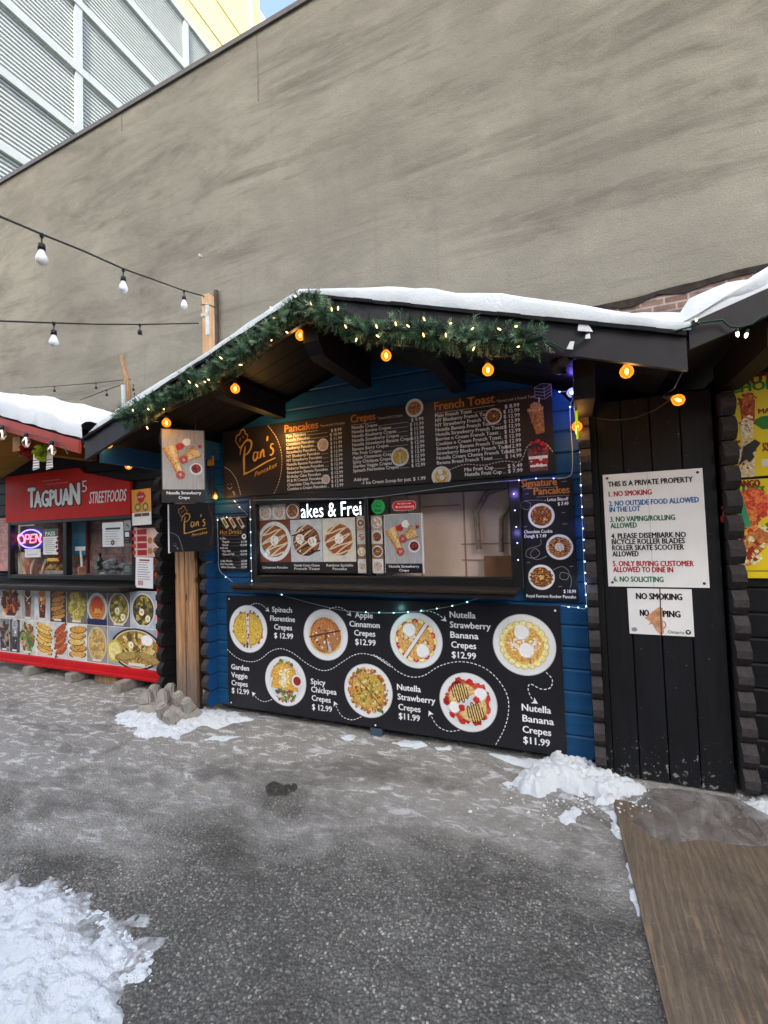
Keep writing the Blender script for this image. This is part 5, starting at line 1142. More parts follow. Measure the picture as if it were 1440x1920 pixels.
# ------------------------------------------------------------------ gap between the kiosks: added dark planks, wooden post
t = thing('dark_gap_filler', 'black plank screen added to darken the shadowed gap between red stall and blue kiosk', 'fence', (-3.4, 3.6, 0))  # black boards added to fill the shadow under the left eave
b = MB()
for i in range(6): b.box((-3.76+i*.135, 3.62+.004*(i % 2), 0), (-3.63+i*.135, 3.65, 2.28), BLACKWOOD)
b.build('planks', t)
b = MB(); b.box((-3.76, 3.60, 1.2), (-2.99, 3.62, 1.3), BLACKWOOD_H); b.build('rail', t)
GW = on_y(324, 1036, 3.06); t = thing('wooden_post', 'weathered two plank wooden post below the name sign', 'post', (-3.25, 3.1, 0))
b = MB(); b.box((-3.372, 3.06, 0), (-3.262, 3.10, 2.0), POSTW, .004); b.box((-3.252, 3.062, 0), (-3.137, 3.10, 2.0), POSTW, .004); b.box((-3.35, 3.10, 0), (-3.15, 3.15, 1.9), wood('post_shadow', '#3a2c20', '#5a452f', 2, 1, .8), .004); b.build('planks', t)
p = on_y(387, 553, 3.42); t = thing('light_pole', 'pale timber pole with a taped label holding the upper light strings', 'pole', (p.x, 3.42, 0))
b = MB(); b.box((p.x-.045, 3.40, 0), (p.x+.045, 3.48, p.z), FRESHWOOD, .004); b.build('timber', t)
b = MB(); b.box((p.x+.005, 3.394, p.z-.42), (p.x+.05, 3.399, p.z-.10), paint('label_paper', '#c9d0cf', .6, .2, 30), 0); b.box((p.x-.05, 3.392, p.z-.225), (p.x+.05, 3.40, p.z-.19), paint('tape_grey', '#c2bfb4', .4)); b.build('label', t)
b = MB(); b.tube([(p.x-.047, 3.396, p.z-.10), (p.x+.047, 3.396, p.z-.12), (p.x+.05, 3.48, p.z-.11)], .004, METALK); b.build('wire_tie', t)
t = thing('leaning_post', 'weathered post leaning behind the snowy roofs with small light strings', 'post', on_y(240, 760, 4.6))
b = MB(); b.tube([on_y(243, 770, 4.6), on_y(238, 715, 4.6), on_y(228, 668, 4.6)], [.05, .045, .03], PLANK, 6); b.build('timber', t)
b = MB(); b.tube([on_y(233, 775, 4.5), on_y(231, 722, 4.5)], .03, paint('grey_pipe', '#aab2b6', .4, .1, 9, .5), 8); b.build('pipe', t)
t = thing('drain_pipe', 'thin rusty brown pipe on the stucco wall right of the timber pole', 'pipe', on_y(406, 645, WY-.05))
b = MB(); b.tube([on_y(407, 680, WY-.05), on_y(405, 545, WY-.05)], .035, paint('rusty_brown', '#4a4038', .8, .4, 14), 8); b.build('pipe', t)

# ------------------------------------------------------------------ gate and the black kiosk on the right
GY = 3.12
gate = thing('plank_gate', 'black vertical plank gate carrying the property rules sign', 'gate', (.45, GY, 0))
xs = [on_z(u, v).x for u, v in ((1150, 1462), (1203.8, 1472), (1259.5, 1477), (1317.5, 1487), (1378, 1494))]
xs = [.150, .150+.615*.235, .150+.615*.485, .150+.615*.735, .765]
for i in range(4):
    b = MB(); b.box((xs[i]+.003, GY+.0015*(i % 2), .012), (xs[i+1]-.003, GY+.03, 2.3), BLACKWOOD, .003); b.build('plank', gate)
for zz in (.3, 1.7): b = MB(); b.box((xs[0], GY+.032, zz), (xs[-1], GY+.07, zz+.1), BLACKWOOD_H); b.build('rail', gate)
b = MB(); b.box((xs[0]-.035, GY-.012, .03), (xs[0]+.0, GY+.05, 2.3), BLACKWOOD, .003); b.build('stile', gate)
t = thing('plank_backing', 'dark boarded gap behind the gate between the kiosks', 'fence', (.4, 3.5, 0)); b = MB(); b.box((.05, 3.5, 0), (.9, 3.54, 2.4), BLACKWOOD); b.build('planks', t)
# property sign
A = Art((0, GY-.006, 0)); t = panel('rules_sign', 'large white private property sign listing six rules in coloured capitals', 'sign', A, .176, 1.155, .697, 1.845, .004, WHITEP)
a = A.sub(); zr = lambda x, y: a.px(1080+x/4, 860+y/4)
KB, KR_, KBL, KGR = ink('#1c1d1f'), ink('#a8222c'), ink('#2069a8'), ink('#1d6b40')
for s, x0, y0, x1, m_ in (('THIS IS A PRIVATE PROPERTY', 242, 212, 876, KB), ('1. NO SMOKING', 247, 285, 567, KR_), ('2. NO OUTSIDE FOOD ALLOWED', 250, 357, 921, KBL), ('IN THE LOT', 254, 402, 482, KBL), ('3. NO VAPING/ROLLING', 258, 475, 742, KGR), ('ALLOWED', 261, 522, 456, KGR),
    ('4. PLEASE DISEMBARK NO', 266, 600, 823, KB), ('BICYCLE ROLLER BLADES', 270, 643, 815, KB), ('ROLLER SKATE SCOOTER', 273, 688, 808, KB), ('ALLOWED', 275, 733, 469, KB), ('5. ONLY BUYING CUSTOMER', 278, 806, 882, KR_), ('ALLOWED TO DINE IN', 281, 850, 727, KR_), ('6. NO SOLICITING', 285, 921, 655, KGR)):
    p = zr(x0, y0); k_ = (p[1]); q = zr(x1, y0); e_ = a.px(1080+x1/4, 860+y0/4)
    wd = zr(x1, y0-((x1-x0)*(.05 if y0 < 700 else .02)))[0]-p[0]; a.text(s, p[0], p[1], .031, m_, width=min(wd, .505), bold=.034)
a.rect(.417, 1.16, .4185, 1.84, ink('#8d9090'), 1); a.build('lettering', t)
screws(t, A, ((.20, 1.822), (.672, 1.822), (.20, 1.18), (.672, 1.18)), SCREW, .008)
A = Art((0, GY-.005, 0)); t = panel('smoking_sign', 'small torn white no smoking sign below the large rules sign', 'sign', A, .278, .872, .609, 1.145, .003, WHITEP)
a = A.sub(); zr = lambda x, y: a.px(1080+x/4, 860+y/4)
p = zr(453, 1052); q = zr(795, 1060); a.text('NO SMOKING', p[0], p[1], .036, KB, width=q[0]-p[0], bold=.045); p = zr(482, 1178); a.text('NO', p[0], p[1], .036, KB, width=.045, bold=.045); p = zr(655, 1186); q = zr(782, 1190); a.text('PING', p[0], p[1], .036, KB, width=q[0]-p[0], bold=.045)
p = zr(690, 1310); q = zr(812, 1315); a.text('Ontario', p[0], p[1], .018, ink('#55585a'), width=q[0]-p[0], bold=.02)
p = zr(842, 1302); a.disc(p, .014, KB, 2, 18); a.poly([(p[0]-.008, p[1]+.006), (p[0]+.008, p[1]+.006), (p[0], p[1]-.008)], WHITE, 3); p = zr(438, 1280); a.disc(p, .013, GREY, 2, 14, sx=1.2)
RUST = food('#b98a66', 40, .3); a.poly([zr(*k) for k in ((622, 1112), (650, 1120), (648, 1200), (660, 1300), (640, 1325), (600, 1285), (572, 1235), (540, 1248), (565, 1222), (515, 1195), (545, 1170), (570, 1150))], RUST, 4)
c_ = zr(625, 1092); a.dashes([(c_[0]+.026*math.cos(k*.25), c_[1]+.022*math.sin(k*.25)) for k in range(27)], .006, 9, .01, ink('#b3756a'), 3); c_ = zr(640, 1245); a.ribbon([(c_[0]+.022*math.cos(k*.25-1.2), c_[1]+.024*math.sin(k*.25-1.2)) for k in range(10)], .006, ink('#b3756a'), 3)
p = zr(628, 970); q = zr(640, 1325); a.ribbon([p, q], .006, ink('#4a4038'), 5); a.build('lettering', t)

right = thing('black_kiosk', 'black log kiosk with yellow food posters at the right edge', 'kiosk', (1.6, 3.15, 0))
b = MB(); log_wall(b, 3.164, lambda z: [(max(.86, .502+(z-2.41+.09)/.315), 3.9)], (.06, 2.95, .17), BLACKWOOD_H); b.build('front_wall', right)
b = MB(); b.box((.82, 3.2, .06), (.86, 4.8, 2.4), BLACKWOOD_H); b.build('side_wall', right)
b = MB(); log_ends(b, .792, .862, 3.2, 3.06, .08, 2.3, .17, ENDG); b.build('log_ends', right)
RXL, RZL, RSL = .502, 2.41, .315; RXC = 2.45; rz = lambda x: RZL+RSL*(RXC-RXL) - RSL*abs(x-RXC)
for xe in (RXL, 2*RXC-RXL):
    b = MB(); b.prism([(xe, VY, rz(xe)-.03), (RXC, VY, rz(RXC)-.03), (RXC, VY, rz(RXC)+.015), (xe, VY, rz(xe)+.015)], (0, 2.4, 0), SHINGLE); b.build('roof', right)
    b = MB(); b.prism([(xe, VY-.025, rz(xe)-.115), (RXC, VY-.025, rz(RXC)-.115), (RXC, VY-.025, rz(RXC)), (xe, VY-.025, rz(xe))], (0, .027, 0), TRIM); b.build('verge_board', right)
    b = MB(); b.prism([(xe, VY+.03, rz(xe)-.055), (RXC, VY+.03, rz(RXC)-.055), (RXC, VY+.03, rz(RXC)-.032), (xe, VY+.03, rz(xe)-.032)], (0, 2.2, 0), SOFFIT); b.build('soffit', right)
b = MB(); b.box((.80, VY+.06, 2.28), (.90, 3.2, 2.44), PUR); b.build('purlin', right)
b = MB(); b.box((.9, 3.2, 0), (1.2, 3.5, .06), CONC); b.build('skid', right)
b = MB(); b.box((.80, 3.10, .05), (2.5, 3.16, .10), BLACKWOOD_H); b.build('sill_beam', right)
# yellow posters
YELP = paint('poster_yellow', '#d9c21e', .45, .08, 3, .3); A = Art((0, 3.145, 0))
z2 = lambda x, y: A.px(1330+x/8.727, 680+y/8.727); z9 = lambda x, y: A.px(1330+x/8.345, 880+y/8.345)
zt_, zb_ = z2(960, 205)[1], z2(900, 1850)[1]
t = panel('fruit_poster', 'yellow poster of chopped fruit cups high on the black kiosk', 'poster', A, .815, zb_, 1.40, zt_, .004, YELP); a = A.sub()
MAR, GRT = ink('#7a2420'), ink('#2a7a34')
p = z2(525, 375); a.text('F', p[0]-.045, p[1], .055, MAR, bold=.05); a.text('RUTA PICADA', p[0], p[1], .055, MAR, bold=.05, width=.50); p = z2(525, 482); a.text('C', p[0]-.05, p[1]-.0, .050, GRT, bold=.05); a.text('HOPPED FRUIT', p[0], p[1], .050, GRT, bold=.05, width=.5)
def cup(c, w_, h_, pal):
    a.poly([(c[0]-w_*.5, c[1]+h_*.4), (c[0]+w_*.5, c[1]+h_*.4), (c[0]+w_*.38, c[1]-h_*.5), (c[0]-w_*.38, c[1]-h_*.5)], food(pal[0]), 2); a.scatter((c[0], c[1]+h_*.42), w_*.55, [food(x) for x in pal], 40, w_*.12, 3); a.scatter(c, h_*.36, [food(x) for x in pal], 26, w_*.08, 3, sx=w_/h_*.7)
cup(z2(625, 790), .075, .16, ['#a84a24', '#c96a2e', '#7a2018']); cup(z2(610, 1080), .065, .11, ['#d9c8a4', '#b3302a', '#e0d4b4']); cup(z2(610, 1600), .085, .19, ['#c9b892', '#8a2a22', '#dccfae'])
cup((1.27, z2(640, 800)[1]), .12, .2, ['#d9b24a', '#c98a2e', '#e0c87a']); cup((1.27, z2(600, 1600)[1]), .14, .2, ['#b3302a', '#5a7a2e', '#d98a7a'])
p = z2(805, 835); a.text('MANGO', p[0], p[1], .026, MAR, bold=.05); p = z2(690, 1110); q = z2(960, 985); a.poly([(p[0], p[1]+.05), (p[0]+.05, p[1]), (p[0]+.30, p[1]), (p[0]+.30, p[1]+.075), (p[0]+.05, p[1]+.075)], GRT, 2)
p = z2(880, 1385); a.text('PINE', p[0], p[1], .024, MAR, bold=.05); p = z2(870, 1450); a.text('APPLE', p[0], p[1], .024, MAR, bold=.05); p = z2(860, 1700); a.rect(p[0], p[1], p[0]+.2, p[1]+.04, ink('#cfd0c0'), 2)
a.build('print', t)
t = thing('flap_tape', 'strip of black tape torn across the upper yellow poster', 'tape', (1.0, 3.13, 1.9)); b = MB(); q = [z2(*k) for k in ((560, 1380), (740, 1255), (835, 1320), (700, 1490), (735, 1540), (680, 1610), (600, 1580), (470, 1690), (540, 1560))]
b.prism([(x, 3.138, z) for x, z in q], (0, .003, 0), METALK); b.build('strip', t)
zt_, zb_ = z9(918, 140)[1], z9(918, 1705)[1]
t = panel('mango_poster', 'yellow mango on a stick poster below the fruit poster', 'poster', A, .80, zb_, 1.40, zt_, .004, YELP); a = A.sub()
p = z9(385, 290); q = z9(790, 270); a.text('MANGO', p[0], p[1], .038, MAR, bold=.06, width=q[0]-p[0]); p = z9(325, 390); q = z9(875, 370); a.text('ON A STICK', p[0], p[1], .036, GRT, bold=.06, width=q[0]-p[0])
c_ = z9(540, 660); a.scatter((c_[0], c_[1]), .12, [food(x) for x in ('#b3302a', '#d0562e', '#8e1c16', '#e08a3a')], 90, .026, 2, sx=.75); a.scatter((c_[0]+.045, c_[1]+.06), .06, [food(x) for x in ('#c9432a', '#e0703a')], 30, .024, 3)
a.ribbon([z9(425, 410), z9(575, 900)], .05, ink('#3f9a6a'), 5)
p0, p1 = z9(800, 1010), z9(480, 1470); n_ = 9
for i in range(n_):
    f_ = i/(n_-1); a.disc((p0[0]+(p1[0]-p0[0])*f_, p0[1]+(p1[1]-p0[1])*f_), .05*(.75+.35*math.sin(math.pi*min(1, f_+.2))), food('#d9cba0' if i in (0, 7, 8) else '#b0672e'), 2+i*.1, 14, .08)
a.scatter(((p0[0]+p1[0])/2, (p0[1]+p1[1])/2), .09, [food('#8a2a18'), food('#c9843a'), food('#e0cfa0')], 50, .014, 4, sx=.7); a.ribbon([p1, z9(400, 1560)], .012, ink('#cfb98a'), 1.5)
p = z9(400, 930); a.rect(p[0], p[1], p[0]+.07, p[1]+.008, ink('#7a7a2a'), 2); p = z9(450, 1600); a.rect(p[0], p[1], p[0]+.14, p[1]+.008, ink('#8a8a34'), 2)
cup((1.26, c_[1]), .12, .2, ['#d9c8b4', '#b3302a', '#e6dccb']); cup((1.27, z9(900, 1350)[1]), .10, .18, ['#cfc0c0', '#e6dfe0', '#b9a0a0']); p = z9(890, 950); a.text('SHAVED', p[0], p[1], .04, GRT, bold=.06); a.build('print', t)

# ------------------------------------------------------------------ snow on the roofs
def fbm(x, y, z=0, o=4):
    s = 0; a = 1; f = 1
    for _ in range(o): s += a*noise.noise(Vector((x*f, y*f, z+_*7.3))); a *= .5; f *= 2.03
    return s
def roof_snow(name, label, surf, x0, x1, y0, y1, thick, seed, nx=70, ny=26, group=None):
    """a rounded blanket on the surface z = surf(x), with a bumpy top and lumpy rim"""
    t = thing(name, label, 'snow', ((x0+x1)/2, y0, surf((x0+x1)/2)))
    b = MB(); vs = []; fs = []
    for i in range(nx+1):
        for j in range(ny+1):
            u, v = i/nx, (j/ny)**1.5
            x = x0+(x1-x0)*u; y = y0+(y1-y0)*v + (.02*noise.noise(Vector((x*5, seed, 0)))+.012*noise.noise(Vector((x*17, seed, 0))) if j == 0 else 0)
            e = min(1, (y-y0)/.10); th = thick(x)*min(1, .25+(x-x0)/.22)*(.55+.45*math.sqrt(max(0, 1-(1-e)**2)))*(1+.28*fbm(x*1.4, y*1.4, seed)+.10*noise.noise(Vector((x*6, y*6, seed))))
            vs.append((x, y, surf(x)+max(.006, th)))
    W_ = ny+1
    for i in range(nx):
        for j in range(ny): fs.append((i*W_+j, (i+1)*W_+j, (i+1)*W_+j+1, i*W_+j+1))
    o = len(vs)
    for i in range(nx+1):      # front lip
        x, y, z = vs[i*W_]; vs.append((x, y+.012+.012*noise.noise(Vector((x*9, seed, 4))), surf(x)+.012+.016*noise.noise(Vector((x*7, seed, 2)))))
    for i in range(nx): fs.append((o+i, o+i+1, (i+1)*W_, i*W_))
    b.add(vs, fs, SNOWR); b.build('blanket', t, True); return t
roof_snow('roof_snow', 'white snow blanket on the roof of the blue kiosk behind the garland', lambda x: zt(x)+.012, KL-.01, KR+.02, VY-.035, YB,
    lambda x: .058+.024*(x < XC)+.085*min(1, max(0, (x-XC-.05)/.7))-.04*min(1, max(0, (x+.3)/.7)), 3)
roof_snow('roof_snow', 'smooth snow on the roof of the red street food stall', lambda x: tz(x)+.01, TKL, TKR+.03, TVY-.03, 4.9,
    lambda x: .25+.03*math.sin(x*2.1)-.07*max(0, min(1, (x-TKR+.30)/.30)), 11)
roof_snow('roof_snow', 'bluish snow drift on the roof of the black kiosk at the right edge', lambda x: rz(x)+.008, RXL-.02, 2*RXC-RXL, VY-.03, 4.7,
    lambda x: .028+.107*min(1, max(0, (x-.47)/.5)), 19)
# snow filling the valley between the two roofs
t = thing('roof_snow', 'small wedge of snow filling the valley between blue and black kiosk roofs', 'snow', (.49, VY, 2.4)); b = MB(); vs = []; fs = []
N = 24
for i in range(N+1):
    for j in range(10):
        x = .05+.85*i/N; y = VY-.02+j*.24; f_ = math.sin(math.pi*i/N); base = max(zt(x) if x < .5 else 0, rz(x) if x > .5 else 0)
        vs.append((x, y, base+.02+.10*f_**1.3+.02*fbm(x*4, y*2, 5)))
for i in range(N):
    for j in range(9): fs.append((i*10+j, (i+1)*10+j, (i+1)*10+j+1, i*10+j+1))
o = len(vs)
for i in range(N+1): x, y, z = vs[i*10]; vs.append((x, y, max(zt(x) if x < .5 else 0, rz(x) if x > .5 else 0)))
for i in range(N): fs.append((o+i, o+i+1, (i+1)*10, i*10))
b.add(vs, fs, SNOWR); b.build('blanket', t, True)

# ------------------------------------------------------------------ garland on the verge
GP = [(228, 786), (250, 776), (278, 764), (317, 742), (352, 722), (391, 706), (424, 684), (461, 658), (492, 630), (526, 604), (556, 574), (580, 572), (617, 592), (656, 610), (700, 620), (750, 618), (800, 624), (860, 632), (930, 636), (990, 638), (1016, 630)]
GYP = VY-.075
gp = [on_y(u, v, GYP) for u, v in GP]
_a = Art((0, 0, 0)); gl_ = _a.curve([(p.x, p.z) for p in gp], 10)
NE1 = paint('needle_green', '#466a4b', .6, .35, 30, .25); NE2 = paint('needle_light_green', '#7b9675', .6, .3, 30, .25); NE3 = paint('needle_dark_green', '#1e3526', .65, .3, 30, .2)
gar = thing('garland', 'green pine garland with warm mini lights along the verge of the blue kiosk', 'garland', gp[8])
b = MB(); L_ = len(gl_); cum = [0]
for i in range(1, L_): cum.append(cum[-1]+math.hypot(gl_[i][0]-gl_[i-1][0], gl_[i][1]-gl_[i-1][1]))
def along(s):
    s = max(0, min(cum[-1]-1e-6, s)); i = next(k for k in range(1, L_) if cum[k] >= s); f_ = (s-cum[i-1])/(cum[i]-cum[i-1]+1e-9)
    p, q = gl_[i-1], gl_[i]; return Vector((p[0]+(q[0]-p[0])*f_, GYP, p[1]+(q[1]-p[1])*f_)), Vector((q[0]-p[0], 0, q[1]-p[1])).normalized()
R2 = random.Random(5)
for k in range(1000):
    s = R2.random()*cum[-1]; c, tg_ = along(s); n1 = Vector((0, 0, 1)).cross(tg_).normalized(); n2 = tg_.cross(n1)
    an = R2.random()*6.283; d = (n1*math.cos(an)+n2*math.sin(an)+tg_*R2.uniform(-.9, .9)*(1 if R2.random() < .7 else -1))
    if d.y > .4: d.y *= .3
    d = (d+Vector((0, 0, -.18))).normalized(); ln = R2.uniform(.045, .094)*(1+.6*noise.noise(Vector((s*3.1, 0, 0)))); start = c+d*.01
    m_ = R2.choice([NE1, NE1, NE2, NE3]); e1 = d.orthogonal().normalized(); e2 = d.cross(e1)
    for q in range(24):
        f_ = .15+.85*q/23; a2 = q*2.4+R2.random(); side = e1*math.cos(a2)+e2*math.sin(a2); nl = R2.uniform(.024, .040)*(1.05-.35*f_)
        r0 = start+d*(ln*f_); r1 = r0+(d*.62+side*.78)*nl; w_ = (d.cross(side)).normalized()*.0022
        b.add([r0-w_, r0+w_, r1+w_*.4, r1-w_*.4], [(0, 1, 2, 3)], m_)
b.build('needles', gar)
b = MB(); b.tube([along(cum[-1]*k/60)[0]+Vector((0, .01, 0)) for k in range(61)], .012, NE3, 6); b.build('stem', gar)
MINI = glow('mini_warm', '#ffc477', 1.9)
for u, v in ((249, 769), (278, 767), (307, 767), (355, 716), (369, 723), (384, 716), (391, 712), (414, 671), (451, 684), (509, 638), (515, 596), (538, 623), (553, 555), (508, 578), (583, 569), (622, 580), (634, 578), (648, 612), (668, 637), (708, 630), (742, 607), (765, 611), (795, 598), (794, 628), (836, 628), (845, 606), (886, 616), (888, 654), (936, 617), (968, 612), (972, 650), (706, 612), (276, 802)):
    p = on_y(u, v, GYP-.06); k = MB(); d = Vector((R2.uniform(-.5, .5), -.4, R2.uniform(-.3, 1))); k.lathe(p, ((.0, -.011), (.0032, -.008), (.0036, .004), (0, .012)), MINI, 7, d); k.build('mini_light', gar, True)
# loose clear plugs and cord beyond the garland's end
t = thing('light_string', 'loose green cord with white tags hanging from the right end of the garland', 'cord', on_y(1090, 620, VY-.05)); yy = VY-.04
b = MB(); b.tube([on_y(u, v, yy) for u, v in ((1015, 630), (1035, 643), (1058, 655), (1070, 650), (1088, 643), (1100, 628), (1108, 612), (1130, 610))], .004, paint('cord_green', '#1f3d2c', .5), 5); b.build('cord', t)
for p4 in (((1085, 606), (1100, 604), (1112, 622), (1083, 620)), ((1098, 628), (1106, 625), (1107, 634), (1097, 635)), ((1069, 640), (1077, 640), (1074, 655), (1062, 654))):
    b = MB(); b.prism([on_y(*p, yy-.004) for p in p4], (0, .002, 0), WHITEP); b.build('tag', t)
t = thing('light_string', 'green cord with pointed mini bulbs along the verge of the black kiosk', 'cord', on_y(1400, 620, VY-.05)); yy = VY-.045
b = MB(); b.tube([on_y(u, v, yy) for u, v in ((1262, 622), (1275, 618), (1300, 612), (1312, 605), (1330, 603), (1355, 600), (1368, 612), (1385, 614), (1410, 608), (1425, 596), (1445, 588))], .0045, paint('cord_green', '#1f3d2c', .5), 5)
b.tube([on_y(u, v, yy) for u, v in ((1296, 612), (1304, 606), (1312, 608))], .006, PLASTK, 6); b.build('cord', t)
for u, v, u2, v2 in ((1384, 632, 1381, 616), (1398, 634, 1402, 618), (1308, 598, 1298, 604)):
    p, q = on_y(u, v, yy), on_y(u2, v2, yy); b = MB(); b.tube([q, q.lerp(p, .45)], .0065, PLASTK, 6); b.tube([q.lerp(p, .45), q.lerp(p, .8), p], [.006, .0058, .001], glow('mini_cream', '#fff0c8', 1.6), 7); b.build('mini_bulb', t)

# ------------------------------------------------------------------ amber bulbs under the eaves
m, tt, bb = newmat('amber_glass'); tt.nodes.remove(bb); out = tt.nodes['Material Output']
tr = nd(tt, 'ShaderNodeBsdfTransparent'); tr.inputs[0].default_value = (1, .62, .22, 1); em = nd(tt, 'ShaderNodeEmission', i_Strength=.75); em.inputs[0].default_value = lin('#ff8a26'); lw = nd(tt, 'ShaderNodeLayerWeight', i_Blend=.35)
mx_ = nd(tt, 'ShaderNodeMixShader'); tt.links.new(ramp(tt, lw.outputs['Facing'], ((0, (.22, .22, .22, 1)), (1, (.75, .75, .75, 1)))), mx_.inputs[0]); tt.links.new(tr.outputs[0], mx_.inputs[1]); tt.links.new(em.outputs[0], mx_.inputs[2]); tt.links.new(mx_.outputs[0], out.inputs[0]); AMBER = m
FIL = glow('filament', '#ffcf70', 6.0)
amb = thing('string_lights', 'string of glowing amber globe bulbs under the eaves of the blue kiosk', 'string lights', on_y(563, 620, 2.5))
def globe(u, v, y, r=.031, down=(0, 0, -1), watt=1.0):
    p = on_y(u, v, y); d = Vector(down).normalized(); s = MB(); s.lathe(p-d*.075, ((.0, 0), (.013, 0), (.015, .03), (.011, .042), (0, .045)), PLASTK, 10, d); so_ = s.build('socket', amb, True)
    k = MB(); k.lathe(p, ((.0, r), (r*.5, r*.87), (r*.87, r*.5), (r, 0), (r*.87, -r*.5), (r*.55, -r*.85), (.010, -r*1.15), (.009, -r*1.4)), AMBER, 16, d); bo = k.build('bulb', so_, True)
    k = MB(); k.lathe(p, ((.0, .016), (.006, .010), (.0085, 0), (.006, -.012), (0, -.018)), FIL, 8, d); k.build('filament', so_, True)
    l = bpy.data.lights.new('bulb_light', 'POINT'); l.energy = watt; l.color = (1, .48, .14); l.shadow_soft_size = .03; lo = bpy.data.objects.new('bulb_light', l); COL.objects.link(lo); lo.location = p+Vector((0, -.045, -.03))
    return p-d*.075
GB = [(203, 833, 2.42, .2), (312, 793, 2.42, .2), (441, 729, 2.44, .18), (563, 629, 2.42, .15), (724, 667, 2.45, .18), (915, 694, 2.45, .18), (1175, 697, 2.42, .16)]
tops = [globe(u, v, y, watt=w_) for u, v, y, w_ in GB]
pts = []
for p, q in zip(tops[:-1], tops[1:]):
    for k in range(8): f_ = k/8; c = p.lerp(q, f_); c.z -= .0 if abs(p.z-q.z) > .12 else .05*math.sin(math.pi*f_); pts.append(c)
b = MB(); b.tube(pts+[tops[-1]], .0035, METALK, 5)
for u, v, y, w_ in ((241, 874, 2.9, .12), (404, 932, 3.06, .35), (1272, 750, 2.75, .15), (1082, 800, 3.02, .25)):
    q = globe(u, v, y, .03 if u != 404 else .02, (.75, -.3, -.5) if u == 1272 else (0, 0, -1), w_)
    src = {241: (312, 870, 3.05), 404: (437, 930, 3.12), 1272: (1284, 690, 2.6), 1082: (1078, 752, 3.1)}[u]; p = on_y(*src); c = p.lerp(q, .5); c.z -= .03; b.tube([p, c, q], .0035, METALK, 5)
b.tube([on_y(u, v, 2.8) for u, v in ((1262, 745), (1230, 768), (1190, 784), (1150, 788), (1110, 783))], .0035, METALK, 5); b.tube([on_y(1175, 672, 2.42), on_y(1232, 676, 2.42), on_y(1290, 660, 2.45)], .0035, METALK, 5)
b.build('cable', amb)
# warm spot that lights the logo on the menu
p = on_y(508, 812, 2.98); l = bpy.data.lights.new('bulb_light', 'POINT'); l.energy = .95; l.color = (1, .52, .14); l.shadow_soft_size = .03; lo = bpy.data.objects.new('bulb_light', l); COL.objects.link(lo); lo.location = p

# ------------------------------------------------------------------ fairy lights round window and boards
WIRE = paint('silver_wire', '#9aa6b0', .35, .1, 9, .6); LEDC = glow('led_cool', '#b8e4ff', 1.9); LEDV = glow('led_violet', '#8f80ff', 2.4); LEDT = glow('led_teal', '#90f0e8', 2.2)
def fairy(label, path, leds, m, y=D-.018, lights=()):
    t = thing('fairy_lights', label, 'fairy lights', on_y(*path[0], y)); c_ = Art((0, 0, 0)).curve(path, 5); b = MB(); b.tube([on_y(u, v, y) for u, v in c_], .0022, WIRE, 5); b.build('wire', t)
    for u, v in leds: k = MB(); k.lathe(on_y(u, v, y-.004), ((0, -.0045), (.0033, -.0025), (.0045, 0), (.0033, .0025), (0, .0045)), m, 8); k.build('led', t, True)
    for u, v, e, col in lights:
        l = bpy.data.lights.new('led_light', 'POINT'); l.energy = e; l.color = col; l.shadow_soft_size = .02; lo = bpy.data.objects.new('led_light', l); COL.objects.link(lo); lo.location = on_y(u, v, y-.05)
fairy('white fairy lights down the left window frame beside the drinks board', [(437, 936), (450, 952), (463, 968), (412, 971), (408, 975), (409, 1020), (411, 1066), (423, 1080), (436, 1091)], [(440, 940), (449, 951), (425, 970), (408, 975), (423, 1082)], LEDC)
fairy('straight wire of cool fairy lights hanging beside the left window edge', [(469, 936), (469, 970), (470, 1010), (471, 1050), (472, 1088)], [(469.5, 951), (469.5, 974), (470, 998), (470.3, 1022.5), (470.7, 1046.5), (471, 1070.5), (472, 1089)], LEDC, D-.06, ((471, 1040, .06, (.5, .85, 1)),))
fairy('thin fairy light wire across the top of the window frame', [(475, 938), (560, 936), (680, 934), (780, 922), (880, 908), (972, 900)], [(520, 937), (686, 932), (830, 915), (930, 904)], WIRE, D-.06)
fairy('sagging teal fairy lights below the serving shelf', [(505, 1104), (511, 1108), (528, 1115), (565, 1126), (600, 1135), (640, 1144), (686, 1148.5), (740, 1149), (792, 1145), (848, 1136), (900, 1121), (940, 1112)], [(511, 1108), (528, 1115), (686, 1148), (711, 1148.5), (738, 1149), (765, 1147.5), (790, 1145), (819, 1141), (848, 1136), (876, 1129)], LEDT, D-.02, ((740, 1146, .05, (.4, 1, .95)),))
fairy('violet fairy lights down the left side of the signature board', [(1060, 896), (1010, 897), (974, 901), (963, 907), (963, 926), (965, 957), (968, 988), (970, 1018), (971.5, 1050), (974, 1085), (972, 1100)], [(973, 900.5), (1005, 897), (963.5, 926), (965.5, 957), (968, 988), (970, 1018), (971.5, 1050), (1038, 897)], LEDV, D-.03, ((962, 925, .10, (.3, .22, 1)), (967, 1000, .06, (.3, .3, 1))))
fairy('white fairy lights down the right corner of the blue kiosk', [(1086, 760), (1087, 830), (1089, 900), (1090, 935), (1092, 990), (1094, 1040), (1096.5, 1090), (1099, 1138), (1082, 1139), (1052, 1135.5)], [(1085, 766), (1086.5, 786), (1087, 827), (1088, 848), (1089, 869), (1089, 889), (1089, 910), (1090, 929), (1091.5, 950), (1092, 970), (1094, 991), (1094.6, 1012), (1096, 1032), (1096.6, 1053), (1097.5, 1074), (1098.2, 1094), (1098.5, 1115), (1099, 1137), (1084, 1139), (1066, 1138)], LEDC, D-.05, ((1092, 990, .07, (.2, .25, 1)), (1094, 1100, .05, (.4, .6, 1))))
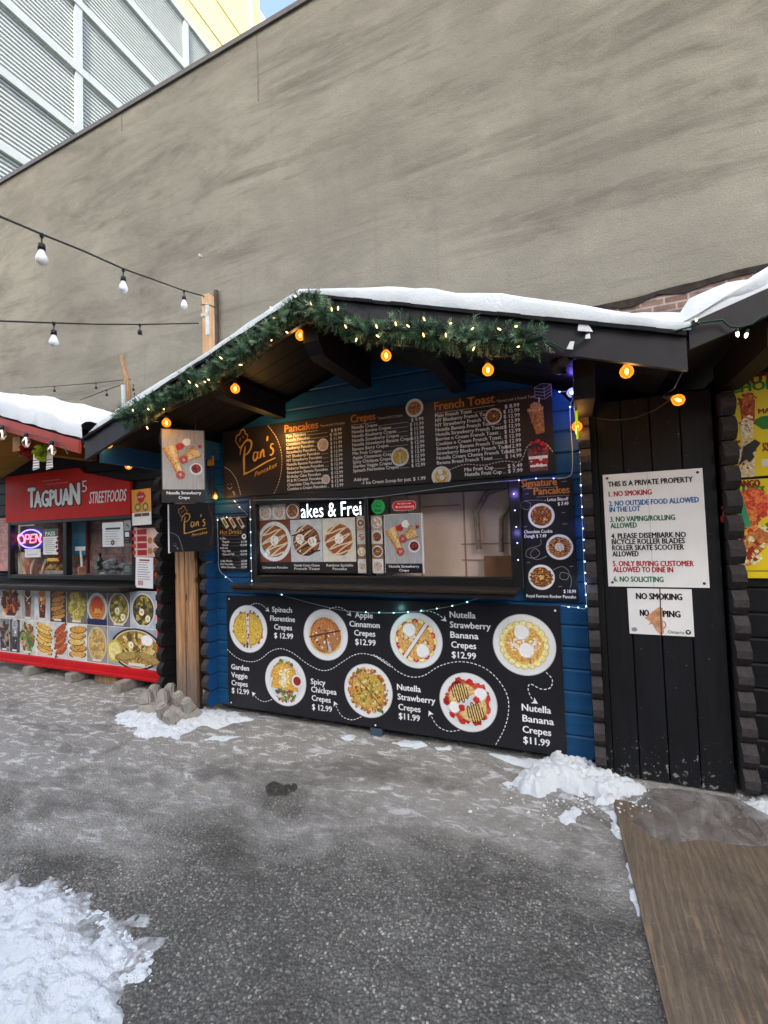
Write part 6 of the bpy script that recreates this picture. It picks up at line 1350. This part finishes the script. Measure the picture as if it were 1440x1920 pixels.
fairy('white wire and two bright lights from the corner bracket to the signature board', [(1048, 734.5), (1070, 735), (1074, 745), (1069, 764), (1070, 800), (1073, 840), (1073, 880), (1067, 893), (1045, 898)], [(1049, 734.5), (1069, 763)], LEDC, D-.07, ((1066, 770, .12, (.25, .3, 1)), (1070, 712, .16, (.22, .12, 1))))
t = thing('bracket_lamp', 'small white ring camera on a bracket at the top right corner', 'camera', on_y(1073, 737, D-.06)); b = MB(); c = on_y(1073, 736, D-.07)
b.tube([c+Vector((.03*math.cos(k*.45), -.0, .026*math.sin(k*.45))) for k in range(13)], .006, WHITEP, 6); b.build('ring', t, True); b = MB(); b.lathe(c, ((0, -.012), (.014, -.006), (.014, .006), (0, .012)), LEDC, 10); b.build('lens', t)
b = MB(); b.tube([c+Vector((0, .0, -.02)), c+Vector((.03, .0, -.10)), c+Vector((.045, .03, -.16))], .008, METALK, 6); b.build('bracket', t)
t = thing('flood_lamp', 'unlit black flood lamp tucked under the right verge of the blue kiosk', 'lamp', on_y(1060, 680, 2.7)); b = MB(); p, q = on_y(1042, 690, 2.7), on_y(1072, 664, 2.6); b.lathe(p, ((0, 0), (.045, 0), (.05, .02), (.032, .06), (.026, .12), (0, .125)), METALK, 12, q-p); b.build('housing', t); b = MB(); b.tube([q, on_y(1078, 655, 2.6)], .012, METALK, 6); b.tube([p, on_y(1060, 700, 2.7)], .01, METALK, 6); b.build('bracket', t)
t = thing('cable_bundle', 'tangle of black cables hanging by the yellow acrylic sign', 'cable', on_y(1085, 720, 2.95)); b = MB()
for k in range(6): b.tube([on_y(1096-k*3, 668, 2.85), on_y(1092-k*3+R2.uniform(-3, 3), 710, 2.95), on_y(1082+R2.uniform(-4, 6), 745, 3.0), on_y(1086+R2.uniform(-5, 5), 790, 3.05)], .005, METALK, 5)
b.build('cables', t)
t = thing('cable_bundle', 'dark cables and clips behind the hanging photo box', 'cable', on_y(392, 880, 3.08)); b = MB()
for k in range(5): b.tube([on_y(388+k*3, 850, 3.08), on_y(392+R2.uniform(-6, 6), 890, 3.08), on_y(396+R2.uniform(-5, 5), 935, 3.08)], .006, METALK, 5)
b.box(on_y(390, 856, 3.07), on_y(400, 872, 3.06), paint('amber_tag', '#b9822e', .5)); b.build('cables', t)

# ------------------------------------------------------------------ white bulb strings on the left
FROST = paint('frosted_bulb', '#f4f6f4', .25, .03, 9, .5)
def lamp_string(label, path, bulbs, rcord, ybulb=True, group='white bulb light strings'):
    t = thing('bulb_string', label, 'string lights', path[-1], group); b = MB(); b.tube(path, rcord, METALK, 6); b.build('cord', t)
    for p, bare, s in bulbs:
        k = MB(); k.lathe(p+Vector((0, 0, .012*s)), ((0, 0), (.012*s, -.004*s), (.010*s, -.022*s), (.004*s, -.03*s), (.004*s, -.055*s), (.017*s, -.062*s), (.019*s, -.095*s), (.0, -.098*s)), PLASTK, 10); so_ = k.build('socket', t, True)
        if not bare:
            k = MB(); k.lathe(p+Vector((0, 0, -.083*s)), ((.013*s, 0), (.017*s, -.014*s), (.026*s, -.034*s), (.030*s, -.052*s), (.026*s, -.070*s), (.014*s, -.080*s), (0, -.083*s)), FROST, 16); k.build('bulb', so_, True)
def dpts(l): return [at_depth(u, v, d) for u, v, d in l]
pole_top = on_y(385, 556, 3.42)
lamp_string('near sagging string with three white bulbs above the stall roof', dpts([(-60, 385, 2.0), (0, 406, 2.15), (78, 439, 2.45), (155, 470, 2.8), (231, 504, 3.2), (290, 525, 3.65), (345, 545, 4.2)])+[pole_top], [(at_depth(78, 441, 2.45), 0, 1), (at_depth(231, 506, 3.2), 0, 1), (at_depth(345, 546, 4.2), 0, 1)], .006)
lamp_string('level string with one white bulb and one empty socket tied to the timber pole', dpts([(-60, 600, 2.5), (0, 602, 2.7), (100, 605.5, 3.1), (180, 608, 3.5), (262, 608.5, 3.9)])+[on_y(372, 606, 3.42)], [(at_depth(101, 606, 3.1), 0, 1), (at_depth(262, 609, 3.9), 1, 1)], .006)
lamp_string('far thin string with small dark sockets above the stall snow', [on_y(u, v, 4.6) for u, v in ((40, 728), (102, 724), (180, 718), (245, 711))], [(on_y(102, 725, 4.6), 1, 1), (on_y(180, 719, 4.6), 1, 1), (on_y(250, 722, 4.6), 1, 1)], .006)
lamp_string('far lower thin string rising to the leaning post', [on_y(u, v, 4.6) for u, v in ((150, 750), (200, 731), (236, 718))], [(on_y(200, 732, 4.6), 1, 1), (on_y(252, 738, 4.6), 1, 1)], .006)
t = thing('string_lights', 'drooping cord of clear unlit bulbs under the red verge of the stall', 'string lights', on_y(50, 810, TVY-.05)); b = MB(); yy = TVY-.05
b.tube([on_y(u, v, yy) for u, v in ((-20, 800), (4, 797), (25, 806), (49, 812), (75, 818), (97, 826), (115, 830), (128, 852))], .0045, METALK, 5); b.build('cord', t)
m, tt, bb = newmat('clear_bulb_glass'); tt.nodes.remove(bb); out = tt.nodes['Material Output']; tr = nd(tt, 'ShaderNodeBsdfTransparent'); gl2 = nd(tt, 'ShaderNodeBsdfGlossy'); gl2.inputs['Roughness'].default_value = .08; gl2.inputs[0].default_value = (.9, .8, .66, 1); mx_ = nd(tt, 'ShaderNodeMixShader', i_0=.45); tt.links.new(tr.outputs[0], mx_.inputs[1]); tt.links.new(gl2.outputs[0], mx_.inputs[2]); tt.links.new(mx_.outputs[0], out.inputs[0]); CLEAR = m
for u, v in ((4, 800), (49, 813), (97, 828)):
    p = on_y(u, v, yy); k = MB(); k.lathe(p, ((0, .01), (.016, .006), (.017, -.03), (0, -.032)), PLASTK, 10); so_ = k.build('socket', t, True); k = MB(); k.lathe(p, ((.014, -.03), (.032, -.065), (.034, -.085), (.022, -.115), (.008, -.128), (0, -.13)), CLEAR, 14); k.build('bulb', so_, True)
    k = MB(); k.tube([p+Vector((0, 0, -.04)), p+Vector((.004, 0, -.10))], .004, glow('dim_filament', '#ffd9a0', 1.6), 5); k.build('filament', so_)

# ------------------------------------------------------------------ things on the ground
def heap(name, label, poly, h, res, seed, rough=.05, z0=0.0, soft=.18, m=SNOW, cat='snow', lump=1.0, fine=.012, rf=4):
    """a snow heap over a ground outline: ragged rim, lumpy top"""
    P = np.array([(p[0], p[1]) for p in poly]); mn = P.min(0)-.08; mx2 = P.max(0)+.08
    xs_ = np.arange(mn[0], mx2[0], res); ys_ = np.arange(mn[1], mx2[1], res); Xg, Yg = np.meshgrid(xs_, ys_, indexing='ij')
    dist = np.full(Xg.shape, 9.0); ins = np.zeros(Xg.shape, bool); n = len(P)
    for i in range(n):
        a, c = P[i], P[(i+1) % n]; ab = c-a; t_ = np.clip(((Xg-a[0])*ab[0]+(Yg-a[1])*ab[1])/(ab@ab+1e-12), 0, 1)
        dist = np.minimum(dist, np.hypot(Xg-a[0]-t_*ab[0], Yg-a[1]-t_*ab[1])); cr = (a[1] > Yg) != (c[1] > Yg)
        xi = (c[0]-a[0])*(Yg-a[1])/(c[1]-a[1]+1e-12)+a[0]; ins ^= cr & (Xg < xi)
    sd = np.where(ins, dist, -dist); t = thing(name, label, cat, (P[:, 0].mean(), P[:, 1].mean(), z0)); b = MB(); idx = {}; vs = []; fs = []
    nx, ny = Xg.shape; Z = np.zeros(Xg.shape); S = np.zeros(Xg.shape)
    for i in range(nx):
        for j in range(ny):
            if sd[i, j] < -.07: S[i, j] = -1; continue
            x, y = Xg[i, j], Yg[i, j]; s = sd[i, j]+rough*fbm(x*rf, y*rf, seed, 5); S[i, j] = s
            k = 1-math.exp(-max(0, s)/soft); lum = 1+lump*(.35*fbm(x*2.2, y*2.2, seed+3, 3)+.25*abs(noise.noise(Vector((x*7, y*7, seed)))))
            Z[i, j] = z0+(h*k*max(.15, lum)+fine*fbm(x*22, y*22, seed+9, 3)*min(1, s*25) if s > 0 else max(-.03, s))
    for i in range(nx-1):
        for j in range(ny-1):
            q = ((i, j), (i+1, j), (i+1, j+1), (i, j+1))
            if max(S[c] for c in q) <= 0: continue
            if min(S[c] for c in q) < -.06: continue
            f_ = []
            for c in q:
                if c not in idx: idx[c] = len(vs); vs.append((Xg[c], Yg[c], Z[c]))
                f_.append(idx[c])
            fs.append(tuple(f_))
    b.add(vs, fs, m); b.build('mound', t, True); return t
gz = lambda l, z=0: [on_z(u, v, z) for u, v in l]
SNOWD = m_snow('dirty_snow', .75); SNOWH = m_snow('heap_snow', .5, 1.0)
heap('snow_heap', 'big ploughed snow heap at the lower left corner of the lot', gz(((-420, 1650), (-60, 1662), (40, 1668), (105, 1664), (150, 1684), (175, 1712), (205, 1735), (240, 1765), (272, 1778), (262, 1815), (235, 1835), (215, 1862), (222, 1900), (215, 1960), (-420, 1960))), .060, .008, 2, .10, 0, .13, m=SNOWH, lump=1.8, fine=.020, rf=7)
heap('snow_heap', 'lumpy snow heap against the right corner of the blue kiosk', gz(((952, 1470), (985, 1452), (1010, 1436), (1050, 1424), (1085, 1420), (1120, 1440), (1160, 1465), (1200, 1478), (1218, 1492), (1190, 1505), (1150, 1512), (1120, 1500), (1075, 1488), (1040, 1492), (1010, 1497), (975, 1482))), .072, .007, 8, .06, 0, .05, m=SNOWH, lump=2.4, fine=.030, rf=8)
heap('snow_patch', 'thin snow strip in front of the crepe board end', gz(((920, 1414), (965, 1420), (1020, 1426), (1060, 1434), (1000, 1442), (960, 1432))), .02, .01, 5, .03, 0, .04, m=SNOWD)
heap('snow_patch', 'flat snow patch around the grey concrete footing', gz(((214, 1343), (240, 1333), (275, 1331), (300, 1333), (360, 1328), (395, 1330), (440, 1338), (478, 1350), (440, 1357), (405, 1368), (380, 1362), (350, 1374), (330, 1384), (305, 1378), (262, 1387), (250, 1366), (228, 1358))), .045, .008, 4, .04, 0, .10, lump=1.2, fine=.016, rf=9)
for i, (pl, lb) in enumerate((((((388, 1386), (400, 1379), (428, 1380), (460, 1379), (440, 1384), (418, 1390))), 'small snow sliver left of the crepe board foot'), ((((638, 1382), (655, 1377), (670, 1379), (664, 1388), (645, 1389))), 'tiny snow scrap in front of the kiosk skid'), ((((730, 1394), (760, 1387), (800, 1393), (804, 1401), (770, 1402), (745, 1398))), 'flat snow scrap below the middle of the crepe board'), ((((818, 1401), (845, 1401), (842, 1406), (822, 1405))), 'thin snow crumb right of the flat scrap'), ((((1140, 1512), (1155, 1510), (1166, 1556), (1172, 1580), (1158, 1572), (1145, 1545))), 'snow ridge at the far left edge of the plywood sheet'), ((((1172, 1618), (1181, 1615), (1190, 1650), (1184, 1655))), 'thin icy scrap beside the middle of the plywood edge'), ((((1180, 1668), (1193, 1664), (1203, 1710), (1196, 1716), (1184, 1692))), 'rough icy scrap nearest the viewer beside the plywood edge'), ((((1050, 1530), (1075, 1512), (1090, 1520), (1080, 1545), (1060, 1548))), 'worn snow remnant in front of the lumpy heap'), ((((1395, 1500), (1440, 1490), (1470, 1520), (1440, 1540), (1400, 1530))), 'crumbly dirty snow below the black kiosk corner'))):
    heap('snow_patch', lb, gz(pl), .016, .005, 30+i, .030, 0, .03, rf=13, fine=.010, lump=1.6, m=SNOWD if i >= 4 else SNOW)
SLUSH, tt, bb = newmat('slush'); v = coords(tt); n = noi(tt, v, 22, 7, .7)
tt.links.new(ramp(tt, n, ((.32, (.10, .10, .092)), (.5, (.30, .31, .31)), (.66, (.56, .61, .63)))), bb.inputs['Base Color']); bb.inputs['Roughness'].default_value = .4; bump(tt, bb, n, .9, .012)
heap('slush_patch', 'grey slushy rim around the ploughed heap at the lower left', gz(((-420, 1640), (-60, 1650), (60, 1652), (125, 1654), (175, 1680), (205, 1708), (245, 1735), (272, 1752), (292, 1778), (276, 1822), (250, 1845), (236, 1868), (248, 1910), (240, 1970), (-420, 1970))), .010, .007, 61, .10, 0, .05, m=SLUSH, cat='slush', lump=1.6, fine=.012, rf=10)
heap('slush_patch', 'grey slushy fringe below the lumpy heap at the kiosk corner', gz(((945, 1474), (985, 1486), (1040, 1498), (1085, 1496), (1120, 1510), (1150, 1524), (1185, 1514), (1225, 1496), (1210, 1484), (1120, 1450), (1000, 1448))), .008, .006, 67, .06, 0, .04, m=SLUSH, cat='slush', lump=1.6, fine=.012, rf=11)
PIT = paint('wet_tar', '#3a3934', .5, .5, 60, .4, 1.0)
heap('pothole_patch', 'small dark wet pothole patch in the asphalt in front of the crepe board', gz(((500, 1478), (515, 1470), (538, 1468), (556, 1476), (548, 1488), (520, 1493), (503, 1488))), .003, .006, 41, .045, .001, .03, m=PIT, cat='pothole', lump=.8, fine=.006, rf=13)
# crumbs of snow near the heaps: one loose scatter nobody could count
b = MB(); R3 = random.Random(12)
def crumb(p, r):
    bm = bmesh.new(); bmesh.ops.create_icosphere(bm, subdivisions=1, radius=r)
    sx_, sy_ = R3.uniform(.6, 1.5), R3.uniform(.5, 1.1)
    for q in bm.verts: q.co *= R3.uniform(.5, 1.3); q.co.x *= sx_; q.co.y *= sy_; q.co.z *= .6
    b.bm(bm, R3.choice([SNOW, SNOWH, SNOWD]), Matrix.Translation(p+Vector((0, 0, r*.2))) @ Matrix.Rotation(R3.random()*6, 4, 'Z'))
for _ in range(170): crumb(on_z(R3.gauss(1075, 65), 1496+abs(R3.gauss(0, 26)), 0), .0025+.011*R3.random()**3)
for _ in range(240): u = R3.uniform(120, 285); crumb(on_z(u, 1665+(u-100)*.75+abs(R3.gauss(0, 26))-16, 0), .0025+.013*R3.random()**3)
for _ in range(70): crumb(on_z(R3.uniform(430, 1000), R3.gauss(1398, 20), 0), R3.uniform(.002, .007))
for _ in range(60): crumb(on_z(R3.uniform(10, 330), R3.gauss(1305, 22), 0), R3.uniform(.003, .008))
for _ in range(60): crumb(on_z(R3.uniform(1160, 1225), R3.gauss(1500, 14), .02), R3.uniform(.003, .009))
for _ in range(70): crumb(on_z(R3.uniform(1385, 1440), R3.gauss(1515, 16), .0), R3.uniform(.004, .012))
b.build('snow_crumbs', kind='stuff')

# plywood sheet with a tongue of ice
def m_ply():
    m, t, b = newmat('dirty_plywood'); L = t.links
    # cathedral grain: rings cut almost along the trunk, wobbling across the sheet
    v = coords(t, (1, .085, 1), (0, 0, rad(8))); wv = nd(t, 'ShaderNodeTexWave', wave_type='BANDS', bands_direction='X', i_Scale=9.0, i_Distortion=9.0, i_Detail=4.0, i_Detail_Scale=1.6, i_Detail_Roughness=.62); L.new(v, wv.inputs['Vector'])
    k = noi(t, coords(t), 2.1, 6, .65); f = noi(t, coords(t, (70, 5, 1), (0, 0, rad(8))), 2, 6, .7, .4); sp = noi(t, coords(t), 60, 4, .7)
    c = ramp(t, wv.outputs['Fac'], ((.15, (.118, .094, .068)), (.55, (.130, .103, .073)), (.85, (.148, .116, .081))))
    sx = t.nodes.new('ShaderNodeSeparateXYZ'); L.new(coords(t), sx.inputs[0])
    near = ramp(t, math_(t, 'ADD', math_(t, 'MULTIPLY', math_(t, 'SUBTRACT', sx.outputs[1], 2.35), -.60), k), ((.60, K0), (.95, K1)))
    line = ramp(t, math_(t, 'ADD', wv.outputs['Fac'], math_(t, 'MULTIPLY', math_(t, 'SUBTRACT', f, .5), .9)), ((.80, K0), (.96, K1)))
    c = mix(t, c, (.34, .225, .105, 1), math_(t, 'MULTIPLY', math_(t, 'MULTIPLY', line, near), ramp(t, noi(t, coords(t, (1, .5, 1), loc=(1, 5, 0)), 4.5, 4), ((.45, K0), (.6, (.8, .8, .8, 1))))))
    c = mix(t, c, ramp(t, f, ((.35, (.72, .72, .72, 1)), (.65, (1.25, 1.23, 1.18, 1)))), 1.0, 'MULTIPLY')
    c = mix(t, c, (.045, .037, .030, 1), ramp(t, noi(t, coords(t, loc=(4, 2, 0)), 3.2, 7, .7), ((.52, K0), (.70, (.7, .7, .7, 1)))))
    c = mix(t, c, (.23, .215, .19, 1), ramp(t, sp, ((.58, K0), (.72, (.45, .45, .45, 1)))))
    L.new(c, b.inputs['Base Color']); b.inputs['Specular IOR Level'].default_value = .3
    L.new(ramp(t, k, ((.35, (.45, .45, .45, 1)), (.6, (.75, .75, .75, 1)))), b.inputs['Roughness'])
    bump(t, b, math_(t, 'ADD', f, math_(t, 'MULTIPLY', sp, .6)), .4, .006); return m
e0, e1 = on_z(1150, 1508), on_z(1252, 1925)
t = thing('plywood_sheet', 'dirty brown plywood sheet lying on the asphalt before the gate', 'plywood', ((e0.x+1.2)/2, 2, 0))
b = MB(); d = (e1-e0); far = e0-d*.02; nr = e1+d*.35; perp = Vector((-d.y, d.x, 0)).normalized(); perp = perp if perp.x > 0 else -perp
b.prism([far, nr, nr+perp*1.6, far+perp*1.6], (0, 0, .016), m_ply()); b.build('sheet', t)
m, tt, bb = newmat('dirty_ice'); v = coords(tt); n = noi(tt, coords(tt, (2, .8, 1)), 5, 7, .65, 1.5)
bb.inputs['Roughness'].default_value = .22; bb.inputs['Specular IOR Level'].default_value = .5; tt.links.new(ramp(tt, n, ((.3, (.10, .085, .07)), (.55, (.22, .21, .195)), (.75, (.40, .40, .395)))), bb.inputs['Base Color'])
tt.links.new(ramp(tt, noi(tt, v, 4, 5, .6), ((.3, (.45, .45, .45, 1)), (.65, (.88, .88, .88, 1)))), bb.inputs['Alpha']); bump(tt, bb, n, .4, .01)
heap('ice_patch', 'grey frozen meltwater tongue on the plywood in front of the gate', [on_z(u, v, .016) for u, v in ((1172, 1492), (1215, 1478), (1260, 1478), (1330, 1490), (1385, 1500), (1440, 1530), (1470, 1580), (1425, 1590), (1380, 1585), (1330, 1574), (1290, 1576), (1255, 1580), (1225, 1568), (1200, 1552), (1185, 1540), (1200, 1520))], .010, .012, 23, .02, .016, .05, m=m, cat='ice', lump=.3, fine=.002)

# precast concrete footing: base with four splayed posts round a cross slot
CB = paint('cast_concrete', '#97948c', .9, .22, 22, .2, .6)
def frustum(b, c, w0, w1, h, rz_, tilt, m, sh=(0, 0)):
    bm = bmesh.new(); vs = []
    for z, w_, ox in ((0, w0, (0, 0)), (h, w1, sh)):
        for sx_, sy_ in ((-1, -1), (1, -1), (1, 1), (-1, 1)): vs.append(bm.verts.new((sx_*w_[0]/2+ox[0], sy_*w_[1]/2+ox[1], z)))
    for f in ((3, 2, 1, 0), (4, 5, 6, 7), (0, 1, 5, 4), (1, 2, 6, 5), (2, 3, 7, 6), (3, 0, 4, 7)): bm.faces.new([vs[i] for i in f])
    bmesh.ops.bevel(bm, geom=bm.edges[:], offset=.014, segments=2, affect='EDGES')
    bmesh.ops.subdivide_edges(bm, edges=bm.edges[:], cuts=2, use_grid_fill=True)
    for q in bm.verts: q.co += Vector((fbm(q.co.x*9, q.co.y*9, q.co.z*9+c[0]*50, 2), fbm(q.co.y*9, q.co.z*9, 4+c[1]*50, 2), 0))*.006
    b.bm(bm, m, Matrix.Translation(c) @ Matrix.Rotation(rz_, 4, 'Z') @ Matrix.Rotation(tilt[0], 4, 'X') @ Matrix.Rotation(tilt[1], 4, 'Y'))
def footing(label, u, v, s, rz_, tilt):
    p = on_z(u, v); t = thing('concrete_footing', label, 'concrete block', p, 'concrete footings at the wooden post'); b = MB(); R_ = Matrix.Translation(p) @ Matrix.Rotation(rz_, 4, 'Z') @ Matrix.Rotation(tilt[0], 4, 'X') @ Matrix.Rotation(tilt[1], 4, 'Y')
    frustum(b, p, (.30*s, .30*s), (.24*s, .24*s), .10*s, rz_, tilt, CB)
    for sx_ in (-1, 1):
        for sy_ in (-1, 1):
            q = R_ @ Vector((sx_*.072*s, sy_*.072*s, .085*s)); frustum(b, q, (.105*s, .105*s), (.075*s, .075*s), .115*s, rz_, tilt, CB)
    b.build('block', t, False)
footing('upright notched concrete footing behind, nearer the red stall', 298, 1330, 1.0, rad(25), (0, 0))
footing('tipped notched concrete footing in front, leaning on the upright one', 338, 1350, 1.0, rad(-20), (rad(22), rad(10)))
